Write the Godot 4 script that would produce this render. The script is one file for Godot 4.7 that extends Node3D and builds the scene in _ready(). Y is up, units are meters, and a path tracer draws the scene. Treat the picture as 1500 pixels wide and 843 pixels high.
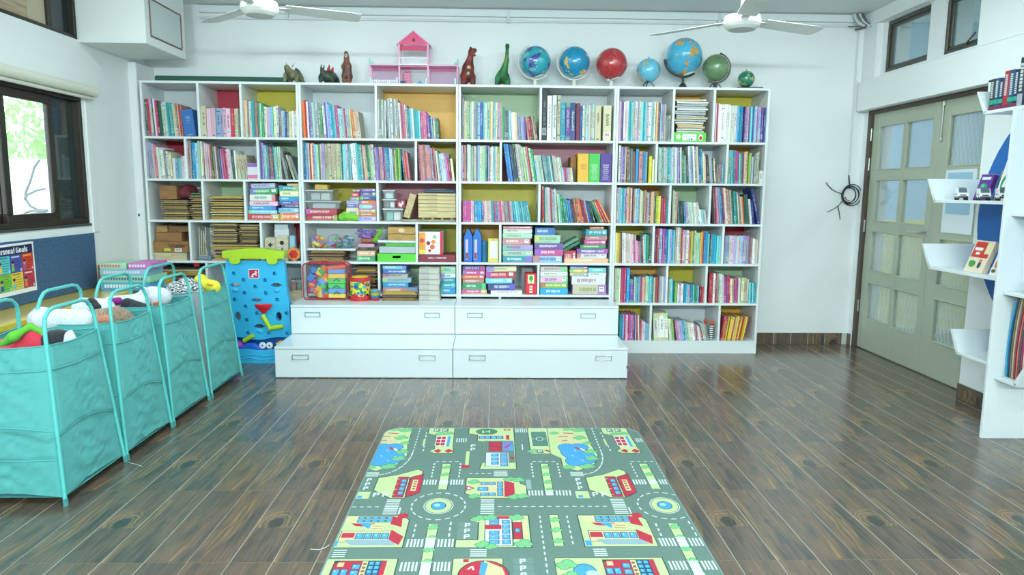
extends Node3D
# A library room: wall of bookcases, step stage with drawers, play mat, toy hampers, double door, display ledges.

var rng := RandomNumberGenerator.new()
var used := {}
var mats := {}
var images_made := {}
const ROOM_L := -1.755
const ROOM_R := 4.17
const ROOM_F := 8.3
const CEIL := 2.765

# sRGB colours by letter, with the word used in labels
const PAL := {
	"R": [[186, 42, 58], "red"], "r": [[203, 128, 130], "dusty-rose"], "P": [[208, 70, 140], "magenta"], "p": [[238, 190, 210], "pale-pink"],
	"V": [[104, 72, 158], "purple"], "v": [[176, 164, 214], "lavender"], "B": [[40, 96, 176], "blue"], "b": [[150, 196, 230], "light-blue"],
	"T": [[32, 146, 160], "teal"], "t": [[112, 206, 214], "aqua"], "G": [[44, 146, 84], "green"], "g": [[168, 214, 182], "pale-green"],
	"Y": [[222, 196, 40], "yellow"], "y": [[240, 232, 186], "cream"], "O": [[226, 104, 48], "orange"], "o": [[236, 184, 138], "peach"],
	"W": [[240, 240, 234], "white"], "w": [[212, 218, 214], "off-white"], "K": [[40, 44, 50], "black"], "k": [[126, 134, 136], "grey"],
	"N": [[126, 82, 64], "brown"], "n": [[204, 192, 160], "tan"], "D": [[38, 58, 122], "dark-blue"], "d": [[40, 92, 78], "dark-green"],
	"L": [[158, 200, 56], "lime"], "C": [[24, 150, 208], "bright-blue"], "M": [[116, 34, 54], "maroon"],
}

func pal(k: String) -> Color:
	var a: Array = PAL[k][0]
	return Color8(a[0], a[1], a[2])

func rgb(r: int, g: int, b: int) -> Color:
	return Color8(r, g, b)

# ---------------------------------------------------------------- mesh building
class Geo:
	var v := PackedVector3Array()
	var n := PackedVector3Array()
	var u := PackedVector2Array()
	var t := Transform3D()

	func vert(p: Vector3, nn: Vector3, uv: Vector2) -> void:
		v.append(t * p)
		n.append((t.basis * nn).normalized())
		u.append(uv)

	# corners run anticlockwise seen from outside
	func quad(a: Vector3, b: Vector3, c: Vector3, d: Vector3, r := Rect2(0, 0, 1, 1)) -> void:
		var nn := (b - a).cross(c - a)
		if nn.length_squared() < 1e-16:
			nn = (c - a).cross(d - a)
		nn = nn.normalized()
		var ua := Vector2(r.position.x, r.end.y)
		var ub := r.end
		var uc := Vector2(r.end.x, r.position.y)
		var ud := r.position
		vert(a, nn, ua); vert(c, nn, uc); vert(b, nn, ub)
		vert(a, nn, ua); vert(d, nn, ud); vert(c, nn, uc)

	func fan(pts: Array, away_from: Vector3) -> void:
		var nn: Vector3 = (pts[1] - pts[0]).cross(pts[2] - pts[0]).normalized()
		var q := pts.duplicate()
		if nn.dot(pts[0] - away_from) < 0.0:
			q.reverse()
			nn = -nn
		for i in range(1, q.size() - 1):
			vert(q[0], nn, Vector2.ZERO); vert(q[i + 1], nn, Vector2.ZERO); vert(q[i], nn, Vector2.ZERO)

	func box(c: Vector3, s: Vector3, b := Basis(), front := Rect2(0, 0, 1, 1), other := Rect2(0, 0, 1, 1)) -> void:
		var x := b.x * s.x * 0.5
		var y := b.y * s.y * 0.5
		var z := b.z * s.z * 0.5
		quad(c - x - y + z, c + x - y + z, c + x + y + z, c - x + y + z, front)
		quad(c + x - y - z, c - x - y - z, c - x + y - z, c + x + y - z, other)
		quad(c + x - y + z, c + x - y - z, c + x + y - z, c + x + y + z, other)
		quad(c - x - y - z, c - x - y + z, c - x + y + z, c - x + y - z, other)
		quad(c - x + y + z, c + x + y + z, c + x + y - z, c - x + y - z, other)
		quad(c - x - y - z, c + x - y - z, c + x - y + z, c - x - y + z, other)

	# a box with bevelled edges
	func cbox(c: Vector3, s: Vector3, ch: float, b := Basis()) -> void:
		var h := s * 0.5
		var g := ch
		g = minf(g, minf(h.x, minf(h.y, h.z)) * 0.9)
		var P := {}
		for sx in [-1, 1]:
			for sy in [-1, 1]:
				for sz in [-1, 1]:
					P[[sx, sy, sz, 0]] = c + b * Vector3(sx * h.x, sy * (h.y - g), sz * (h.z - g))
					P[[sx, sy, sz, 1]] = c + b * Vector3(sx * (h.x - g), sy * h.y, sz * (h.z - g))
					P[[sx, sy, sz, 2]] = c + b * Vector3(sx * (h.x - g), sy * (h.y - g), sz * h.z)
		for s1 in [-1, 1]:
			fan([P[[s1, -1, -1, 0]], P[[s1, 1, -1, 0]], P[[s1, 1, 1, 0]], P[[s1, -1, 1, 0]]], c)
			fan([P[[-1, s1, -1, 1]], P[[1, s1, -1, 1]], P[[1, s1, 1, 1]], P[[-1, s1, 1, 1]]], c)
			fan([P[[-1, -1, s1, 2]], P[[1, -1, s1, 2]], P[[1, 1, s1, 2]], P[[-1, 1, s1, 2]]], c)
			for s2 in [-1, 1]:
				fan([P[[s1, s2, -1, 0]], P[[s1, s2, 1, 0]], P[[s1, s2, 1, 1]], P[[s1, s2, -1, 1]]], c)
				fan([P[[s1, -1, s2, 0]], P[[s1, 1, s2, 0]], P[[s1, 1, s2, 2]], P[[s1, -1, s2, 2]]], c)
				fan([P[[-1, s1, s2, 1]], P[[1, s1, s2, 1]], P[[1, s1, s2, 2]], P[[-1, s1, s2, 2]]], c)
				for s3 in [-1, 1]:
					fan([P[[s1, s2, s3, 0]], P[[s1, s2, s3, 1]], P[[s1, s2, s3, 2]]], c)

	# rows of points; smooth normals; closed_u joins the last column to the first
	func grid(rows: Array, closed_u := true, closed_v := false, flip := false) -> void:
		var nv := rows.size()
		var nu: int = rows[0].size()
		var N := []
		for j in nv:
			var line := []
			for i in nu:
				var i0 := (i - 1 + nu) % nu if closed_u else maxi(i - 1, 0)
				var i1 := (i + 1) % nu if closed_u else mini(i + 1, nu - 1)
				var j0 := (j - 1 + nv) % nv if closed_v else maxi(j - 1, 0)
				var j1 := (j + 1) % nv if closed_v else mini(j + 1, nv - 1)
				var du: Vector3 = rows[j][i1] - rows[j][i0]
				var dv: Vector3 = rows[j1][i] - rows[j0][i]
				var q := du.cross(dv)
				if q.length_squared() < 1e-18:
					var jj := mini(j + 1, nv - 1) if j == 0 else maxi(j - 1, 0)
					q = (rows[jj][i1] - rows[jj][i0]).cross(dv)
				line.append((-q if flip else q).normalized())
			N.append(line)
		for j in (nv if closed_v else nv - 1):
			var j1 := (j + 1) % nv
			for i in (nu if closed_u else nu - 1):
				var i1 := (i + 1) % nu
				var ua := Vector2(float(i) / nu, float(j) / maxf(nv - 1, 1))
				var ub := Vector2(float(i + 1) / nu, float(j) / maxf(nv - 1, 1))
				var uc := Vector2(float(i + 1) / nu, float(j + 1) / maxf(nv - 1, 1))
				var ud := Vector2(float(i) / nu, float(j + 1) / maxf(nv - 1, 1))
				var a := [rows[j][i], N[j][i], ua]
				var b := [rows[j][i1], N[j][i1], ub]
				var c := [rows[j1][i1], N[j1][i1], uc]
				var d := [rows[j1][i], N[j1][i], ud]
				var order := [a, b, c, a, c, d] if flip else [a, c, b, a, d, c]
				for k in order:
					vert(k[0], k[1], k[2])

	func sweep(p: Array, r: Array, seg := 8, caps := true) -> void:
		var rows := []
		var tang: Vector3 = (p[1] - p[0]).normalized()
		var side := tang.cross(Vector3.UP)
		if side.length() < 0.05:
			side = tang.cross(Vector3.RIGHT)
		side = side.normalized()
		for i in p.size():
			var d: Vector3
			if i == 0:
				d = p[1] - p[0]
			elif i == p.size() - 1:
				d = p[i] - p[i - 1]
			else:
				d = (p[i + 1] - p[i]).normalized() + (p[i] - p[i - 1]).normalized()
			d = d.normalized()
			side = (side - d * side.dot(d)).normalized()
			var up := side.cross(d)
			var ring := []
			for k in seg:
				var a := TAU * k / seg
				ring.append(p[i] + (side * cos(a) + up * sin(a)) * float(r[i]))
			rows.append(ring)
		grid(rows, true, false, true)
		if caps:
			for e in [0, p.size() - 1]:
				var inner: Vector3 = p[1] if e == 0 else p[p.size() - 2]
				fan(rows[e], inner)

	func tube(p: Array, r: float, seg := 8) -> void:
		var rr := []
		for i in p.size():
			rr.append(r)
		sweep(p, rr, seg)

	func cyl(a: Vector3, b: Vector3, r0: float, r1: float, seg := 12) -> void:
		sweep([a, b], [r0, r1], seg)

	# profile of (radius, height) from bottom to top, turned round the y axis
	func lathe(prof: Array, at: Vector3, seg := 20, b := Basis()) -> void:
		for j in prof.size() - 1:
			var rows := []
			for q in [prof[j], prof[j + 1]]:
				var ring := []
				for k in seg:
					var a := TAU * k / seg
					ring.append(at + b * Vector3(cos(a) * q[0], q[1], -sin(a) * q[0]))
				rows.append(ring)
			grid(rows, true)

	func ball(c: Vector3, r: Vector3, seg := 16, rings := 10, b := Basis(), noise: FastNoiseLite = null, amp := 0.0) -> void:
		var rows := []
		for j in rings + 1:
			var th := PI * j / rings
			var ring := []
			for k in seg + 1:
				var a := TAU * k / seg
				var d := Vector3(sin(th) * sin(a), -cos(th), sin(th) * cos(a))
				var m := 1.0
				if noise:
					m += amp * noise.get_noise_3dv(d * 100.0)
				ring.append(c + b * (d * r * m))
			rows.append(ring)
		var seamless := noise == null
		var nrm := []
		for j in rings + 1:
			for i in seg:
				pass
		if seamless:
			for j in rings:
				for i in seg:
					var q := [[j, i], [j, i + 1], [j + 1, i + 1], [j + 1, i]]
					var pts := []
					for e in q:
						var p: Vector3 = rows[e[0]][e[1]]
						var l := b.inverse() * (p - c)
						pts.append([p, (b * (l / (r * r))).normalized(), Vector2(float(e[1]) / seg, 1.0 - float(e[0]) / rings)])
					for k in [0, 2, 1, 0, 3, 2]:
						vert(pts[k][0], pts[k][1], pts[k][2])
		else:
			for ring in rows:
				ring.pop_back()
			grid(rows, true)

	# polygon in x, y pulled along z between z0 and z1; front cap maps uv over `area`
	func prism(poly: PackedVector2Array, z0: float, z1: float, area := Rect2(0, 0, 1, 1)) -> void:
		var pts := poly
		if Geometry2D.is_polygon_clockwise(pts):
			pts = pts.duplicate()
			pts.reverse()
		var tri := Geometry2D.triangulate_polygon(pts)
		for i in range(0, tri.size(), 3):
			var a := pts[tri[i]]
			var b := pts[tri[i + 1]]
			var c := pts[tri[i + 2]]
			if (b - a).cross(c - a) < 0.0:
				var s := b
				b = c
				c = s
			for q in [a, c, b]:
				vert(Vector3(q.x, q.y, z1), Vector3(0, 0, 1), Vector2((q.x - area.position.x) / area.size.x, 1.0 - (q.y - area.position.y) / area.size.y))
			for q in [a, b, c]:
				vert(Vector3(q.x, q.y, z0), Vector3(0, 0, -1), Vector2(0.001, 0.001))
		for i in pts.size():
			var a := pts[i]
			var b := pts[(i + 1) % pts.size()]
			quad(Vector3(a.x, a.y, z0), Vector3(b.x, b.y, z0), Vector3(b.x, b.y, z1), Vector3(a.x, a.y, z1), Rect2(0.001, 0.001, 0, 0))

	func done() -> ArrayMesh:
		var arr := []
		arr.resize(Mesh.ARRAY_MAX)
		arr[Mesh.ARRAY_VERTEX] = v
		arr[Mesh.ARRAY_NORMAL] = n
		arr[Mesh.ARRAY_TEX_UV] = u
		var m := ArrayMesh.new()
		m.add_surface_from_arrays(Mesh.PRIMITIVE_TRIANGLES, arr)
		return m

func rounded(x0: float, y0: float, x1: float, y1: float, r: float, k := 5) -> PackedVector2Array:
	var out := PackedVector2Array()
	var cs := [[Vector2(x1 - r, y1 - r), 0.0], [Vector2(x0 + r, y1 - r), 90.0], [Vector2(x0 + r, y0 + r), 180.0], [Vector2(x1 - r, y0 + r), 270.0]]
	for c in cs:
		for i in k + 1:
			var a := deg_to_rad(c[1] + 90.0 * i / k)
			out.append(c[0] + Vector2(cos(a), sin(a)) * r)
	return out

# smooth union of tapered capsules [a, b, ra, rb] meshed as surface nets
func blob(bones: Array, cell: float, k := 0.02) -> ArrayMesh:
	var lo := Vector3.INF
	var hi := -Vector3.INF
	for q in bones:
		var m := maxf(q[2], q[3])
		for e in [q[0], q[1]]:
			lo = lo.min(e - Vector3.ONE * m)
			hi = hi.max(e + Vector3.ONE * m)
	lo -= Vector3.ONE * cell * 2.5
	hi += Vector3.ONE * cell * 2.5
	var nx := int((hi.x - lo.x) / cell) + 1
	var ny := int((hi.y - lo.y) / cell) + 1
	var nz := int((hi.z - lo.z) / cell) + 1
	var f := PackedFloat32Array()
	f.resize(nx * ny * nz)
	f.fill(1.0)
	for q in bones:
		var a: Vector3 = q[0]
		var ab: Vector3 = q[1] - q[0]
		var l2 := maxf(ab.length_squared(), 1e-10)
		var ra: float = q[2]
		var dr: float = q[3] - q[2]
		var pad := Vector3.ONE * (maxf(q[2], q[3]) + k + cell * 1.5)
		var b0 := ((a.min(q[1]) - pad - lo) / cell).floor()
		var b1 := ((a.max(q[1]) + pad - lo) / cell).ceil()
		for z in range(maxi(0, int(b0.z)), mini(nz, int(b1.z) + 1)):
			for y in range(maxi(0, int(b0.y)), mini(ny, int(b1.y) + 1)):
				var at := (z * ny + y) * nx
				for x in range(maxi(0, int(b0.x)), mini(nx, int(b1.x) + 1)):
					var p := lo + Vector3(x, y, z) * cell - a
					var s := clampf(p.dot(ab) / l2, 0.0, 1.0)
					var d := (p - ab * s).length() - ra - dr * s
					var o := f[at + x]
					var h := maxf(k - absf(d - o), 0.0) / k
					f[at + x] = minf(d, o) - h * h * k * 0.25
	var id := PackedInt32Array()
	id.resize(f.size())
	id.fill(-1)
	var vs := PackedVector3Array()
	var step := [0, 1, nx, nx + 1, nx * ny, nx * ny + 1, nx * ny + nx, nx * ny + nx + 1]
	var off := [Vector3(0, 0, 0), Vector3(1, 0, 0), Vector3(0, 1, 0), Vector3(1, 1, 0), Vector3(0, 0, 1), Vector3(1, 0, 1), Vector3(0, 1, 1), Vector3(1, 1, 1)]
	var edges := [[0, 1], [2, 3], [4, 5], [6, 7], [0, 2], [1, 3], [4, 6], [5, 7], [0, 4], [1, 5], [2, 6], [3, 7]]
	for z in nz - 1:
		for y in ny - 1:
			for x in nx - 1:
				var i := (z * ny + y) * nx + x
				var inside := 0
				for e in 8:
					if f[i + step[e]] < 0.0:
						inside += 1
				if inside == 0 or inside == 8:
					continue
				var sum := Vector3.ZERO
				var cnt := 0
				for e in edges:
					var fa := f[i + step[e[0]]]
					var fb := f[i + step[e[1]]]
					if (fa < 0.0) != (fb < 0.0):
						sum += (off[e[0]] as Vector3).lerp(off[e[1]], fa / (fa - fb))
						cnt += 1
				id[i] = vs.size()
				vs.append(lo + (Vector3(x, y, z) + sum / cnt) * cell)
	var idx := PackedInt32Array()
	var dirs := [[1, nx, nx * ny], [nx, nx * ny, 1], [nx * ny, 1, nx]]
	for z in range(1, nz - 1):
		for y in range(1, ny - 1):
			for x in range(1, nx - 1):
				var i := (z * ny + y) * nx + x
				for d in dirs:
					var fa := f[i]
					var fb := f[i + d[0]]
					if (fa < 0.0) == (fb < 0.0):
						continue
					var a := id[i]
					var b := id[i - d[1]]
					var c := id[i - d[1] - d[2]]
					var e := id[i - d[2]]
					if a < 0 or b < 0 or c < 0 or e < 0:
						continue
					if fa < 0.0:
						idx.append_array([a, c, b, a, e, c])
					else:
						idx.append_array([a, b, c, a, c, e])
	var nn := PackedVector3Array()
	nn.resize(vs.size())
	for i in range(0, idx.size(), 3):
		var q := (vs[idx[i + 2]] - vs[idx[i]]).cross(vs[idx[i + 1]] - vs[idx[i]])
		for e in 3:
			nn[idx[i + e]] += q
	for i in nn.size():
		nn[i] = nn[i].normalized()
	var uv := PackedVector2Array()
	uv.resize(vs.size())
	for i in vs.size():
		uv[i] = Vector2((vs[i].x - lo.x) / (hi.x - lo.x), 1.0 - (vs[i].y - lo.y) / (hi.y - lo.y))
	var arr := []
	arr.resize(Mesh.ARRAY_MAX)
	arr[Mesh.ARRAY_VERTEX] = vs
	arr[Mesh.ARRAY_NORMAL] = nn
	arr[Mesh.ARRAY_TEX_UV] = uv
	arr[Mesh.ARRAY_INDEX] = idx
	var m := ArrayMesh.new()
	m.add_surface_from_arrays(Mesh.PRIMITIVE_TRIANGLES, arr)
	return m

# ---------------------------------------------------------------- nodes
func numbered(called: String) -> String:
	var k: int = used.get(called, 0)
	used[called] = k + 1
	return called if k == 0 else "%s_%03d" % [called, k]

func thing(called: String, label: String, category: String, at := Vector3.ZERO, group := "") -> Node3D:
	var o := Node3D.new()
	o.name = numbered(called)
	add_child(o)
	o.position = at
	o.set_meta("label", label)
	o.set_meta("category", category)
	if group:
		o.set_meta("group", group)
	return o

func part(called: String, mesh: Mesh, m: Material, parent: Node3D, label := "") -> MeshInstance3D:
	var o := MeshInstance3D.new()
	o.name = called
	o.mesh = mesh
	o.material_override = m
	parent.add_child(o, true)
	if label:
		o.set_meta("label", label)
	return o

func single(called: String, mesh: Mesh, m: Material, label: String, category: String, at := Vector3.ZERO, group := "") -> MeshInstance3D:
	var o := MeshInstance3D.new()
	o.name = numbered(called)
	o.mesh = mesh
	o.material_override = m
	add_child(o)
	o.position = at
	o.set_meta("label", label)
	o.set_meta("category", category)
	if group:
		o.set_meta("group", group)
	return o

func structure(called: String, mesh: Mesh, m: Material, label: String, category: String) -> MeshInstance3D:
	var o := single(called, mesh, m, label, category)
	o.set_meta("kind", "structure")
	return o

func mat(c: Color, rough := 0.6, metal := 0.0, coat := 0.0) -> StandardMaterial3D:
	var key := [c, rough, metal, coat]
	if mats.has(key):
		return mats[key]
	var m := StandardMaterial3D.new()
	m.albedo_color = c
	m.roughness = rough
	m.metallic = metal
	if coat > 0.0:
		m.clearcoat_enabled = true
		m.clearcoat = coat
		m.clearcoat_roughness = 0.1
	mats[key] = m
	return m

func cloth(c: Color, scale := 40.0) -> StandardMaterial3D:
	var key := ["cloth", c, scale]
	if mats.has(key):
		return mats[key]
	var m := StandardMaterial3D.new()
	m.albedo_color = c
	m.roughness = 0.85
	m.rim_enabled = true
	m.rim = 0.25
	m.normal_enabled = true
	m.normal_texture = weave_normal()
	m.normal_scale = 0.5
	m.uv1_triplanar = true
	m.uv1_scale = Vector3.ONE * scale / 10.0
	mats[key] = m
	return m

func weave_normal() -> Texture2D:
	if not images_made.has("weave"):
		var fn := FastNoiseLite.new()
		fn.seed = 4
		fn.frequency = 0.06
		fn.fractal_octaves = 3
		var im := fn.get_seamless_image(256, 256)
		im.convert(Image.FORMAT_RGBA8)
		im.bump_map_to_normal_map(3.0)
		images_made["weave"] = ImageTexture.create_from_image(im)
	return images_made["weave"]

func glass(c: Color, alpha := 0.12) -> StandardMaterial3D:
	var key := ["glass", c, alpha]
	if mats.has(key):
		return mats[key]
	var m := StandardMaterial3D.new()
	m.transparency = BaseMaterial3D.TRANSPARENCY_ALPHA
	m.albedo_color = Color(c, alpha)
	m.roughness = 0.05
	mats[key] = m
	return m

func tex_mat(t: Texture2D, rough := 0.6, coat := 0.0) -> StandardMaterial3D:
	var m := StandardMaterial3D.new()
	m.albedo_texture = t
	m.roughness = rough
	if coat > 0.0:
		m.clearcoat_enabled = true
		m.clearcoat = coat
		m.clearcoat_roughness = 0.08
	return m

func boxmesh(c: Vector3, s: Vector3, ch := 0.0, b := Basis()) -> ArrayMesh:
	var g := Geo.new()
	if ch > 0.0:
		g.cbox(c, s, ch, b)
	else:
		g.box(c, s, b)
	return g.done()

# box given by its limits
func limits(x0: float, x1: float, y0: float, y1: float, z0: float, z1: float, ch := 0.0) -> ArrayMesh:
	return boxmesh(Vector3(x0 + x1, y0 + y1, z0 + z1) * 0.5, Vector3(absf(x1 - x0), absf(y1 - y0), absf(z1 - z0)), ch)

func letters(text: String, height: float, m: Material, parent: Node3D, at: Vector3, turn := Basis(), called := "lettering", serif := false, width := 0.0) -> MeshInstance3D:
	var tm := TextMesh.new()
	var sf := SystemFont.new()
	sf.font_names = PackedStringArray(["Droid Serif" if serif else "Droid Sans"])
	sf.font_weight = 700
	tm.font = sf
	tm.text = text
	tm.font_size = 32
	tm.pixel_size = height / 26.0
	tm.depth = 0.0012
	tm.curve_step = 3.0
	var o := MeshInstance3D.new()
	o.name = called
	o.mesh = tm
	o.material_override = m
	parent.add_child(o, true)
	var b := turn
	if width > 0.0:
		var w := tm.get_aabb().size.x
		if w > 0.0:
			b = turn * Basis.from_scale(Vector3(width / w, 1, 1))
	o.transform = Transform3D(b, at)
	return o

# ---------------------------------------------------------------- drawing on images
func fill_poly(im: Image, pts: PackedVector2Array, c: Color) -> void:
	var y0 := INF
	var y1 := -INF
	for p in pts:
		y0 = minf(y0, p.y)
		y1 = maxf(y1, p.y)
	var w := im.get_width()
	for y in range(maxi(0, int(ceil(y0 - 0.5))), mini(im.get_height(), int(floor(y1 + 0.5)))):
		var xs := []
		var yy := y + 0.5
		for i in pts.size():
			var a := pts[i]
			var b := pts[(i + 1) % pts.size()]
			if (a.y <= yy) != (b.y <= yy):
				xs.append(a.x + (yy - a.y) / (b.y - a.y) * (b.x - a.x))
		xs.sort()
		for i in range(0, xs.size() - 1, 2):
			var x0 := maxi(0, int(round(xs[i])))
			var x1 := mini(w, int(round(xs[i + 1])))
			if x1 > x0:
				im.fill_rect(Rect2i(x0, y, x1 - x0, 1), c)

func ellipse(c: Vector2, r: Vector2, k := 24) -> PackedVector2Array:
	var out := PackedVector2Array()
	for i in k:
		out.append(c + Vector2(cos(TAU * i / k), sin(TAU * i / k)) * r)
	return out

func stroke(a: Vector2, b: Vector2, w: float) -> PackedVector2Array:
	var s := (b - a).orthogonal().normalized() * w * 0.5
	return PackedVector2Array([a + s, b + s, b - s, a - s])

# ---------------------------------------------------------------- room
func _ready() -> void:
	rng.seed = 11
	var cam := Camera3D.new()
	cam.name = "camera"
	cam.position = Vector3(1.0764, 1.3099, 5.9658)
	cam.rotation = Vector3(-0.1375, -0.0256, 0.0089)
	cam.fov = 44.506
	cam.near = 0.05
	cam.current = true
	add_child(cam)

	var env := Environment.new()
	var sky := Sky.new()
	var sm := ProceduralSkyMaterial.new()
	sm.sky_top_color = Color(0.72, 0.84, 0.93)
	sm.sky_horizon_color = Color(0.90, 0.95, 0.97)
	sm.ground_bottom_color = Color(0.55, 0.58, 0.55)
	sm.ground_horizon_color = Color(0.80, 0.84, 0.84)
	sm.sun_angle_max = 1.0
	sm.energy_multiplier = 9.0
	sky.sky_material = sm
	env.background_mode = Environment.BG_SKY
	env.sky = sky
	env.tonemap_mode = Environment.TONE_MAPPER_LINEAR
	env.tonemap_exposure = 0.82
	env.sdfgi_enabled = true
	env.ssao_enabled = true
	env.ssil_enabled = true
	var we := WorldEnvironment.new()
	we.name = "surroundings"
	we.environment = env
	add_child(we)

	# tube lamps of the room: across the ceiling in front of the shelves, over the floor, and on the wall behind
	tube_lamp(Vector3(0.1, CEIL - 0.05, 1.75), Vector3(0, -1, 0), 3.0, "white ceiling tube lamp over the toy hampers")
	tube_lamp(Vector3(2.6, CEIL - 0.05, 1.75), Vector3(0, -1, 0), 3.0, "white ceiling tube lamp in front of the globes")
	tube_lamp(Vector3(0.2, CEIL - 0.05, 4.6), Vector3(0, -1, 0), 4.0, "white ceiling tube lamp over the near end of the play mat")
	tube_lamp(Vector3(2.6, CEIL - 0.05, 4.6), Vector3(0, -1, 0), 4.0, "white ceiling tube lamp over the bare floor by the display ledges")
	tube_lamp(Vector3(0.0, 2.35, ROOM_F - 0.07), Vector3(0, 0, -1), 14.5, "white tube lamp high on the rear wall, window side")
	tube_lamp(Vector3(2.2, 2.35, ROOM_F - 0.07), Vector3(0, 0, -1), 14.5, "white tube lamp high on the rear wall, door side")

	shell()
	left_side()
	right_side()
	outside()
	next_room()
	bookcases()
	stage()
	play_mat()
	fill_books()
	fill_boxes()
	fill_odds()
	on_top()
	hampers()
	play_wall()
	display_ledges()
	ceiling_things()
	corner_things()

func tube_lamp(at: Vector3, face: Vector3, energy: float, label: String) -> void:
	var o := thing("tube_lamp", label, "lamp", at, "tube lamps")
	var b := Basis.looking_at(face, Vector3.RIGHT if absf(face.y) > 0.5 else Vector3.UP)
	# the lamp lies along x
	var g := Geo.new()
	g.cbox(-face * 0.022, Vector3(1.24, 0.04 if absf(face.y) > 0.5 else 0.07, 0.07 if absf(face.y) > 0.5 else 0.04), 0.006)
	part("housing", g.done(), mat(rgb(236, 238, 236), 0.5), o)
	var glow := StandardMaterial3D.new()
	glow.albedo_color = Color(0.95, 0.97, 0.97)
	glow.emission_enabled = true
	glow.emission = Color(0.9, 0.985, 1.0)
	glow.emission_energy_multiplier = 8.0
	g = Geo.new()
	g.cyl(Vector3(-0.6, 0, 0) + face * 0.014, Vector3(0.6, 0, 0) + face * 0.014, 0.014, 0.014, 10)
	part("glowing_tube", g.done(), glow, o)
	var l := AreaLight3D.new()
	l.name = "lamp_light"
	l.area_size = Vector2(1.2, 0.1)
	l.area_normalize_energy = true
	l.light_energy = energy
	l.light_color = Color(0.9, 0.985, 1.0)
	l.area_range = 20.0
	l.shadow_enabled = true
	var side := Vector3.RIGHT
	var back := -face
	l.transform = Transform3D(Basis(side, back.cross(side), back), face * 0.035)
	o.add_child(l)

func plaster(c: Color) -> StandardMaterial3D:
	var m := StandardMaterial3D.new()
	m.albedo_color = c
	m.roughness = 0.55
	var fn := FastNoiseLite.new()
	fn.seed = 8
	fn.frequency = 0.02
	fn.fractal_octaves = 4
	var im := fn.get_seamless_image(256, 256)
	im.convert(Image.FORMAT_RGBA8)
	im.bump_map_to_normal_map(2.0)
	m.normal_enabled = true
	m.normal_texture = ImageTexture.create_from_image(im)
	m.normal_scale = 0.12
	m.uv1_triplanar = true
	m.uv1_world_triplanar = true
	m.uv1_scale = Vector3.ONE * 0.9
	return m

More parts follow.
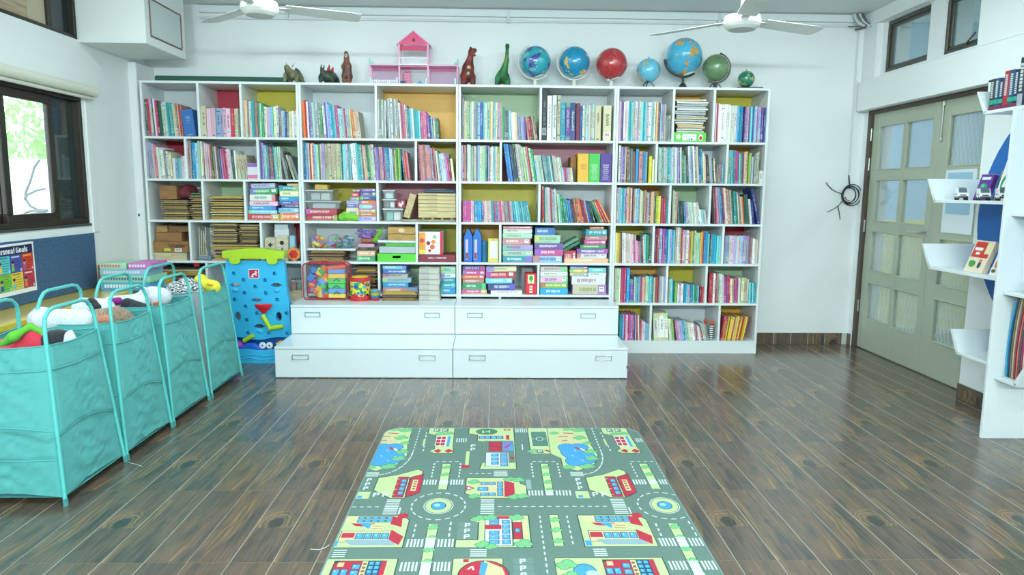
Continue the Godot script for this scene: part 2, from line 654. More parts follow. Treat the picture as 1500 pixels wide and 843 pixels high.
func wood_tile_texture() -> ImageTexture:
	var n := 768
	var im := Image.create(n, n, true, Image.FORMAT_RGB8)
	var f1 := FastNoiseLite.new()
	f1.seed = 3
	f1.frequency = 0.012
	f1.fractal_octaves = 4
	var f2 := FastNoiseLite.new()
	f2.seed = 19
	f2.frequency = 0.05
	f2.fractal_octaves = 3
	var base := Vector3(0.43, 0.36, 0.30)
	var dark := Vector3(0.29, 0.285, 0.27)
	var tan := Vector3(0.64, 0.51, 0.33)
	var pw := n / 4.0
	for y in n:
		for x in n:
			var p := int(x / pw)
			var lx := (x - p * pw) / pw
			var ly := float(y) / n
			var bend := 0.0
			var seed_off := p * 400.0
			var tone := f1.get_noise_2d(x * 0.9 + seed_off, y * 0.22) * 0.9
			var grain := f2.get_noise_2d(x * 1.3 + seed_off, y * 0.05)
			var c := base.lerp(dark, clampf(tone * 1.3 + 0.12, 0.0, 1.0))
			var t := clampf(grain * 0.35 - 0.05, 0.0, 0.12)
			if p == 0:
				# flame figure running from the near left to the far right, dark wood beside it
				var mid := 0.44 - ly * 0.16 + sin(ly * 4.0) * 0.06
				var w := 0.27 * sin(clampf((ly - 0.10) / 0.85, 0.0, 1.0) * PI)
				var e := absf(lx - mid)
				if w > 0.01 and e < w:
					t = maxf(t, (1.0 - 0.75 * e / w) * (0.34 + 0.30 * sin((lx - mid) * 42.0 + 2.0 * f1.get_noise_2d(x * 0.4, y * 0.6)) + 0.3 * grain))
				elif lx > mid:
					c = c.lerp(dark, 0.85 * smoothstep(0.6, 0.35, lx - mid) * smoothstep(0.15, 0.4, ly) * smoothstep(0.95, 0.7, ly))
			elif p == 1:
				var d := Vector2((lx - 0.45) * 0.75, (ly - 0.50) * 2.3)
				var rr := d.length() + f1.get_noise_2d(x, y) * 0.07
				if rr < 0.15:
					c = c.lerp(dark * 0.8, 0.85)
				elif rr < 0.46 and d.y < 0.16:
					t = maxf(t, (0.5 + 0.5 * sin(rr * 75.0)) * (1.0 - absf(rr - 0.28) / 0.2) * 0.75)
				c = c.lerp(dark, 0.45 * smoothstep(0.58, 0.85, ly + 0.12 * tone))
			elif p == 2:
				var e2 := lx - 0.03 - 0.05 * sin(ly * 4.0)
				if e2 > 0.0 and e2 < 0.2 and ly > 0.15:
					t = maxf(t, (1.0 - e2 / 0.2) * 0.8 * (0.5 + absf(grain)))
				if Vector2((lx - 0.55), (ly - 0.5) * 4.0).length() < 0.12:
					c = c.lerp(dark, 0.6)
				c = c.lerp(dark, 0.55 * smoothstep(0.55, 0.9, ly + 0.15 * tone))
			else:
				var e3 := absf((lx - 0.64) + (ly - 0.8) * 0.4)
				if e3 < 0.07 and ly > 0.72 and ly < 0.98:
					t = maxf(t, (1.0 - e3 / 0.07) * 0.8 * smoothstep(0.72, 0.85, ly))
				c = c.lerp(dark, 0.5 * smoothstep(0.45, 0.1, ly + 0.15 * tone))
			c = c.lerp(tan, clampf(t, 0.0, 0.9))
			c *= 1.0 + grain * 0.11 + 0.05 * f2.get_noise_2d(x * 4.0 + seed_off, y * 0.2)
			im.set_pixel(x, y, Color(c.x, c.y, c.z))
	# pale printed joints between the four boards of a tile
	for k in [1, 2, 3]:
		var x := int(k * pw)
		im.fill_rect(Rect2i(x - 2, 0, 4, n), Color(0.74, 0.70, 0.64))
	im.fill_rect(Rect2i(0, 0, 2, n), Color(0.42, 0.38, 0.33))
	im.fill_rect(Rect2i(n - 2, 0, 2, n), Color(0.42, 0.38, 0.33))
	im.fill_rect(Rect2i(0, 0, n, 1), Color(0.36, 0.33, 0.29))
	im.generate_mipmaps()
	return ImageTexture.create_from_image(im)

func floor_tile(a0: float, a1: float, b0: float, b1: float) -> ArrayMesh:
	# part of a 0.6 m tile between fractions a (x) and b (z) of its side, top at y = 0, four boards with a fine groove
	var g := Geo.new()
	var s := 0.6
	for k in 4:
		var x0 := maxf(k * 0.25, a0)
		var x1 := minf((k + 1) * 0.25, a1)
		if x1 - x0 < 0.01:
			continue
		var e := 0.0009
		var X0 := x0 * s + e
		var X1 := x1 * s - e
		var Z0 := b0 * s + e
		var Z1 := b1 * s - e
		g.quad(Vector3(X0, 0, Z1), Vector3(X1, 0, Z1), Vector3(X1, 0, Z0), Vector3(X0, 0, Z0), Rect2(x0 + 0.0015, b0 + 0.0015, x1 - x0 - 0.003, b1 - b0 - 0.003))
		for q in [[Vector3(X0, 0, Z0), Vector3(X0, 0, Z1), Vector3(-1, 0, 0)], [Vector3(X1, 0, Z1), Vector3(X1, 0, Z0), Vector3(1, 0, 0)], [Vector3(X0, 0, Z1), Vector3(X1, 0, Z1), Vector3(0, 0, 1)], [Vector3(X1, 0, Z0), Vector3(X0, 0, Z0), Vector3(0, 0, -1)]]:
			var d: Vector3 = q[2] * e * 0.9 + Vector3(0, -0.0012, 0)
			g.quad(q[0] + d, q[1] + d, q[1], q[0], Rect2(0.2495, 0.3, 0.001, 0.001) if absf(q[2].x) > 0.5 else Rect2(0.12, 0.9, 0.001, 0.001))
	return g.done()

var tile_mat: StandardMaterial3D

func shell() -> void:
	var white := plaster(rgb(240, 243, 242))
	var grout := mat(rgb(92, 84, 76), 0.7)
	# floor: a bed with 0.6 m tiles, each printed with four boards
	var f := structure("floor", limits(ROOM_L - 0.2, ROOM_R + 0.2, -0.2, -0.0012, -0.2, ROOM_F + 0.2), grout, "dark brown wood-look tiled floor with pale joints", "floor")
	tile_mat = tex_mat(wood_tile_texture(), 0.21)
	tile_mat.metallic_specular = 0.65
	var cache := {}
	for i in range(-3, 8):
		for j in range(-1, 15):
			var x0 := 0.6 * i
			var z0 := 0.02 + 0.6 * j
			var a0 := clampf((ROOM_L - x0) / 0.6, 0.0, 1.0)
			var a1 := clampf((4.22 - x0) / 0.6, 0.0, 1.0)
			var b0 := clampf((0.0 - z0) / 0.6, 0.0, 1.0)
			var b1 := clampf((ROOM_F - z0) / 0.6, 0.0, 1.0)
			if a1 - a0 < 0.02 or b1 - b0 < 0.02:
				continue
			var key := "%.3f %.3f %.3f %.3f" % [a0, a1, b0, b1]
			if not cache.has(key):
				cache[key] = floor_tile(a0, a1, b0, b1)
			var t := part("tile", cache[key], tile_mat, f)
			t.position = Vector3(x0, 0, z0)
	# back wall, front wall behind the viewer, ceiling
	structure("wall_back", limits(ROOM_L - 0.2, ROOM_R + 0.25, 0.0, CEIL + 0.15, -0.2, 0.0), white, "white painted wall behind the bookcases", "wall")
	structure("wall_front", limits(ROOM_L - 0.2, ROOM_R + 0.25, 0.0, CEIL + 0.15, ROOM_F, ROOM_F + 0.2), white, "white painted rear wall facing the bookcases", "wall")
	structure("ceiling", limits(ROOM_L - 0.2, ROOM_R + 0.2, CEIL, CEIL + 0.15, -0.2, ROOM_F + 0.2), plaster(rgb(224, 230, 229)), "flat pale grey ceiling", "ceiling")
	# left wall with a lower and an upper window opening
	var g := Geo.new()
	var L0 := ROOM_L - 0.2
	var rects := [[0.0, ROOM_F, 0.0, 1.055], [0.0, 0.955, 1.055, 1.92], [3.2, ROOM_F, 1.055, 1.92], [0.0, ROOM_F, 1.92, 2.295], [0.0, 0.925, 2.295, CEIL], [3.2, ROOM_F, 2.295, CEIL], [0.925, 3.2, 2.66, CEIL]]
	for r in rects:
		g.box(Vector3((ROOM_L + L0) * 0.5, (r[2] + r[3]) * 0.5, (r[0] + r[1]) * 0.5), Vector3(0.2, r[3] - r[2], r[1] - r[0]))
	structure("wall_left", g.done(), white, "white wall with the dark framed window", "wall")
	# pillar in the corner beside the bookcases
	structure("wall_pillar", limits(ROOM_L, -1.69, 0.0, 2.262, 0.0, 0.303, 0.004), white, "narrow white pillar between window wall and bookcases", "wall")
	# right wall: thin strip by the corner, door opening, upper windows, pier
	g = Geo.new()
	var R1 := ROOM_R + 0.2
	for r in [[0.0, 0.06, 0.0, 2.0], [-0.0, 0.245, 2.0, CEIL], [0.245, 1.44, 2.655, CEIL], [0.818, 0.985, 2.262, 2.655], [0.245, 1.44, 2.0, 2.262], [1.44, ROOM_F, 2.0, CEIL], [1.61, ROOM_F, 0.0, 2.0]]:
		g.box(Vector3((ROOM_R + R1) * 0.5, (r[2] + r[3]) * 0.5, (r[0] + r[1]) * 0.5), Vector3(0.2, r[3] - r[2], r[1] - r[0]))
	# pier and lintel stand proud of the wall
	g.box(Vector3((4.09 + ROOM_R) * 0.5, 1.0, (1.61 + ROOM_F) * 0.5), Vector3(ROOM_R - 4.09, 2.0, ROOM_F - 1.61))
	g.box(Vector3((4.09 + ROOM_R) * 0.5, (2.225 + CEIL) * 0.5, (1.47 + ROOM_F) * 0.5), Vector3(ROOM_R - 4.09, CEIL - 2.225, ROOM_F - 1.47))
	g.box(Vector3((4.11 + ROOM_R) * 0.5, 2.71, 0.735), Vector3(ROOM_R - 4.11, CEIL - 2.66, 1.47))
	g.box(Vector3((4.12 + ROOM_R) * 0.5, 2.445, 0.1), Vector3(ROOM_R - 4.12, 0.44, 0.2))
	structure("wall_right", g.done(), white, "white wall with the double door and high windows", "wall")
	structure("trim_1", limits(4.09, ROOM_R, 1.985, 2.225, 0.02, ROOM_F, 0.004), white, "white lintel band projecting above the door", "lintel")
	# skirting of cut floor tiles, laid with the grain upright
	var bb := Node3D.new()
	bb.name = "baseboard_back"
	add_child(bb)
	bb.set_meta("kind", "structure")
	bb.set_meta("label", "brown wood-look tile skirting along the back wall")
	bb.set_meta("category", "skirting")
	var tg := Geo.new()
	tg.cbox(Vector3.ZERO, Vector3(0.146, 0.098, 0.01), 0.002)
	# rotated tile print on the face
	var tm := tg.done()
	for i in 6:
		var x := 3.292 + 0.15 * i
		var w := 0.1435
		if x + 0.075 > 4.165:
			break
		var s := Geo.new()
		s.box(Vector3.ZERO, Vector3(w, 0.098, 0.01), Basis(), Rect2(0.03 + 0.25 * (i % 4), 0.1 + 0.05 * i, 0.18, 0.14), Rect2(0.12, 0.1, 0.01, 0.01))
		var o := part("skirting_tile", s.done(), tile_mat, bb)
		o.position = Vector3(x, 0.05, 0.005)
	part("cement_bed", limits(3.222, 4.168, 0.0, 0.097, 0.0, 0.004), mat(rgb(206, 202, 190), 0.8), bb)
	bb = Node3D.new()
	bb.name = "baseboard_right"
	add_child(bb)
	bb.set_meta("kind", "structure")
	bb.set_meta("label", "brown wood-look tile skirting along the door wall")
	bb.set_meta("category", "skirting")
	for q in [[1.612, 1.86], [1.863, 2.34]]:
		var s := Geo.new()
		s.box(Vector3.ZERO, Vector3(q[1] - q[0], 0.098, 0.01), Basis(Vector3(0, 0, 1), Vector3.UP, Vector3(-1, 0, 0)), Rect2(0.02, 0.1, 0.2, 0.5), Rect2(0.12, 0.1, 0.01, 0.01))
		var o := part("skirting_tile", s.done(), tile_mat, bb)
		o.position = Vector3(4.083, 0.05, (q[0] + q[1]) * 0.5)
	var s2 := Geo.new()
	s2.box(Vector3.ZERO, Vector3(0.05, 0.098, 0.008), Basis(Vector3(0, 0, 1), Vector3.UP, Vector3(-1, 0, 0)), Rect2(0.55, 0.3, 0.1, 0.1), Rect2(0.12, 0.1, 0.01, 0.01))
	var o2 := part("skirting_tile", s2.done(), tile_mat, bb)
	o2.position = Vector3(4.165, 0.05, 0.028)

# ---------------------------------------------------------------- windows and board on the left
func frame_z(g: Geo, x: float, z0: float, z1: float, y0: float, y1: float, w: float, d: float) -> void:
	# rectangular frame in the plane x
	g.cbox(Vector3(x, y0 + w * 0.5, (z0 + z1) * 0.5), Vector3(d, w, z1 - z0), 0.004)
	g.cbox(Vector3(x, y1 - w * 0.5, (z0 + z1) * 0.5), Vector3(d, w, z1 - z0), 0.004)
	g.cbox(Vector3(x, (y0 + y1) * 0.5, z0 + w * 0.5), Vector3(d, y1 - y0 - 2 * w, w), 0.004)
	g.cbox(Vector3(x, (y0 + y1) * 0.5, z1 - w * 0.5), Vector3(d, y1 - y0 - 2 * w, w), 0.004)

func struct_node(called: String, label: String, category: String) -> Node3D:
	var o := thing(called, label, category)
	o.set_meta("kind", "structure")
	return o

func left_side() -> void:
	var bronze := mat(rgb(58, 52, 45), 0.4, 0.35)
	var w1 := struct_node("window_1", "dark bronze sliding window in the left wall above the blue board", "window")
	var g := Geo.new()
	frame_z(g, ROOM_L - 0.05, 0.955, 3.2, 1.055, 1.92, 0.035, 0.10)
	part("frame", g.done(), bronze, w1)
	# fixed smoked pane in a slim frame, then sliding sashes
	part("smoked_pane", limits(ROOM_L - 0.052, ROOM_L - 0.046, 1.09, 1.885, 0.99, 1.262), glass(rgb(46, 60, 58), 0.9), w1, "dark smoked glass pane")
	for q in [[1.25, 1.755, -0.035], [1.70, 2.25, -0.07], [2.2, 2.72, -0.035], [2.68, 3.19, -0.07]]:
		g = Geo.new()
		frame_z(g, ROOM_L + q[2], q[0], q[1], 1.085, 1.885, 0.055, 0.03)
		var s := part("sash", g.done(), bronze, w1)
		part("pane", limits(ROOM_L + q[2] - 0.002, ROOM_L + q[2] + 0.002, 1.14, 1.83, q[0] + 0.055, q[1] - 0.055), glass(rgb(235, 245, 240), 0.06), s)
	var sill := part("sill", limits(ROOM_L - 0.06, ROOM_L + 0.012, 1.04, 1.056, 0.95, 3.21, 0.003), mat(rgb(64, 72, 72), 0.35), w1)
	sill.set_meta("label", "thin dark sill")
	var w2 := struct_node("window_2", "high dark framed window in the left wall above the blind", "window")
	g = Geo.new()
	frame_z(g, ROOM_L - 0.06, 0.925, 3.2, 2.295, 2.66, 0.028, 0.10)
	for z in [1.18, 1.75, 2.3, 2.8]:
		g.cbox(Vector3(ROOM_L - 0.06, 2.477, z), Vector3(0.06, 0.31, 0.04), 0.004)
	part("frame", g.done(), bronze, w2)
	part("pane", limits(ROOM_L - 0.052, ROOM_L - 0.046, 2.32, 2.635, 0.953, 1.16), glass(rgb(40, 52, 54), 0.92), w2, "dark smoked glass pane")
	part("board_panel", limits(ROOM_L - 0.07, ROOM_L - 0.05, 2.32, 2.635, 1.20, 1.37), mat(rgb(196, 184, 158), 0.6), w2, "pale beige board filling the window bay")
	part("board_panel", limits(ROOM_L - 0.072, ROOM_L - 0.05, 2.32, 2.635, 1.375, 1.73), grain_mat(rgb(198, 176, 146), 3.0), w2, "light wood board filling the window bay")
	for q in [[1.77, 2.28], [2.32, 2.78], [2.82, 3.17]]:
		part("pane", limits(ROOM_L - 0.052, ROOM_L - 0.046, 2.32, 2.635, q[0], q[1]), glass(rgb(225, 238, 235), 0.1), w2)
	# white casing beside the window
	structure("trim_2", limits(ROOM_L, ROOM_L + 0.012, 0.99, 1.93, 0.86, 0.93, 0.003), plaster(rgb(236, 238, 236)), "white casing strip beside the dark window", "casing")
	# roller blind drawn up over the window
	var bl := thing("roller_blind", "cream roller blind rolled up above the dark window", "blind", Vector3(ROOM_L, 1.96, 0))
	g = Geo.new()
	g.cyl(Vector3(0.05, 0, 0.87), Vector3(0.05, 0, 3.25), 0.034, 0.034, 18)
	part("roll", g.done(), cloth(rgb(226, 224, 206), 60.0), bl)
	part("bottom_bar", limits(0.03, 0.05, -0.058, -0.036, 0.88, 3.24, 0.004), mat(rgb(216, 214, 200), 0.5), bl)
	part("bracket", limits(0.0, 0.075, -0.035, 0.035, 0.862, 0.87), mat(rgb(230, 230, 224), 0.5), bl)
	# blue pin board, poster, yellow ledge
	single("pin_board", limits(ROOM_L + 0.0005, ROOM_L + 0.0145, 0.605, 0.987, 0.937, 3.4, 0.003), felt(rgb(72, 110, 150)), "deep blue felt pin board on the wall under the window", "board")
	poster()
	var le := thing("wall_ledge", "long yellow ledge with a shiny top under the blue pin board", "ledge")
	part("top", limits(ROOM_L, -1.43, 0.565, 0.603, 0.42, 3.6, 0.005), mat(rgb(240, 204, 72), 0.22, 0.0, 0.6), le)
	for z in [0.6, 1.6, 2.6, 3.5]:
		part("support", limits(ROOM_L, -1.48, 0.0, 0.565, z - 0.02, z + 0.02, 0.003), mat(rgb(70, 66, 60), 0.6), le)

func felt(c: Color) -> StandardMaterial3D:
	var m := cloth(c, 90.0).duplicate()
	var fn := FastNoiseLite.new()
	fn.seed = 31
	fn.frequency = 0.03
	fn.fractal_octaves = 5
	var im := fn.get_seamless_image(256, 256)
	im.convert(Image.FORMAT_RGB8)
	for y in 256:
		for x in 256:
			var k := 0.8 + 0.35 * (im.get_pixel(x, y).r - 0.5) + rng.randf() * 0.12
			im.set_pixel(x, y, Color(k, k, k))
	m.albedo_texture = ImageTexture.create_from_image(im)
	return m

func grain_mat(c: Color, scale := 6.0) -> StandardMaterial3D:
	var key := ["grain", c, scale]
	if mats.has(key):
		return mats[key]
	if not images_made.has("grain"):
		var fn := FastNoiseLite.new()
		fn.seed = 77
		fn.frequency = 0.02
		fn.fractal_octaves = 4
		var im := Image.create(256, 256, false, Image.FORMAT_RGB8)
		for y in 256:
			for x in 256:
				var k := 0.92 + 0.13 * fn.get_noise_2d(x * 0.25, y * 3.0)
				im.set_pixel(x, y, Color(k, k, k))
		images_made["grain"] = ImageTexture.create_from_image(im)
	var m := StandardMaterial3D.new()
	m.albedo_color = c
	m.albedo_texture = images_made["grain"]
	m.roughness = 0.7
	m.uv1_triplanar = true
	m.uv1_scale = Vector3.ONE * scale
	mats[key] = m
	return m

func poster() -> void:
	# seen: title band, then coloured panels in two rows
	var W := 440
	var H := 300
	var im := Image.create(W, H, true, Image.FORMAT_RGB8)
	im.fill(Color(0.95, 0.96, 0.96))
	im.fill_rect(Rect2i(12, 14, W - 24, H - 40), Color(0.12, 0.12, 0.32))
	var cols := [[rgb(226, 120, 40), rgb(90, 200, 205), rgb(70, 80, 170), rgb(220, 60, 40)], [rgb(150, 90, 180), rgb(120, 196, 60), rgb(236, 204, 70), rgb(200, 50, 70)]]
	var heads := [[rgb(250, 240, 240), rgb(40, 90, 110), rgb(240, 240, 250), rgb(250, 200, 60)], [rgb(250, 240, 240), rgb(180, 110, 50), rgb(170, 110, 60), rgb(250, 235, 235)]]
	var pw := (W - 24) / 4
	for r in 2:
		for k in 4:
			var x := 12 + k * pw
			var y := 66 + r * 104
			im.fill_rect(Rect2i(x + 1, y + 1, pw - 2, 102), cols[r][k])
			for i in 7:
				im.fill_rect(Rect2i(x + 16 + i * 10, y + 8, 7, 9), heads[r][k])
			for i in 5:
				im.fill_rect(Rect2i(x + 34, y + 28 + i * 14, 44 + (i * 17) % 20, 3), (cols[r][k] as Color).darkened(0.5))
			fill_poly(im, ellipse(Vector2(x + 22, y + 52), Vector2(11, 13)), rgb(214, 160, 124))
			fill_poly(im, ellipse(Vector2(x + 22, y + 42), Vector2(12, 9)), rgb(60, 40, 36))
			im.fill_rect(Rect2i(x + 10, y + 66, 24, 30), (cols[1 - r][3 - k] as Color))
			fill_poly(im, ellipse(Vector2(x + pw - 12, y + 92), Vector2(8, 8)), rgb(170, 200, 230))
	im.generate_mipmaps()
	var o := thing("poster", "white bordered goals poster with coloured panels pinned on the blue board", "poster", Vector3(ROOM_L + 0.015, 0.824, 1.825))
	o.rotation = Vector3(0.0, PI / 2, 0.012)
	var g := Geo.new()
	g.box(Vector3.ZERO, Vector3(0.44, 0.30, 0.002), Basis(), Rect2(0, 0, 1, 1), Rect2(0.001, 0.001, 0.001, 0.001))
	part("sheet", g.done(), tex_mat(ImageTexture.create_from_image(im), 0.35), o)
	letters("Personal Goals", 0.036, mat(rgb(245, 245, 248), 0.5), o, Vector3(0.022, 0.108, 0.0015), Basis(), "title", false, 0.275)

# ---------------------------------------------------------------- door, windows on the right
func right_side() -> void:
	var sage := mat(rgb(176, 182, 162), 0.45)
	var brown := mat(rgb(86, 72, 62), 0.55)
	var steel := mat(rgb(190, 190, 184), 0.3, 0.85)
	var d := struct_node("door_1", "sage green double door with small glazed panes and wire mesh", "door")
	var g := Geo.new()
	g.cbox(Vector3(4.205, 1.0, 0.083), Vector3(0.06, 2.0, 0.045), 0.004)
	g.cbox(Vector3(4.205, 1.978, 0.86), Vector3(0.06, 0.045, 1.55), 0.004)
	g.cbox(Vector3(4.205, 1.0, 1.63), Vector3(0.06, 2.0, 0.04), 0.004)
	part("frame", g.done(), brown, d, "dark brown door frame")
	var rows := [[1.50, 1.848], [1.083, 1.418], [0.672, 0.998], [0.268, 0.572]]
	var leaves := [[0.108, 0.983, [[0.205, 0.552], [0.592, 0.918]]], [0.987, 1.608, [[1.102, 1.445]]]]
	for li in 2:
		var L: Array = leaves[li]
		var leaf := Node3D.new()
		leaf.name = "leaf"
		d.add_child(leaf, true)
		g = Geo.new()
		var zs := [L[0]]
		for c in L[2]:
			zs.append_array(c)
		zs.append(L[1])
		# stiles run full height, rails between them
		for k in range(0, zs.size(), 2):
			g.cbox(Vector3(4.22, 0.985, (zs[k] + zs[k + 1]) * 0.5), Vector3(0.04, 1.955, zs[k + 1] - zs[k]), 0.003)
		var ys := [0.008]
		for r in [3, 2, 1, 0]:
			ys.append_array(rows[r])
		ys.append(1.9625)
		for c in L[2]:
			for k in range(0, ys.size(), 2):
				g.box(Vector3(4.22, (ys[k] + ys[k + 1]) * 0.5, (c[0] + c[1]) * 0.5), Vector3(0.038, ys[k + 1] - ys[k], c[1] - c[0] + 0.001))
		var lm := part("panel", g.done(), sage, d)
		d.remove_child(lm)
		leaf.add_child(lm)
		for c in L[2]:
			for r in 4:
				var q: Array = rows[r]
				# beads round the pane
				g = Geo.new()
				frame_z(g, 4.205, c[0] - 0.006, c[1] + 0.006, q[0] - 0.006, q[1] + 0.006, 0.012, 0.014)
				part("bead", g.done(), sage, leaf)
				part("pane", limits(4.221, 4.225, q[0], q[1], c[0], c[1]), glass(rgb(190, 215, 225), 0.16), leaf)
				var mesh_rows := [2, 3] if li == 0 else [0, 1, 2, 3]
				if r in mesh_rows:
					var w := Geo.new()
					var step := 0.042
					var z0: float = c[0]
					var z1: float = c[1]
					for s in [-1, 1]:
						var k0 := z0 - 0.3
						while k0 < z1 + 0.3:
							# steep wires, clipped to the opening
							var a := Vector2(k0, q[0])
							var b := Vector2(k0 + s * (q[1] - q[0]) * 0.27, q[1])
							var cl := clip_line(a, b, z0, z1)
							if cl.size() == 2:
								w.cyl(Vector3(4.232, cl[0].y, cl[0].x), Vector3(4.232, cl[1].y, cl[1].x), 0.0034, 0.0034, 4)
							k0 += step
					part("wire_mesh", w.done(), mat(rgb(216, 218, 208), 0.5), leaf, "pale diamond wire mesh")
	var lf: Node3D = d.get_node("leaf")
	# lever handle with plate on the meeting stile
	g = Geo.new()
	g.cbox(Vector3(4.197, 1.035, 0.955), Vector3(0.008, 0.05, 0.03), 0.003)
	g.tube([Vector3(4.195, 1.035, 0.958), Vector3(4.155, 1.035, 0.957), Vector3(4.148, 1.034, 0.945), Vector3(4.146, 1.03, 0.80)], 0.009, 8)
	part("handle", g.done(), steel, lf, "chrome lever handle")
	for y in [1.79, 1.55, 1.04, 0.36]:
		g = Geo.new()
		g.cyl(Vector3(4.188, y - 0.05, 0.104), Vector3(4.188, y + 0.05, 0.104), 0.008, 0.008, 8)
		part("hinge", g.done(), steel, lf)
	g = Geo.new()
	g.cyl(Vector3(4.19, 1.70, 1.03), Vector3(4.19, 1.95, 1.03), 0.006, 0.006, 8)
	g.cbox(Vector3(4.192, 1.69, 1.03), Vector3(0.02, 0.035, 0.022), 0.004)
	g.cbox(Vector3(4.194, 1.93, 1.03), Vector3(0.012, 0.02, 0.03), 0.003)
	part("bolt", g.done(), steel, d.get_child(2), "steel tower bolt")
	# notice taped over a pane of the second leaf
	var n := thing("notice", "white paper notice with a pale blue sheet taped on the door leaf", "notice", Vector3(4.1965, 1.26, 1.275))
	part("sheet", boxmesh(Vector3.ZERO, Vector3(0.002, 0.43, 0.32)), mat(rgb(226, 236, 240), 0.6), n)
	part("inner_sheet", boxmesh(Vector3(-0.002, 0.055, -0.005), Vector3(0.002, 0.28, 0.25)), mat(rgb(160, 198, 220), 0.6), n, "pale blue sheet")
	# two high windows
	var bronze := mat(rgb(84, 82, 74), 0.4, 0.3)
	var k := 3
	for q in [[0.245, 0.818], [0.985, 1.44]]:
		var w := struct_node("window_%d" % k, "small dark framed high window above the door, %s" % ["next to the corner" if k == 3 else "with an open casement stay"], "window")
		k += 1
		g = Geo.new()
		frame_z(g, 4.215, q[0], q[1], 2.262, 2.655, 0.028, 0.06)
		part("frame", g.done(), bronze, w)
		g = Geo.new()
		frame_z(g, 4.212, q[0] + 0.03, q[1] - 0.03, 2.29, 2.628, 0.022, 0.03)
		part("sash", g.done(), bronze, w)
		part("pane", limits(4.21, 4.214, 2.31, 2.61, q[0] + 0.05, q[1] - 0.05), glass(rgb(150, 185, 190), 0.25), w)
		if q[0] > 0.9:
			g = Geo.new()
			g.tube([Vector3(4.195, 2.296, 1.20), Vector3(4.17, 2.30, 1.25), Vector3(4.165, 2.345, 1.33)], 0.006, 6)
			part("stay", g.done(), bronze, w)

func clip_line(a: Vector2, b: Vector2, x0: float, x1: float) -> Array:
	var t0 := 0.0
	var t1 := 1.0
	var dx := b.x - a.x
	if absf(dx) < 1e-6:
		return [a, b] if a.x > x0 and a.x < x1 else []
	var ta := (x0 - a.x) / dx
	var tb := (x1 - a.x) / dx
	t0 = maxf(t0, minf(ta, tb))
	t1 = minf(t1, maxf(ta, tb))
	return [a.lerp(b, t0), a.lerp(b, t1)] if t1 - t0 > 0.02 else []

# ---------------------------------------------------------------- what is seen through the openings
func outside() -> void:
	structure("ground_outside", limits(-12.0, ROOM_L - 0.21, -0.5, -0.3, -9.0, 10.0), mat(rgb(176, 176, 166), 0.9), "pale paved yard outside the window", "yard")
	structure("garden_wall", limits(-7.0, -2.3, -0.3, 1.62, -2.6, -2.4, 0.01), plaster(rgb(228, 228, 220)), "whitewashed garden wall outside the window", "wall")
	var t := thing("tree", "leafy green tree beyond the whitewashed garden wall", "tree", Vector3(-4.6, -0.3, -3.8))
	var g := Geo.new()
	g.sweep([Vector3(0, 0, 0), Vector3(0.05, 1.2, 0), Vector3(-0.05, 2.2, 0.1)], [0.12, 0.09, 0.05], 8)
	part("trunk", g.done(), mat(rgb(104, 84, 64), 0.9), t)
	var r := RandomNumberGenerator.new()
	r.seed = 5
	g = Geo.new()
	for i in 2600:
		var d := Vector3(r.randfn(), r.randfn(), r.randfn()).normalized() * pow(r.randf(), 0.4)
		var p := Vector3(0, 2.35, 0.1) + d * Vector3(2.0, 1.0, 1.0)
		var b := Basis.from_euler(Vector3(r.randf() * TAU, r.randf() * TAU, 0))
		var s := r.randf_range(0.05, 0.1)
		g.quad(p - b.x * s * 0.5, p - b.y * s, p + b.x * s * 0.5, p + b.y * s)
	var lm := mat(rgb(176, 206, 140), 0.6).duplicate()
	lm.backlight_enabled = true
	lm.backlight = Color(0.3, 0.45, 0.15)
	var leaves := part("leaves", g.done(), lm, t)
	leaves.set_meta("kind", "stuff")
	var h := thing("hose", "grey hose hanging in loops against the garden wall outside", "hose", Vector3(-4.2, 0.95, -2.375))
	g = Geo.new()
	g.tube([Vector3(0.06, 0.66, 0.02), Vector3(0.0, 0.58, 0.03), Vector3(-0.06, 0.42, 0.03), Vector3(-0.12, 0.30, 0.03), Vector3(-0.14, 0.22, 0.03), Vector3(-0.08, 0.13, 0.04), Vector3(0.02, 0.08, 0.05), Vector3(0.12, 0.08, 0.05)], 0.014, 8)
	g.tube([Vector3(0.1, 0.33, 0.03), Vector3(0.0, 0.31, 0.03), Vector3(-0.10, 0.26, 0.04), Vector3(-0.13, 0.2, 0.06)], 0.012, 8)
	part("hanging_run", g.done(), mat(rgb(96, 98, 98), 0.6), h)
	for k in 4:
		g = Geo.new()
		var pts := []
		for i in 13:
			var a := TAU * i / 12.0
			pts.append(Vector3(-0.02 + 0.04 * k + cos(a) * 0.15, 0.02 - 0.03 * k + sin(a) * 0.06, 0.05 + 0.02 * k + 0.02 * sin(a * 2.0)))
		g.tube(pts, 0.014, 8)
		part("loop", g.done(), mat(rgb(104, 104, 100), 0.6), h)

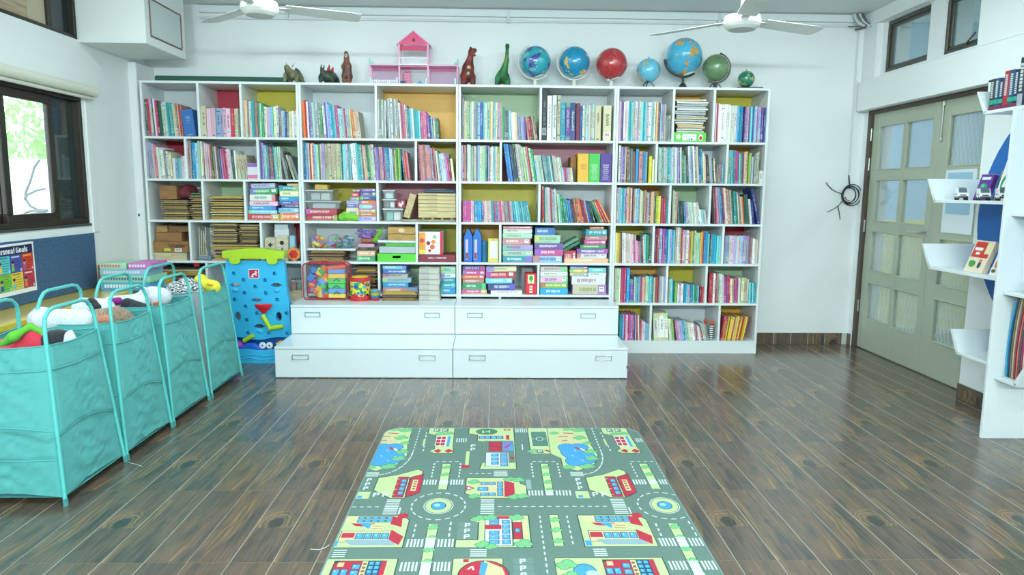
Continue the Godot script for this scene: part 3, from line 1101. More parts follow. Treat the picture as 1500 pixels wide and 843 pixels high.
func next_room() -> void:
	# hall behind the double door: pale blue wall with a yellow dado
	var grey := plaster(rgb(204, 214, 216))
	var g := Geo.new()
	var X0 := ROOM_R + 0.2
	g.box(Vector3((X0 + 6.6) * 0.5, 1.4, 3.2), Vector3(6.6 - X0, 3.2, 0.1))
	g.box(Vector3((X0 + 6.6) * 0.5, 2.95, 1.2), Vector3(6.6 - X0, 0.1, 4.0))
	structure("wall_hall", g.done(), grey, "pale walls of the hall behind the double door", "wall")
	structure("wall_hall_end", limits(X0, 6.7, 1.06, 3.0, -0.85, -0.75), plaster(rgb(170, 200, 222)), "pale blue end wall of the hall seen through the door panes", "wall")
	structure("wall_hall_end_dado", limits(X0, 6.7, -0.2, 1.06, -0.85, -0.73), plaster(rgb(222, 212, 112)), "yellow lower end wall of the hall seen through the door panes", "wall")
	structure("wall_hall_far", limits(6.5, 6.7, 0.95, 3.0, -0.75, 3.25), plaster(rgb(176, 205, 224)), "pale blue side wall of the hall behind the double door", "wall")
	structure("wall_hall_dado", limits(6.48, 6.7, -0.2, 0.95, -0.73, 3.25), plaster(rgb(226, 216, 130)), "yellow lower side wall of the hall behind the double door", "wall")
	structure("floor_hall", limits(X0, 6.7, -0.2, 0.0, -0.8, 3.25), mat(rgb(150, 150, 142), 0.5), "grey floor of the hall behind the door", "floor")
	var o := thing("added_hall_lamp", "added unseen tube lamp lighting the hall behind the door", "lamp", Vector3(5.5, 2.86, 1.2))  # added lamp, out of view, so the hall behind the panes is lit
	part("housing", boxmesh(Vector3.ZERO, Vector3(0.08, 0.05, 1.2), 0.006), mat(rgb(236, 238, 236), 0.5), o)
	var glow := StandardMaterial3D.new()
	glow.emission_enabled = true
	glow.emission = Color(0.95, 1.0, 1.0)
	glow.emission_energy_multiplier = 6.0
	g = Geo.new()
	g.cyl(Vector3(0, -0.04, -0.58), Vector3(0, -0.04, 0.58), 0.014, 0.014, 10)
	part("glowing_tube", g.done(), glow, o)
	var l := AreaLight3D.new()
	l.name = "lamp_light"
	l.area_size = Vector2(0.1, 1.2)
	l.area_normalize_energy = true
	l.light_energy = 2.4
	l.light_color = Color(0.95, 1.0, 1.0)
	l.area_range = 20.0
	l.shadow_enabled = true
	l.transform = Transform3D(Basis(Vector3.RIGHT, Vector3(0, 0, -1), Vector3.UP), Vector3(0, -0.07, 0))
	o.add_child(l)

# ---------------------------------------------------------------- bookcases
const UX := [-1.635, -0.434, 0.793, 2.02, 3.222]
const SY := [2.115, 1.69, 1.368, 1.048, 0.728, 0.407, 0.094]
const DIV := [
	[[-1.198, -0.874], [-1.313, -0.76]],
	[[0.158], [0.461]],
	[[1.43], [1.123]],
	[[2.467, 2.786], [2.347, 2.907]],
]
const BACKS := [
	["WRY", "RWG", "WGW", "WWR", "WWW", "WWW"],
	["WO", "WY", "YP", "WY", "WG", "WW"],
	["GW", "WP", "YW", "OG", "WW", "WW"],
	["WOY", "YWO", "OGW", "YWR", "OYG", "YWO"],
]
const BACK_COL := {"W": [[226, 234, 236], "white"], "R": [[196, 58, 78], "red"], "Y": [[222, 206, 70], "olive-yellow"], "O": [[246, 190, 88], "orange"], "G": [[186, 214, 172], "sage-green"], "P": [[208, 140, 154], "dusty-pink"]}
const UNIT := ["pillar bookcase", "dollhouse bookcase", "globe bookcase", "door bookcase"]
const ROWS := ["top", "second", "third", "fourth", "fifth", "bottom"]

func sy(u: int, r: int) -> float:
	# the two middle bookcases have their fifth shelf a little higher, clear of the upper step
	return 0.47 if r == 5 and (u == 1 or u == 2) else SY[r]

func bookcases() -> void:
	var white := mat(rgb(230, 236, 235), 0.35)
	var back_white := mat(rgb(232, 239, 240), 0.5)
	var T := 0.018
	var ZF := 0.384
	var labels := ["white bookcase with red and yellow cubby backs beside the corner pillar", "white bookcase under the pink dollhouse", "white bookcase under the blue and red globes", "white bookcase nearest the door, reaching down to the floor"]
	for u in 4:
		var o := thing("bookcase", labels[u], "bookcase", Vector3.ZERO, "white wall bookcases")
		var x0: float = UX[u] + 0.001
		var x1: float = UX[u + 1] - 0.001
		part("side_panel", limits(x0, x0 + T, 0.0, SY[0], 0.004, ZF, 0.0015), white, o)
		part("side_panel", limits(x1 - T, x1, 0.0, SY[0], 0.004, ZF, 0.0015), white, o)
		for r in 7:
			part("top_panel" if r == 0 else "shelf", limits(x0 + T, x1 - T, sy(u, r) - T * 0.5 - (T * 0.5 if r == 0 else 0.0), sy(u, r) + (0.0 if r == 0 else T * 0.5), 0.012, ZF - 0.001, 0.0012), white, o)
		part("plinth", limits(x0 + T, x1 - T, 0.0, SY[6] - T * 0.5, ZF - 0.022, ZF - 0.002, 0.001), white, o)
		for r in 6:
			var xs := [x0 + T]
			for d in DIV[u][r % 2]:
				part("divider", limits(d - T * 0.5, d + T * 0.5, sy(u, r + 1) + T * 0.5, sy(u, r) - (T if r == 0 else T * 0.5), 0.012, ZF - 0.0015, 0.0012), white, o)
				xs.append(d)
			xs.append(x1 - T)
			for k in xs.size() - 1:
				var key: String = BACKS[u][r][k]
				var bc: Array = BACK_COL[key][0]
				var bm := back_white if key == "W" else mat(rgb(bc[0], bc[1], bc[2]), 0.45)
				part("back_panel", limits(xs[k], xs[k + 1], sy(u, r + 1), sy(u, r), 0.006, 0.012), bm, o, "" if key == "W" else BACK_COL[key][1] + " back panel")

func cell_phrase(u: int, r: int, k: int) -> String:
	var key: String = BACKS[u][r][k]
	return "%s-row %s cubby, %s" % [ROWS[r], BACK_COL[key][1], UNIT[u]]

# ---------------------------------------------------------------- stage of two steps with drawers
func stage() -> void:
	var white := mat(rgb(224, 231, 233), 0.25)
	var steel := mat(rgb(176, 182, 184), 0.3, 0.7)
	var dark := mat(rgb(96, 104, 106), 0.5)
	var specs := [
		[-0.440, 0.789, 0.0, 0.224, 0.7365, 1.17, "lower white drawer step beside the blue play wall"],
		[0.792, 2.016, 0.0, 0.224, 0.7365, 1.17, "lower white drawer step with a chipped end, towards the door"],
		[-0.447, 0.779, 0.0, 0.446, 0.387, 0.735, "upper white drawer step in front of the dollhouse bookcase"],
		[0.782, 2.02, 0.0, 0.446, 0.387, 0.735, "upper white drawer step in front of the red globe bookcase"],
	]
	var handles := [[-0.264, 0.614], [0.961, 1.845], [-0.283, 0.61], [0.932, 1.788]]
	for i in 4:
		var s: Array = specs[i]
		var o := thing("drawer_step", s[6], "drawer step", Vector3.ZERO, "white drawer steps")
		part("body", limits(s[0], s[1], s[2], s[3] - 0.018, s[4], s[5] - 0.02), white, o)
		part("top", limits(s[0], s[1], s[3] - 0.018, s[3], s[4], s[5], 0.0015), white, o)
		var y0: float = 0.006 if i < 2 else 0.228
		var dr := part("drawer_front", limits(s[0] + 0.001, s[1] - 0.001, y0, s[3] - 0.021, s[5] - 0.02, s[5] - 0.001, 0.0015), white, o)
		var y: float = s[3] - 0.074
		for hx in handles[i]:
			# recessed pull: dark tray with steel cheeks and lip
			var g := Geo.new()
			g.box(Vector3(hx, y, s[5]), Vector3(0.112, 0.036, 0.002))
			var tray := part("pull", g.done(), mat(rgb(226, 232, 234), 0.35), dr, "recessed drawer pull")
			g = Geo.new()
			for e in [-1, 1]:
				g.cbox(Vector3(hx + e * 0.055, y, s[5] + 0.003), Vector3(0.005, 0.04, 0.008), 0.001)
			g.cbox(Vector3(hx, y + 0.016, s[5] + 0.003), Vector3(0.11, 0.006, 0.007), 0.001)
			g.cbox(Vector3(hx, y - 0.016, s[5] + 0.002), Vector3(0.11, 0.004, 0.005), 0.001)
			part("pull_frame", g.done(), steel, dr)
		if i == 1:
			part("chip", limits(s[1] - 0.008, s[1] + 0.0005, 0.075, 0.095, s[5] - 0.012, s[5] + 0.0005), dark, dr, "chipped corner")

# ---------------------------------------------------------------- play mat
const MS := 720.0  # texture pixels per metre

func mm(x: float, y: float) -> Vector2:
	return Vector2(x, y) * MS

func mrect(im: Image, x0: float, y0: float, x1: float, y1: float, c: Color) -> void:
	im.fill_rect(Rect2i(int(x0 * MS), int(y0 * MS), maxi(1, int((x1 - x0) * MS)), maxi(1, int((y1 - y0) * MS))), c)

func mpoly(im: Image, pts: Array, ox: float, c: Color) -> void:
	var q := PackedVector2Array()
	for p in pts:
		q.append(mm(p[0] + ox, p[1]))
	fill_poly(im, q, c)

func mell(im: Image, x: float, y: float, rx: float, ry: float, c: Color) -> void:
	fill_poly(im, ellipse(mm(x, y), Vector2(rx, ry) * MS), c)

func mline(im: Image, x0: float, y0: float, x1: float, y1: float, w: float, c: Color) -> void:
	fill_poly(im, stroke(mm(x0, y0), mm(x1, y1), w * MS), c)

func mdash(im: Image, x0: float, y0: float, x1: float, y1: float, c: Color, n: int) -> void:
	for i in n:
		var a := (i + 0.15) / n
		var b := (i + 0.7) / n
		mline(im, lerpf(x0, x1, a), lerpf(y0, y1, a), lerpf(x0, x1, b), lerpf(y0, y1, b), 0.006, c)

func mbush(im: Image, x: float, y: float, r: float) -> void:
	for k in [[0, 0], [0.6, 0.2], [-0.6, 0.15], [0.2, -0.5], [-0.3, 0.55]]:
		mell(im, x + k[0] * r, y + k[1] * r, r * 0.72, r * 0.62, rgb(70, 136, 96))
	for k in [[0, 0], [0.6, 0.2], [-0.6, 0.15], [0.2, -0.5], [-0.3, 0.55]]:
		mell(im, x + k[0] * r, y + k[1] * r, r * 0.6, r * 0.5, rgb(122, 198, 134))

func mcross(im: Image, x0: float, y0: float, x1: float, y1: float, across: bool, n: int, c: Color) -> void:
	for i in n:
		var a := (i + 0.2) / n
		var b := (i + 0.75) / n
		if across:
			mrect(im, x0, lerpf(y0, y1, a), x1, lerpf(y0, y1, b), c)
		else:
			mrect(im, lerpf(x0, x1, a), y0, lerpf(x0, x1, b), y1, c)

func mletter_p(im: Image, x: float, y: float, s: float, c: Color) -> void:
	# the letter P of a parking bay, lying on its back as it is printed
	mline(im, x, y - s * 0.5, x, y + s * 0.5, s * 0.2, c)
	mline(im, x, y - s * 0.45, x + s * 0.45, y - s * 0.45, s * 0.2, c)
	mline(im, x, y, x + s * 0.45, y, s * 0.2, c)
	mline(im, x + s * 0.45, y - s * 0.5, x + s * 0.45, y + 0.05 * s, s * 0.2, c)

func mlawn(im: Image, pts: Array, ox: float, lawn: Color) -> void:
	mpoly(im, pts, ox, lawn)

func mwin(im: Image, x0: float, y0: float, x1: float, y1: float, nx: int, ny: int, ox: float) -> void:
	for i in nx:
		for j in ny:
			var a := lerpf(x0, x1, (i + 0.12) / nx) + ox
			var b := lerpf(x0, x1, (i + 0.88) / nx) + ox
			var c := lerpf(y0, y1, (j + 0.15) / ny)
			var d := lerpf(y0, y1, (j + 0.85) / ny)
			mrect(im, a - 0.003, c - 0.003, b + 0.003, d + 0.003, rgb(38, 74, 110))
			mrect(im, a, c, b, d, rgb(82, 170, 226))
			mrect(im, lerpf(a, b, 0.2), lerpf(c, d, 0.2), lerpf(a, b, 0.5), lerpf(c, d, 0.5), rgb(150, 212, 244))

func mat_motif(im: Image, ox: float) -> void:
	var lawn := rgb(204, 220, 156)
	var line := rgb(44, 70, 66)
	var white := rgb(226, 236, 230)
	var red := rgb(198, 48, 70)
	var blue := rgb(74, 160, 222)
	var road := rgb(104, 130, 121)
	var sand := rgb(226, 210, 158)
	# park with pool
	mpoly(im, [[-0.065, 0.0], [0.145, 0.0], [0.148, 0.26], [0.165, 0.40], [0.13, 0.52], [0.04, 0.60], [-0.03, 0.56], [-0.03, 0.44], [-0.075, 0.385]], ox, line)
	mpoly(im, [[-0.062, 0.003], [0.142, 0.003], [0.145, 0.26], [0.161, 0.40], [0.127, 0.517], [0.04, 0.596], [-0.026, 0.557], [-0.026, 0.44], [-0.072, 0.382]], ox, lawn)
	mell(im, ox + 0.03, 0.17, 0.06, 0.10, sand)
	for q in [[0.05, 0.36, 0.072, 0.10], [0.09, 0.43, 0.062, 0.09], [0.02, 0.30, 0.05, 0.06], [0.08, 0.29, 0.05, 0.05], [0.04, 0.48, 0.05, 0.06]]:
		mell(im, ox + q[0], q[1], q[2], q[3], rgb(40, 110, 170))
	for q in [[0.05, 0.36, 0.068, 0.095], [0.09, 0.43, 0.058, 0.085], [0.02, 0.30, 0.046, 0.055], [0.08, 0.29, 0.046, 0.045], [0.04, 0.48, 0.046, 0.055]]:
		mell(im, ox + q[0], q[1], q[2], q[3], blue)
	for q in [[0.03, 0.40], [0.07, 0.46], [0.10, 0.41], [0.05, 0.33]]:
		mline(im, ox + q[0], q[1], ox + q[0] + 0.012, q[1] + 0.02, 0.004, white)
	for i in 3:
		mline(im, ox + 0.06 + 0.025 * i, 0.29 + 0.02 * i, ox + 0.085 + 0.025 * i, 0.33 + 0.018 * i, 0.014, red if i != 1 else white)
	mline(im, ox + 0.02, 0.08, ox + 0.075, 0.09, 0.01, red)
	mline(im, ox - 0.01, 0.14, ox + 0.04, 0.13, 0.008, rgb(60, 60, 66))
	mline(im, ox + 0.0, 0.20, ox + 0.03, 0.19, 0.009, rgb(120, 60, 90))
	for q in [[0.11, 0.03, 0.03], [0.10, 0.15, 0.028], [0.05, 0.02, 0.022], [0.13, 0.35, 0.028], [0.125, 0.44, 0.028], [0.09, 0.54, 0.03], [0.0, 0.55, 0.024], [0.13, 0.23, 0.02], [-0.03, 0.08, 0.02]]:
		mbush(im, ox + q[0], q[1], q[2])
	# winding road marks
	mdash(im, ox + 0.185, 0.0, ox + 0.185, 0.36, white, 9)
	for k in 7:
		var a := PI * 0.5 * k / 7.0
		var b := PI * 0.5 * (k + 0.85) / 7.0
		mline(im, ox + 0.055 + cos(a) * 0.13, 0.36 + sin(a) * 0.28, ox + 0.055 + cos(b) * 0.13, 0.36 + sin(b) * 0.28, 0.006, white)
	mdash(im, ox + 0.225, 0.06, ox + 0.235, 0.36, white, 6)
	mrect(im, ox + 0.222, 0.17, ox + 0.234, 0.27, lawn)
	# garage
	mpoly(im, [[0.232, 0.0], [0.375, 0.0], [0.382, 0.30], [0.39, 0.34], [0.385, 0.375], [0.29, 0.375], [0.262, 0.345], [0.287, 0.32], [0.28, 0.12], [0.232, 0.09]], ox, line)
	mpoly(im, [[0.236, 0.003], [0.372, 0.003], [0.379, 0.30], [0.386, 0.342], [0.381, 0.371], [0.29, 0.371], [0.266, 0.345], [0.29, 0.32], [0.283, 0.117], [0.236, 0.087]], ox, lawn)
	for i in 2:
		mrect(im, ox + 0.262 + i * 0.045, 0.01, ox + 0.298 + i * 0.045, 0.06, road)
		mletter_p(im, ox + 0.27 + i * 0.045, 0.038, 0.03, white)
	mbush(im, ox + 0.30, 0.09, 0.022)
	mbush(im, ox + 0.345, 0.085, 0.022)
	mrect(im, ox + 0.285, 0.13, ox + 0.342, 0.275, white)
	for i in 3:
		for j in 2:
			mrect(im, ox + 0.289 + j * 0.026, 0.14 + i * 0.045, ox + 0.311 + j * 0.026, 0.178 + i * 0.045, red)
	mrect(im, ox + 0.347, 0.13, ox + 0.362, 0.285, blue)
	mpoly(im, [[0.285, 0.345], [0.31, 0.315], [0.325, 0.345], [0.31, 0.37]], ox, red)
	mpoly(im, [[0.34, 0.345], [0.36, 0.315], [0.388, 0.345], [0.36, 0.37]], ox, red)
	mcross(im, ox + 0.392, 0.16, ox + 0.45, 0.22, false, 5, white)
	# station with landing circle
	mpoly(im, [[0.452, 0.0], [0.70, 0.0], [0.698, 0.58], [0.52, 0.58], [0.53, 0.50], [0.545, 0.47], [0.545, 0.365], [0.53, 0.36], [0.53, 0.215], [0.50, 0.20], [0.50, 0.11], [0.452, 0.09]], ox, line)
	mpoly(im, [[0.456, 0.003], [0.696, 0.003], [0.694, 0.576], [0.524, 0.576], [0.534, 0.50], [0.549, 0.47], [0.549, 0.362], [0.534, 0.356], [0.534, 0.212], [0.504, 0.197], [0.504, 0.107], [0.456, 0.087]], ox, lawn)
	mrect(im, ox + 0.535, 0.20, ox + 0.693, 0.50, road)
	mell(im, ox + 0.55, 0.058, 0.058, 0.048, line)
	mell(im, ox + 0.55, 0.058, 0.055, 0.045, rgb(76, 128, 96))
	mline(im, ox + 0.53, 0.04, ox + 0.53, 0.08, 0.006, white)
	mline(im, ox + 0.565, 0.04, ox + 0.565, 0.08, 0.006, white)
	mline(im, ox + 0.53, 0.07, ox + 0.565, 0.05, 0.006, white)
	mrect(im, ox + 0.505, 0.115, ox + 0.66, 0.185, sand)
	mwin(im, 0.51, 0.12, 0.64, 0.18, 4, 1, ox)
	mrect(im, ox + 0.655, 0.115, ox + 0.672, 0.185, red)
	mell(im, ox + 0.662, 0.03, 0.02, 0.018, red)
	mell(im, ox + 0.662, 0.03, 0.012, 0.01, lawn)
	mrect(im, ox + 0.563, 0.215, ox + 0.632, 0.35, line)
	mrect(im, ox + 0.566, 0.22, ox + 0.629, 0.28, red)
	mrect(im, ox + 0.566, 0.286, ox + 0.629, 0.346, red)
	mrect(im, ox + 0.635, 0.215, ox + 0.690, 0.345, rgb(130, 130, 200))
	mline(im, ox + 0.645, 0.30, ox + 0.685, 0.24, 0.014, rgb(160, 70, 150))
	mrect(im, ox + 0.672, 0.25, ox + 0.69, 0.34, blue)
	mrect(im, ox + 0.547, 0.365, ox + 0.665, 0.545, line)
	mrect(im, ox + 0.550, 0.368, ox + 0.662, 0.542, rgb(222, 228, 232))
	mwin(im, 0.575, 0.375, 0.615, 0.53, 1, 3, ox)
	mwin(im, 0.62, 0.37, 0.66, 0.54, 1, 6, ox)
	mell(im, ox + 0.68, 0.44, 0.012, 0.016, red)
	mell(im, ox + 0.455, 0.545, 0.022, 0.02, red)
	mrect(im, ox + 0.452, 0.35, ox + 0.47, 0.53, lawn)
	for i in 2:
		mletter_p(im, ox + 0.475, 0.27 + i * 0.05, 0.035, white)
	mcross(im, ox + 0.705, 0.01, ox + 0.775, 0.07, false, 6, white)
	mline(im, ox + 0.735, 0.25, ox + 0.735, 0.33, 0.006, white)
	# sports field
	mrect(im, ox + 0.772, 0.0, ox + 0.885, 0.385, line)
	mrect(im, ox + 0.775, 0.003, ox + 0.885, 0.382, lawn)
	mrect(im, ox + 0.787, 0.055, ox + 0.875, 0.285, white)
	mrect(im, ox + 0.79, 0.059, ox + 0.872, 0.281, rgb(88, 132, 116))
	mline(im, ox + 0.79, 0.17, ox + 0.872, 0.17, 0.004, white)
	mell(im, ox + 0.831, 0.17, 0.02, 0.028, white)
	mell(im, ox + 0.831, 0.17, 0.016, 0.024, rgb(88, 132, 116))
	mbush(im, ox + 0.785, 0.345, 0.022)
	mrect(im, ox + 0.805, 0.325, ox + 0.84, 0.375, road)
	mletter_p(im, ox + 0.815, 0.35, 0.03, white)
	mline(im, ox + 0.85, 0.33, ox + 0.875, 0.36, 0.014, red)
	# green islands in the streets
	for q in [[0.345, 0.513, 0.385, 0.81], [0.814, 0.513, 0.85, 0.868], [0.335, 1.112, 0.372, 1.52], [0.815, 1.05, 0.85, 1.30]]:
		mrect(im, ox + q[0] - 0.003, q[1] - 0.003, ox + q[2] + 0.003, q[3] + 0.003, line)
		mrect(im, ox + q[0], q[1], ox + q[2], q[3], lawn)
		var y: float = q[1] + 0.04
		while y < q[3] - 0.02:
			mbush(im, ox + (q[0] + q[2]) * 0.5, y, 0.018)
			y += 0.085
	mrect(im, ox + 0.345, 0.70, ox + 0.385, 0.755, white)
	mrect(im, ox + 0.814, 0.815, ox + 0.85, 0.868, white)
	mrect(im, ox + 0.335, 1.235, ox + 0.372, 1.31, white)
	mrect(im, ox + 0.335, 1.41, ox + 0.372, 1.52, white)
	for q in [[0.325, 0.41], [0.79, 0.875]]:
		mdash(im, ox + q[0] - 0.02, 0.50, ox + q[0] - 0.02, 0.68, white, 5)
		mdash(im, ox + q[1] + 0.02, 0.50, ox + q[1] + 0.02, 0.68, white, 5)
		mdash(im, ox + q[0] - 0.02, 0.485, ox + q[1] + 0.02, 0.485, white, 4)
	mcross(im, ox + 0.272, 0.70, ox + 0.336, 0.755, false, 5, white)
	mcross(im, ox + 0.392, 0.70, ox + 0.456, 0.755, false, 5, white)
	mcross(im, ox + 0.738, 0.815, ox + 0.808, 0.868, false, 5, white)
	mcross(im, ox + 0.857, 0.815, ox + 0.93, 0.868, false, 5, white)
	mcross(im, ox + 0.59, 0.595, ox + 0.655, 0.665, true, 5, white)
	mdash(im, ox + 0.47, 0.63, ox + 0.585, 0.63, white, 4)
	mcross(im, ox + 0.0, 0.61, ox + 0.06, 0.665, true, 4, white)
	# shop with the big red roof
	mpoly(im, [[0.062, 0.675], [0.15, 0.64], [0.235, 0.575], [0.262, 0.60], [0.27, 0.84], [0.211, 0.892], [0.145, 0.892], [0.062, 0.81]], ox, line)
	mpoly(im, [[0.066, 0.679], [0.15, 0.644], [0.235, 0.58], [0.258, 0.603], [0.266, 0.838], [0.211, 0.888], [0.148, 0.888], [0.066, 0.807]], ox, lawn)
	mrect(im, ox + 0.155, 0.665, ox + 0.205, 0.885, line)
	mrect(im, ox + 0.158, 0.668, ox + 0.202, 0.882, red)
	mwin(im, 0.172, 0.69, 0.20, 0.86, 1, 4, ox)
	for i in 4:
		mline(im, ox + 0.12, 0.69 + i * 0.055, ox + 0.165, 0.69 + i * 0.055, 0.005, sand)
	mpoly(im, [[0.206, 0.672], [0.268, 0.628], [0.271, 0.838], [0.208, 0.888]], ox, line)
	mpoly(im, [[0.212, 0.676], [0.265, 0.636], [0.268, 0.834], [0.212, 0.88]], ox, red)
	mrect(im, ox + 0.226, 0.70, ox + 0.25, 0.82, sand)
	for i in 4:
		mrect(im, ox + 0.231, 0.71 + i * 0.026, ox + 0.245, 0.726 + i * 0.026, rgb(150, 110, 70))
	for i in 3:
		mletter_p(im, ox + 0.02, 0.70 + i * 0.045, 0.032, white)
	mrect(im, ox + 0.0, 0.825, ox + 0.058, 0.895, lawn)
	mrect(im, ox + 0.008, 0.865, ox + 0.03, 0.89, blue)
	for i in 2:
		mletter_p(im, ox + 0.075 + i * 0.04, 0.855, 0.04, white)
	# school by the triangle sign
	mpoly(im, [[0.462, 0.677], [0.71, 0.677], [0.71, 0.74], [0.736, 0.76], [0.736, 0.893], [0.53, 0.893], [0.462, 0.845]], ox, line)
	mpoly(im, [[0.466, 0.681], [0.706, 0.681], [0.706, 0.742], [0.732, 0.762], [0.732, 0.889], [0.532, 0.889], [0.466, 0.842]], ox, lawn)
	mpoly(im, [[0.468, 0.76], [0.468, 0.82], [0.508, 0.79]], ox, red)
	mpoly(im, [[0.474, 0.775], [0.474, 0.806], [0.495, 0.79]], ox, white)
	mrect(im, ox + 0.525, 0.715, ox + 0.636, 0.878, rgb(228, 190, 110))
	mrect(im, ox + 0.528, 0.72, ox + 0.634, 0.874, sand)
	mwin(im, 0.53, 0.725, 0.60, 0.76, 2, 1, ox)
	mwin(im, 0.53, 0.835, 0.60, 0.872, 2, 1, ox)
	mwin(im, 0.515, 0.775, 0.57, 0.825, 1, 1, ox)
	mwin(im, 0.605, 0.722, 0.632, 0.872, 1, 5, ox)
	mpoly(im, [[0.636, 0.712], [0.68, 0.735], [0.68, 0.86], [0.636, 0.882]], ox, red)
	for q in [[0.50, 0.72, 0.022], [0.505, 0.87, 0.022], [0.66, 0.695, 0.022], [0.70, 0.70, 0.024], [0.68, 0.875, 0.024], [0.715, 0.87, 0.022]]:
		mbush(im, ox + q[0], q[1], q[2])
	mline(im, ox + 0.745, 0.70, ox + 0.745, 0.80, 0.02, rgb(150, 176, 172))
	# cross street and roundabout
	mdash(im, ox + 0.0, 0.972, ox + 0.125, 0.972, white, 4)
	mdash(im, ox + 0.60, 0.972, ox + 0.945, 0.972, white, 10)
	mcross(im, ox + 0.14, 0.90, ox + 0.198, 1.045, true, 9, white)
	mcross(im, ox + 0.535, 0.90, ox + 0.592, 1.045, true, 9, white)
	mline(im, ox + 0.205, 0.98, ox + 0.205, 1.04, 0.006, white)
	mell(im, ox + 0.36, 0.964, 0.145, 0.165, road)
	for k in 18:
		var a := TAU * k / 18.0
		var b := TAU * (k + 0.6) / 18.0
		mline(im, ox + 0.36 + cos(a) * 0.112, 0.964 + sin(a) * 0.125, ox + 0.36 + cos(b) * 0.112, 0.964 + sin(b) * 0.125, 0.006, white)
	mell(im, ox + 0.36, 0.964, 0.062, 0.075, white)
	mell(im, ox + 0.36, 0.964, 0.058, 0.07, line)
	mell(im, ox + 0.36, 0.964, 0.055, 0.067, lawn)
	mell(im, ox + 0.36, 0.964, 0.032, 0.038, rgb(40, 90, 140))
	mell(im, ox + 0.36, 0.964, 0.028, 0.034, blue)
	mell(im, ox + 0.354, 0.958, 0.013, 0.014, rgb(166, 214, 240))
	# long building with blue windows
	mpoly(im, [[-0.02, 1.05], [0.225, 1.05], [0.257, 1.09], [0.257, 1.31], [-0.02, 1.31]], ox, line)
	mpoly(im, [[-0.016, 1.054], [0.223, 1.054], [0.253, 1.092], [0.253, 1.306], [-0.016, 1.306]], ox, lawn)
	mrect(im, ox + 0.0, 1.062, ox + 0.05, 1.11, sand)
	mwin(im, 0.05, 1.06, 0.19, 1.112, 5, 2, ox)
	mpoly(im, [[0.185, 1.058], [0.225, 1.075], [0.232, 1.15], [0.185, 1.125]], ox, red)
	mell(im, ox + 0.225, 1.055, 0.022, 0.022, red)
	mpoly(im, [[0.03, 1.118], [0.12, 1.118], [0.15, 1.15], [0.05, 1.14]], ox, red)
	mpoly(im, [[0.06, 1.115], [0.10, 1.115], [0.15, 1.16], [0.10, 1.16]], ox, blue)
	mrect(im, ox + 0.11, 1.125, ox + 0.165, 1.18, sand)
	mline(im, ox + 0.115, 1.14, ox + 0.16, 1.142, 0.004, rgb(160, 120, 80))
	mline(im, ox + 0.115, 1.16, ox + 0.16, 1.162, 0.004, rgb(160, 120, 80))
	mrect(im, ox + 0.008, 1.18, ox + 0.2, 1.27, line)
	mrect(im, ox + 0.011, 1.183, ox + 0.197, 1.267, sand)
	mrect(im, ox + 0.014, 1.195, ox + 0.062, 1.235, red)
	mwin(im, 0.066, 1.19, 0.195, 1.25, 4, 1, ox)
	mpoly(im, [[0.196, 1.17], [0.248, 1.225], [0.238, 1.29], [0.196, 1.25]], ox, red)
	mpoly(im, [[0.03, 1.25], [0.2, 1.25], [0.23, 1.29], [0.06, 1.29]], ox, rgb(150, 176, 190))
	mrect(im, ox - 0.012, 1.26, ox + 0.012, 1.30, blue)
	# tall house
	mpoly(im, [[0.49, 1.09], [0.53, 1.05], [0.732, 1.05], [0.732, 1.312], [0.445, 1.312], [0.445, 1.25], [0.528, 1.25], [0.528, 1.11]], ox, line)
	mpoly(im, [[0.494, 1.092], [0.532, 1.054], [0.728, 1.054], [0.728, 1.308], [0.449, 1.308], [0.449, 1.254], [0.532, 1.254], [0.532, 1.112]], ox, lawn)
	for i in 3:
		mrect(im, ox + 0.452, 1.112 + i * 0.046, ox + 0.526, 1.154 + i * 0.046, rgb(114, 140, 132))
		mletter_p(im, ox + 0.48, 1.135 + i * 0.046, 0.032, white)
	mrect(im, ox + 0.555, 1.075, ox + 0.665, 1.30, line)
	mrect(im, ox + 0.558, 1.078, ox + 0.662, 1.297, rgb(222, 222, 232))
	mrect(im, ox + 0.556, 1.135, ox + 0.62, 1.17, red)
	mrect(im, ox + 0.60, 1.06, ox + 0.655, 1.085, red)
	mwin(im, 0.57, 1.08, 0.615, 1.135, 1, 2, ox)
	mwin(im, 0.57, 1.18, 0.615, 1.29, 1, 3, ox)
	mwin(im, 0.622, 1.09, 0.655, 1.29, 1, 5, ox)
	mrect(im, ox + 0.664, 1.11, ox + 0.702, 1.25, line)
	mrect(im, ox + 0.667, 1.113, ox + 0.699, 1.247, red)
	mwin(im, 0.672, 1.16, 0.694, 1.20, 1, 1, ox)
	mrect(im, ox + 0.704, 1.10, ox + 0.722, 1.24, sand)
	for q in [[0.53, 1.075, 0.022], [0.575, 1.068, 0.022], [0.68, 1.07, 0.024], [0.55, 1.285, 0.024], [0.58, 1.30, 0.02], [0.70, 1.28, 0.028]]:
		mbush(im, ox + q[0], q[1], q[2])
	# lower street
	mdash(im, ox + 0.285, 1.12, ox + 0.285, 1.24, white, 3)
	mdash(im, ox + 0.42, 1.10, ox + 0.42, 1.24, white, 3)
	mdash(im, ox + 0.775, 1.05, ox + 0.775, 1.50, white, 11)
	mdash(im, ox + 0.885, 1.05, ox + 0.885, 1.30, white, 6)
	mcross(im, ox + 0.265, 1.245, ox + 0.33, 1.305, false, 5, white)
	mcross(im, ox + 0.378, 1.245, ox + 0.445, 1.305, false, 5, white)
	mcross(im, ox + 0.262, 1.41, ox + 0.328, 1.47, false, 5, white)
	mcross(im, ox + 0.378, 1.41, ox + 0.442, 1.47, false, 5, white)
	mcross(im, ox + 0.01, 1.32, ox + 0.058, 1.38, true, 4, white)
	mcross(im, ox + 0.505, 1.32, ox + 0.565, 1.38, true, 4, white)
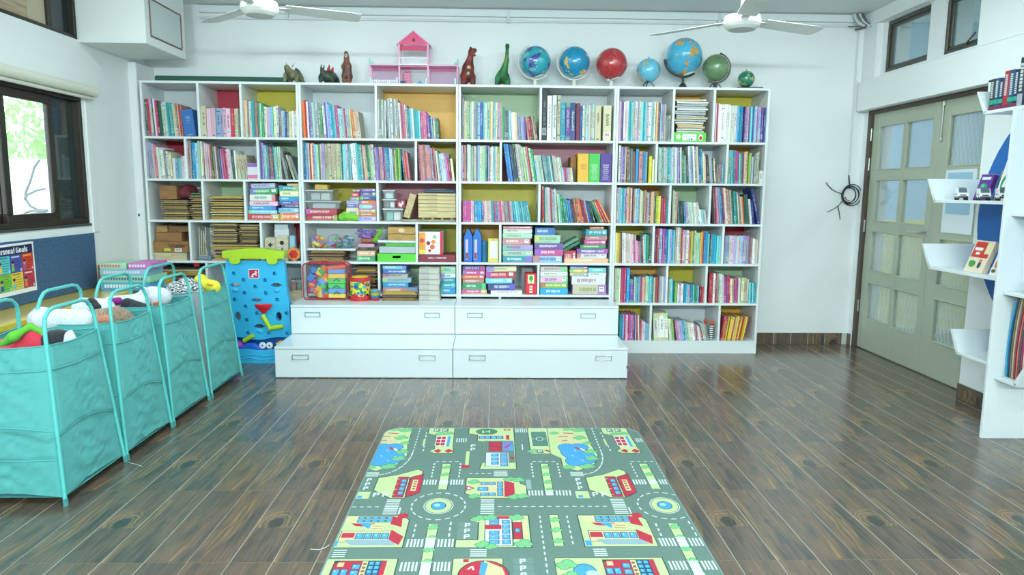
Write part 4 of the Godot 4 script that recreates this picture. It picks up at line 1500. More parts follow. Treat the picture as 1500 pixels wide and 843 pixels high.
	# last row in view: post house with pond, round hall
	mrect(im, ox - 0.14, 1.385, ox + 0.252, 1.62, line)
	mrect(im, ox - 0.137, 1.388, ox + 0.249, 1.617, lawn)
	mell(im, ox - 0.04, 1.48, 0.042, 0.055, rgb(40, 110, 170))
	mell(im, ox - 0.04, 1.48, 0.038, 0.05, blue)
	mell(im, ox - 0.015, 1.49, 0.022, 0.02, rgb(190, 224, 240))
	mbush(im, ox - 0.10, 1.43, 0.03)
	mbush(im, ox - 0.09, 1.50, 0.025)
	mrect(im, ox + 0.03, 1.40, ox + 0.215, 1.58, line)
	mpoly(im, [[0.033, 1.42], [0.05, 1.403], [0.13, 1.403], [0.13, 1.577], [0.033, 1.577]], ox, red)
	mrect(im, ox + 0.045, 1.412, ox + 0.068, 1.44, sand)
	mwin(im, 0.035, 1.45, 0.09, 1.50, 2, 1, ox)
	mwin(im, 0.095, 1.42, 0.128, 1.50, 1, 2, ox)
	mrect(im, ox + 0.13, 1.403, ox + 0.15, 1.577, sand)
	for i in 4:
		mrect(im, ox + 0.134, 1.415 + i * 0.024, ox + 0.146, 1.43 + i * 0.024, rgb(120, 100, 70))
	mwin(im, 0.152, 1.403, 0.195, 1.57, 2, 6, ox)
	mpoly(im, [[0.196, 1.403], [0.214, 1.40], [0.214, 1.50], [0.196, 1.54]], ox, red)
	mrect(im, ox + 0.445, 1.385, ox + 0.625, 1.62, line)
	mrect(im, ox + 0.448, 1.388, ox + 0.622, 1.617, lawn)
	mrect(im, ox + 0.482, 1.393, ox + 0.502, 1.415, red)
	mrect(im, ox + 0.472, 1.393, ox + 0.482, 1.415, white)
	mell(im, ox + 0.555, 1.50, 0.09, 0.10, line)
	mell(im, ox + 0.555, 1.50, 0.086, 0.096, red)
	mpoly(im, [[0.555, 1.40], [0.62, 1.45], [0.63, 1.50], [0.60, 1.59], [0.555, 1.50]], ox, sand)
	mpoly(im, [[0.545, 1.41], [0.57, 1.42], [0.56, 1.50], [0.54, 1.49]], ox, blue)
	mline(im, ox + 0.50, 1.46, ox + 0.515, 1.44, 0.007, white)
	mline(im, ox + 0.515, 1.44, ox + 0.52, 1.465, 0.007, white)
	for i in 3:
		mrect(im, ox + 0.66, 1.385 + i * 0.046, ox + 0.73, 1.427 + i * 0.046, rgb(114, 140, 132))
		mletter_p(im, ox + 0.685, 1.408 + i * 0.046, 0.032, white)

func play_mat() -> void:
	var W := 1.378
	var H := 2.02
	var im := Image.create(int(W * MS), int(H * MS), true, Image.FORMAT_RGB8)
	var road := rgb(104, 130, 121)
	im.fill(road)
	var half := Image.create(im.get_width(), im.get_height(), false, Image.FORMAT_RGB8)
	for k in [-1, 0, 1]:
		mat_motif(im, 0.945 * k)
	# the print starts over past the last row
	var y0 := int(1.62 * MS)
	im.blit_rect(im, Rect2i(0, int(0.60 * MS), im.get_width(), im.get_height() - y0), Vector2i(0, y0))
	# pile: fine grain
	var r := RandomNumberGenerator.new()
	r.seed = 9
	for y in im.get_height():
		for x in range(y % 2, im.get_width(), 2):
			var c := im.get_pixel(x, y)
			var k := 0.88 + 0.2 * r.randf()
			im.set_pixel(x, y, Color(c.r * k, c.g * k, c.b * k))
	var wash := Image.create(im.get_width(), im.get_height(), false, Image.FORMAT_RGBA8)
	wash.fill(Color(0.56, 0.62, 0.58, 0.14))
	im.convert(Image.FORMAT_RGBA8)
	im.blend_rect(wash, Rect2i(0, 0, im.get_width(), im.get_height()), Vector2i.ZERO)
	im.generate_mipmaps()
	var m := tex_mat(ImageTexture.create_from_image(im), 0.95)
	m.metallic_specular = 0.2
	var g := Geo.new()
	# built upright, then laid down: x across, y towards the shelves
	g.t = Transform3D(Basis(Vector3.RIGHT, Vector3(0, 0, -1), Vector3.UP), Vector3(0, 0, 0))
	g.prism(rounded(0, 0, W, H, 0.09, 6), 0.0, 0.007, Rect2(0, 0, W, H))
	var o := thing("play_mat", "green grey play mat printed with a town of streets and red roofs", "rug", Vector3(0.490, 0.0005, 2.225 + H))
	o.rotation.y = 0.0
	part("pile", g.done(), m, o)
	g = Geo.new()
	var edge := []
	for p in rounded(0.0, 0.0, W, H, 0.09, 6):
		edge.append(Vector3(p.x, 0.0045, -p.y))
	edge.append(edge[0])
	g.tube(edge, 0.0045, 6)
	part("bound_edge", g.done(), mat(rgb(120, 150, 148), 0.9), o)

# ---------------------------------------------------------------- books
const BOOKS := {
	"u1r1c0": [[-1622,-1550,285,282,-22,-19,"dRpWdW"], [-1548,-1504,274,270,-22,-22,"PMd"], [-1502,-1402,268,247,-24,-16,"dgWgtTtTg"], [-1400,-1347,255,235,-16,-10,"okoRr"], [-1346,-1255,206,203,-39,-39,"B"]],
	"u1r1c1": [[-1188,-1148,233,232,0,0,"n"], [-1145,-964,219,220,0,0,"ppbvpp"], [-963,-939,215,215,0,0,"R"], [-937,-898,215,214,0,0,"nnk"]],
	"u1r1c2": [[-870,-828,288,287,0,0,"nok"], [-827,-807,274,274,0,0,"w"], [-805,-771,276,275,0,0,"Tk"], [-770,-756,266,267,0,0,"r"], [-755,-713,265,251,0,0,"GgG"], [-709,-640,234,231,0,0,"Wypvbt"], [-637,-598,239,240,0,0,"yW"], [-593,-519,215,187,0,0,"kwbDk"], [-516,-455,195,211,0,0,"yyWwW"]],
	"u1r2c0": [[-1611,-1582,275,275,-19,-17,"vvb"], [-1578,-1544,275,238,-19,-13,"pr"], [-1541,-1488,238,238,-13,-10,"WgW"], [-1484,-1430,230,197,-13,-9,"kwy"], [-1427,-1356,156,157,-3,0,"Wbt"], [-1355,-1331,177,178,-3,0,"pW"]],
	"u1r2c1": [[-1313,-1287,286,282,-7,-5,"rk"], [-1284,-1237,278,274,-9,-5,"CCb"], [-1233,-1193,287,283,0,0,"gWy"], [-1190,-1158,279,275,-13,-10,"PWp"], [-1154,-1083,263,243,-17,-26,"prNGrwN"], [-1080,-1029,226,235,-26,-26,"bDbPpR"], [-1026,-980,235,231,-22,-17,"PpWp"], [-977,-945,223,223,-16,-9,"dW"], [-943,-861,190,186,-24,-39,"nnn"]],
	"u1r2c2": [[-756,-727,288,284,-4,-3,"Vv"], [-723,-679,271,251,-10,-7,"tWTk"], [-676,-640,247,247,-10,-9,"MkN"], [-637,-576,251,252,-14,-9,"TtgkgW"], [-561,-468,223,165,-52,-96,"kKnk"]],
	"u2r1c0": [[-413,-382,287,287,-10,-9,"OR"], [-378,-341,279,280,-12,-10,"WVv"], [-338,-257,270,267,-12,-12,"gvgkG"], [-254,-213,277,273,-19,-16,"WVb"], [-210,-134,257,249,-21,-16,"vCTbP"], [-131,-55,231,230,-17,-17,"bgvRb"], [-51,-29,230,226,-19,-17,"ny"], [-28,34,213,202,-24,-24,"Oon"]],
	"u2r1c1": [[167,233,298,290,0,0,"wkwkw"], [236,326,304,304,-13,-16,"kwkwkwk"], [329,399,279,259,-22,-19,"WrPrpk"], [402,431,239,235,-16,-12,"Tt"], [435,450,231,231,-14,-12,"W"], [453,501,227,215,-12,-10,"TTt"], [504,552,211,212,-12,-12,"PrP"], [555,597,195,171,-17,-12,"VDt"], [601,640,167,163,-10,-9,"nGd"]],
	"u2r2c0": [[-412,-385,284,282,0,0,"BTb"], [-381,-325,284,281,-7,-5,"WRyrb"], [-322,-273,276,275,-7,-5,"tyGp"], [-269,-133,279,278,-5,-3,"vnnnnnnn"], [-130,-45,278,278,-7,-10,"gdttpTt"], [-41,-4,279,288,-21,-17,"WW"], [-1,45,290,272,-21,-16,"tTt"], [49,108,272,273,-22,-26,"NondG"], [112,144,277,273,-24,-19,"ngW"], [148,211,260,261,-17,-12,"vVrv"], [214,267,261,253,-12,-9,"PCTBW"], [271,322,245,245,-12,-9,"bNLG"], [325,347,245,246,-9,-7,"LG"], [351,400,237,217,-33,-33,"DORr"]],
	"u2r2c1": [[484,580,281,277,-17,-22,"MrrrNrrr"], [583,618,261,248,-24,-26,"vMr"], [621,647,240,240,-35,-35,"Wk"], [650,700,215,216,-33,-33,"bWv"], [703,734,212,208,-35,-33,"PM"], [738,755,174,174,-22,-17,"y"]],
	"u3r1c0": [[816,835,313,311,0,0,"kk"], [837,876,305,289,0,0,"yng"], [879,936,289,288,0,0,"gyvk"], [939,982,289,286,0,0,"bB"], [985,1012,286,290,0,0,"tW"], [1014,1038,290,291,0,0,"g"], [1040,1060,291,291,0,0,"o"], [1062,1096,287,287,0,0,"ty"], [1099,1149,287,251,-7,-9,"vrgG"], [1152,1200,238,222,-9,-12,"kdkb"], [1203,1249,214,215,-16,-10,"Wyn"], [1253,1320,198,170,-12,-14,"kvbvV"], [1323,1367,170,187,-23,-37,"rRM"], [1369,1396,183,183,-39,-37,"nN"]],
	"u3r1c1": [[1444,1480,409,408,0,0,"K"], [1484,1520,341,342,0,0,"W"], [1523,1557,344,345,0,0,"w"], [1561,1586,345,345,0,0,"n"], [1588,1626,290,291,0,0,"T"], [1628,1664,291,291,0,0,"V"], [1665,1706,291,292,0,0,"D"], [1710,1739,286,286,0,0,"M"], [1742,1756,267,268,0,0,"B"], [1760,1820,273,273,0,0,"Wgww"], [1823,1856,300,279,0,0,"yw"], [1859,1907,271,272,0,0,"y"], [1923,1988,272,273,0,0,"y"]],
	"u3r2c0": [[814,852,282,271,0,0,"bRr"], [856,888,282,283,0,0,"gWW"], [892,936,274,275,0,0,"gknv"], [940,1014,277,276,0,0,"byggG"], [1017,1034,276,276,0,0,"Dv"], [1038,1113,272,272,0,0,"nWgtpoL"]],
	"u3r2c1": [[1184,1223,302,300,-43,-43,"BC"], [1227,1265,294,295,-43,-42,"DdK"], [1268,1315,291,291,-42,-38,"kWnw"], [1318,1371,274,275,-42,-40,"gLWrR"], [1375,1409,258,254,-43,-40,"gG"], [1413,1470,212,209,-33,-35,"bWgw"], [1473,1547,204,205,-38,-31,"dtkTkTwT"], [1551,1617,209,189,-28,-31,"nwnWg"], [1620,1713,113,114,-17,-12,"vPRvpnyK"]],
	"u3r3c0": [[824,885,169,167,0,0,"PPPP"], [888,916,167,167,0,0,"pp"], [920,989,170,168,-5,-9,"CCCB"], [992,1053,168,168,-9,-9,"ppnp"], [1056,1077,167,167,-10,-10,"TT"], [1081,1162,167,168,-12,-14,"PBrPpr"], [1166,1230,166,167,-16,-17,"kkRkpb"], [1233,1353,166,165,-22,-39,"TttTtTtT"]],
	"u3r3c1": [[1449,1471,290,286,-9,-7,"MR"], [1475,1536,282,278,-12,-17,"dtnpgR"], [1539,1579,269,265,-19,-24,"gvwn"], [1583,1626,231,214,-30,-35,"gtG"], [1630,1684,197,172,-30,-43,"GTTC"], [1687,1720,185,181,-48,-48,"VMK"], [1724,1788,185,190,-52,-52,"ONOOK"], [1792,1867,186,161,-48,-70,"MRbDKd"], [1870,1923,156,161,-91,-104,"dGO"], [1927,1971,170,162,-113,-130,"RO"]],
	"u4r1c0": [[2044,2077,313,307,0,0,"pV"], [2080,2335,306,307,0,0,"WpWtTtnWvntTtpWbgW"], [2339,2368,302,300,0,0,"oN"], [2372,2415,292,281,0,0,"bvkn"], [2418,2455,201,201,0,0,"kk"]],
	"u4r1c2": [[2805,2835,305,303,0,0,"pRW"], [2838,2977,291,286,0,0,"WWWwWWWWW"], [2980,3032,282,280,0,0,"bCTB"], [3036,3178,280,280,0,0,"DPvpVtTBvtPvb"], [3182,3213,272,268,0,0,"VD"]],
	"u4r2c0": [[2052,2068,290,290,0,0,"W"], [2071,2113,282,279,0,0,"vVn"], [2116,2134,279,280,-7,-5,"N"], [2137,2165,267,267,-7,-5,"kdk"], [2168,2188,244,244,-5,-3,"N"], [2191,2210,263,264,0,0,"C"], [2214,2245,242,243,0,0,"r"], [2247,2281,239,247,0,0,"CTb"], [2293,2316,209,210,0,0,"Y"], [2320,2335,184,184,0,0,"y"]],
	"u4r2c1": [[2370,2446,278,277,-5,-5,"gwtgnbg"], [2450,2525,279,284,-9,-10,"TbWvwW"], [2528,2560,279,280,-12,-12,"vVW"], [2563,2614,271,162,-17,-12,"Gkd"], [2617,2649,289,289,-21,-19,"Wbv"], [2652,2699,289,290,-26,-23,"Wkn"], [2703,2727,281,273,-19,-16,"BC"], [2730,2778,239,223,-19,-19,"yoKD"], [2781,2830,206,198,-23,-19,"nbKy"], [2833,2891,151,152,0,0,"krkt"]],
	"u4r2c2": [[2931,2952,262,263,-5,-3,"g"], [2956,2984,263,263,-9,-7,"tT"], [2987,3013,259,255,-12,-9,"PP"], [3017,3054,242,242,-7,-5,"tGV"], [3057,3089,242,256,-5,-3,"on"], [3092,3118,228,247,0,0,"LYt"], [3122,3136,213,214,0,0,"W"], [3139,3181,226,256,0,0,"kgn"], [3185,3215,103,104,0,0,"W"]],
	"u4r3c0": [[2048,2116,285,281,0,0,"nbtTb"], [2119,2170,281,281,0,0,"PnOW"], [2174,2228,273,278,0,0,"MnWtb"], [2231,2280,260,259,0,0,"ynGr"], [2284,2357,244,257,0,0,"rbNook"], [2361,2403,219,219,0,0,"LY"], [2407,2442,206,206,0,0,"PR"], [2443,2459,202,202,0,0,"T"]],
	"u4r3c1": [[2493,2538,271,237,-3,-2,"ngnr"], [2542,2586,181,179,-12,-10,"dKd"], [2589,2622,173,171,-23,-23,"Bv"], [2626,2724,171,170,-26,-26,"WgWgWywW"], [2728,2779,114,110,-21,-16,"Wtgw"]],
	"u4r3c2": [[2819,2868,291,296,-26,-39,"KNPp"], [2871,2907,296,294,-39,-39,"bCD"], [2911,2941,292,288,-39,-37,"RWy"], [2944,2979,275,274,-30,-26,"rkn"], [2983,3027,267,259,-24,-22,"dTG"], [3031,3054,242,238,-30,-30,"Wk"], [3057,3080,225,216,-26,-22,"oO"], [3083,3113,233,234,-17,-17,"dd"], [3117,3156,199,182,-35,-30,"wD"], [3159,3181,277,273,-96,-87,"D"]],
	"u4r4c0": [[2044,2100,246,242,0,0,"yYYN"], [2104,2197,242,234,-7,-14,"WWpyWpp"], [2201,2222,234,230,-17,-16,"Pp"], [2225,2261,178,178,-9,-7,"pPk"], [2264,2292,213,217,-16,-14,"dRW"], [2296,2349,231,235,-9,-3,"tTGKd"]],
	"u4r4c1": [[2365,2397,283,282,0,0,"MR"], [2400,2423,279,279,0,0,"b"], [2427,2444,275,275,0,0,"PV"], [2446,2467,275,275,0,0,"VB"], [2471,2529,271,272,0,0,"tvCt"], [2533,2579,293,289,0,0,"nwn"], [2582,2607,276,276,0,0,"RW"], [2611,2653,266,264,0,0,"pWr"], [2657,2697,264,260,0,0,"YGy"], [2701,2733,247,247,0,0,"gg"], [2736,2759,256,256,0,0,"YO"], [2763,2812,251,234,0,0,"BCt"], [2816,2866,239,235,0,0,"NCTC"], [2869,2905,226,226,0,0,"tt"]],
	"u4r4c2": [[2930,2958,226,225,0,0,"vb"], [2962,3121,225,226,0,0,"Wpvwpbvwv"], [3125,3152,210,211,0,0,"kr"], [3155,3198,206,193,0,0,"WWn"]],
	"u4r5c0": [[2050,2099,283,283,0,0,"ngy"], [2103,2145,283,283,0,0,"PRP"], [2149,2176,281,278,0,0,"C"], [2179,2211,188,183,0,0,"V"], [2215,2270,210,210,0,0,"wtTbk"], [2273,2311,210,211,0,0,"Pon"], [2314,2371,211,211,0,0,"ygTtT"], [2375,2412,202,211,0,0,"nNR"], [2416,2471,216,212,0,0,"kpgwv"]],
	"u4r5c1": [[2491,2532,198,190,-3,-3,"gtT"], [2535,2558,172,168,0,0,"GL"], [2562,2614,154,153,0,0,"WpW"], [2617,2690,146,151,0,0,"CtpBT"], [2694,2744,142,142,0,0,"tGTt"], [2749,2783,133,133,0,0,"MR"]],
	"u4r5c2": [[2817,2849,245,243,0,0,"RR"], [2853,2871,240,241,0,0,"W"], [2874,2896,241,241,-9,-7,"Rp"], [2899,2946,241,237,-16,-14,"gWw"], [2949,2996,223,219,-21,-10,"PVPR"], [3000,3034,201,202,-10,-9,"yn"], [3037,3064,202,202,-9,-7,"PP"], [3068,3087,202,202,-5,-3,"W"], [3093,3154,202,202,0,0,"ynn"], [3157,3213,171,167,-5,-9,"tTtT"]],
	"u4r6c0": [[2100,2137,211,211,0,0,"TCb"], [2141,2223,211,211,0,0,"PpRPvP"], [2227,2263,207,207,-10,-9,"bRW"], [2266,2343,171,135,0,0,"RrpWbtb"]],
	"u4r6c1": [[2383,2505,224,226,-12,-17,"WWWW"], [2508,2559,177,172,-22,-26,"ygLK"], [2562,2649,159,159,-28,-31,"PvpvbTb"], [2652,2731,150,141,-26,-26,"gWyWp"], [2735,2782,123,114,-26,-26,"rWbR"], [2785,2833,137,133,-35,-35,"nk"]],
	"u4r6c2": [[2928,3126,201,202,24,35,"RYRYMYYRyYRYRYYR"]],
}

func spine_image(books: Array) -> ImageTexture:
	# every spine gets a strip of its own, 16 x 128 pixels
	var r := RandomNumberGenerator.new()
	r.seed = 21
	var im := Image.create(2048, 1024, true, Image.FORMAT_RGB8)
	im.fill(Color(0.93, 0.92, 0.87))
	for b in books:
		var i: int = b.slot
		var x := (i % 128) * 16
		var y := (i / 128) * 128
		var c := pal(b.key)
		c.h = wrapf(c.h + r.randf_range(-0.015, 0.015), 0.0, 1.0)
		c.v = clampf(c.v * r.randf_range(0.86, 1.08), 0.0, 1.0)
		c = c.lerp(Color(0.95, 0.95, 0.94), 0.10)
		im.fill_rect(Rect2i(x, y, 16, 128), c)
		var light := c.v > 0.7 and c.s < 0.35
		var ink := c.lerp(c.darkened(0.6), 0.6) if light else c.lerp(Color(0.95, 0.94, 0.9), r.randf_range(0.3, 0.75))
		var accent := c.lerp(Color.from_hsv(r.randf(), 0.5, 0.85), 0.55)
		var style := r.randi() % 8
		if style == 0:
			im.fill_rect(Rect2i(x, y, 16, 10 + r.randi() % 14), accent)
			im.fill_rect(Rect2i(x, y + 114, 16, 14), accent)
		elif style == 1:
			im.fill_rect(Rect2i(x, y + 96, 16, 18), c.lerp(Color(0.95, 0.95, 0.92), 0.6))
			im.fill_rect(Rect2i(x + 4, y + 100, 8, 9), accent)
		elif style == 2:
			im.fill_rect(Rect2i(x, y + 12, 16, 4), ink)
			im.fill_rect(Rect2i(x, y + 110, 16, 4), ink)
		elif style == 3:
			im.fill_rect(Rect2i(x, y + 84, 16, 44), c.lerp(accent, 0.5))
		if style < 5 or r.randf() < 0.4:
			# title along the spine: a run of small marks
			var at := y + 22 + r.randi() % 10
			var stop := y + 66 + r.randi() % 26
			while at < stop:
				var l := 2 + r.randi() % 3
				im.fill_rect(Rect2i(x + 5 + r.randi() % 2, at, 6 - r.randi() % 3, l), ink)
				at += l + 1 + (r.randi() % 5) / 4 * 4
		if r.randf() < 0.35:
			im.fill_rect(Rect2i(x + 5, y + 118, 6, 6), ink)
		# worn edges of the spine
		for k in 10:
			im.set_pixel(x + (0 if r.randf() < 0.5 else 15), y + r.randi() % 128, c.lightened(0.4))
	im.fill_rect(Rect2i(2032, 1008, 16, 16), Color(0.93, 0.92, 0.87))
	im.generate_mipmaps()
	return ImageTexture.create_from_image(im)

func book_geo(g: Geo, pg: Geo, w: float, h: float, d: float, slot: int) -> void:
	# stands on y = 0, spine at z = 0 facing +z, x from 0 to w
	var sp := Rect2(((slot % 128) * 16 + 1) / 2048.0, ((slot / 128) * 128) / 1024.0, 14 / 2048.0, 127 / 1024.0)
	var plain := Rect2(sp.position.x + sp.size.x * 0.06, sp.position.y + 0.02, 0.0005, 0.0005)
	var t := minf(0.0016, w * 0.2)
	g.box(Vector3(w * 0.5, h * 0.5, -t), Vector3(w, h, 2 * t), Basis(), sp, plain)
	g.box(Vector3(t * 0.5, h * 0.5, -d * 0.5 - t), Vector3(t, h, d - 2 * t), Basis(), plain, plain)
	g.box(Vector3(w - t * 0.5, h * 0.5, -d * 0.5 - t), Vector3(t, h, d - 2 * t), Basis(), plain, plain)
	var paper := Rect2(2036 / 2048.0, 1012 / 1024.0, 0.001, 0.001)
	pg.box(Vector3(w * 0.5, h * 0.5 - 0.0008, -d * 0.5 - t + 0.003), Vector3(w - 2 * t, h - 0.0046, d - 2 * t - 0.006), Basis(), paper, paper)

func cell_bounds(u: int, r: int, k: int) -> Array:
	var xs := [UX[u] + 0.019]
	for d in DIV[u][r % 2]:
		xs.append(d)
	xs.append(UX[u + 1] - 0.019)
	return [xs[k] + (0.0 if k == 0 else 0.009), xs[k + 1] - (0.0 if k == xs.size() - 2 else 0.009)]

func right_edge(b: Dictionary) -> Array:
	# lower and upper point of a leaning book's right face
	var lo: Vector2
	if b.th >= 0.0:
		lo = Vector2(b.x, 0.0) + Vector2(cos(b.th), sin(b.th)) * b.w
	else:
		lo = Vector2(b.x + b.pitch, 0.0)
	return [lo, lo + Vector2(-sin(b.th), cos(b.th)) * b.h]

# no book may cut the one before it: stand it up or push it along until it clears
func settle(list: Array, lim: Array) -> void:
	for i in list.size():
		var b: Dictionary = list[i]
		for n in 90:
			var cut := 0.0
			var lo := Vector2(b.x, 0.0)
			if b.th < 0.0:
				lo = Vector2(b.x + b.pitch, 0.0) - Vector2(cos(b.th), sin(b.th)) * b.w
			var hi: Vector2 = lo + Vector2(-sin(b.th), cos(b.th)) * b.h
			cut = maxf(cut, lim[0] + 0.001 - minf(hi.x, lo.x))
			for j in range(maxi(0, i - 3), i):
				var e := right_edge(list[j])
				for y in [0.0, 0.3, 0.6, 0.9, 1.0]:
					var yy: float = minf(hi.y, e[1].y) * y
					var ax: float = e[0].x + (e[1].x - e[0].x) * (yy - e[0].y) / maxf(e[1].y - e[0].y, 0.001)
					var bx: float = lo.x + (hi.x - lo.x) * (yy - lo.y) / maxf(hi.y - lo.y, 0.001)
					cut = maxf(cut, ax + 0.0004 - bx)
			if cut <= 0.0:
				break
			var prev_th: float = list[i - 1].th if i > 0 else 0.0
			if b.th > prev_th + 0.004:
				b.th = maxf(prev_th, b.th - 0.004)
			b.x += minf(cut, 0.0015)
	# what now stands past the divider is squeezed back by thinning every book a little
	var e2 := right_edge(list[-1])
	var over: float = maxf(e2[0].x, e2[1].x) - lim[1] + 0.001
	if over > 0.0:
		var x0: float = list[0].x
		var f: float = 1.0 - over / (e2[0].x - x0)
		for b in list:
			b.x = x0 + (b.x - x0) * f
			b.w *= f * 0.99
			b.pitch *= f

func fill_books() -> void:
	var r := RandomNumberGenerator.new()
	r.seed = 33
	var all := []
	for cell in BOOKS:
		var u := int(cell[1]) - 1
		var row := int(cell[3]) - 1
		var k := int(cell[5])
		var base: float = SY[row + 1] + 0.0095
		var top: float = SY[row] - 0.02
		var list := []
		for q in BOOKS[cell]:
			var keys: String = q[6]
			var n := keys.length()
			var wts := []
			var sum := 0.0
			for i in n:
				wts.append(r.randf_range(0.7, 1.3))
				sum += wts[i]
			var x: float = q[0] * 0.001
			for i in n:
				var a := (i + 0.5) / n
				var pitch: float = (q[1] - q[0]) * 0.001 * wts[i] / sum
				var h: float = lerpf(q[2], q[3], a) * 0.001 * (1.0 if keys.count(keys[0]) == n else r.randf_range(0.975, 1.015))
				var lean: float = lerpf(q[4], q[5], a) * 0.001
				h = minf(h, top - base)
				var th := atan2(-lean, h)
				list.append({"x": x, "w": maxf(pitch * cos(th) * 0.95, 0.0022), "pitch": pitch, "h": h / cos(th) - absf(sin(th)) * pitch * 0.5, "th": th, "key": keys[i], "u": u, "row": row, "k": k, "base": base, "z": 0.366 - r.randf() * 0.016})
				x += pitch
		settle(list, cell_bounds(u, row, k))
		for i in list.size():
			var b: Dictionary = list[i]
			b.left = list[i - 1].key if i > 0 else ""
			b.right = list[i + 1].key if i + 1 < list.size() else ""
			b.slot = all.size()
			all.append(b)
	var atlas := tex_mat(spine_image(all), 0.42)
	atlas.metallic_specular = 0.4
	var paper := mat(rgb(236, 232, 216), 0.85)
	var order := range(all.size())
	order.sort_custom(func(a, b): return all[a].w * all[a].h > all[b].w * all[b].h)
	var chosen := {}
	for i in 300:
		chosen[order[i]] = true
	var sg := Geo.new()
	var spg := sg
	for i in all.size():
		var b: Dictionary = all[i]
		var pos := Vector3(b.x, b.base, b.z)
		var turn := Basis(Vector3(0, 0, 1), b.th)
		if b.th < 0.0:
			# leaning the other way it rests on its other lower edge
			pos.x += b.pitch
			pos -= turn * Vector3(b.w, 0, 0)
		if chosen.has(i):
			var hw: String = "tall" if b.h > 0.27 else ("short" if b.h < 0.2 else "")
			var ww: String = "thick" if b.w > 0.026 else ("slim" if b.w < 0.014 else "")
			var words := [hw, ww, PAL[b.key][1], "book"]
			var nb := ""
			if b.left != "" and b.right != "":
				nb = "between %s and %s ones" % [PAL[b.left][1], PAL[b.right][1]]
				if b.left == b.right:
					nb = "between two %s ones" % PAL[b.left][1]
			elif b.left != "":
				nb = "at the open end after %s one" % PAL[b.left][1]
			else:
				nb = "at the divider before %s one" % PAL[b.right][1]
			var label := " ".join(words.filter(func(q): return q != "")) + " " + nb + ", " + cell_phrase(b.u, b.row, b.k)
			var o := thing("book", label, "book", pos, "books on the white bookcases")
			o.transform = Transform3D(turn, pos)
			var g := Geo.new()
			var pg := Geo.new()
			book_geo(g, pg, b.w, b.h, 0.205, b.slot)
			part("cover", g.done(), atlas, o)
			part("pages", pg.done(), paper, o)
		else:
			sg.t = Transform3D(turn, pos)
			book_geo(sg, sg, b.w, b.h, 0.2, b.slot)
	var s := single("thin_books", sg.done(), atlas, "thin books and booklets packed between the larger books on all shelves", "books")
	s.set_meta("kind", "stuff")

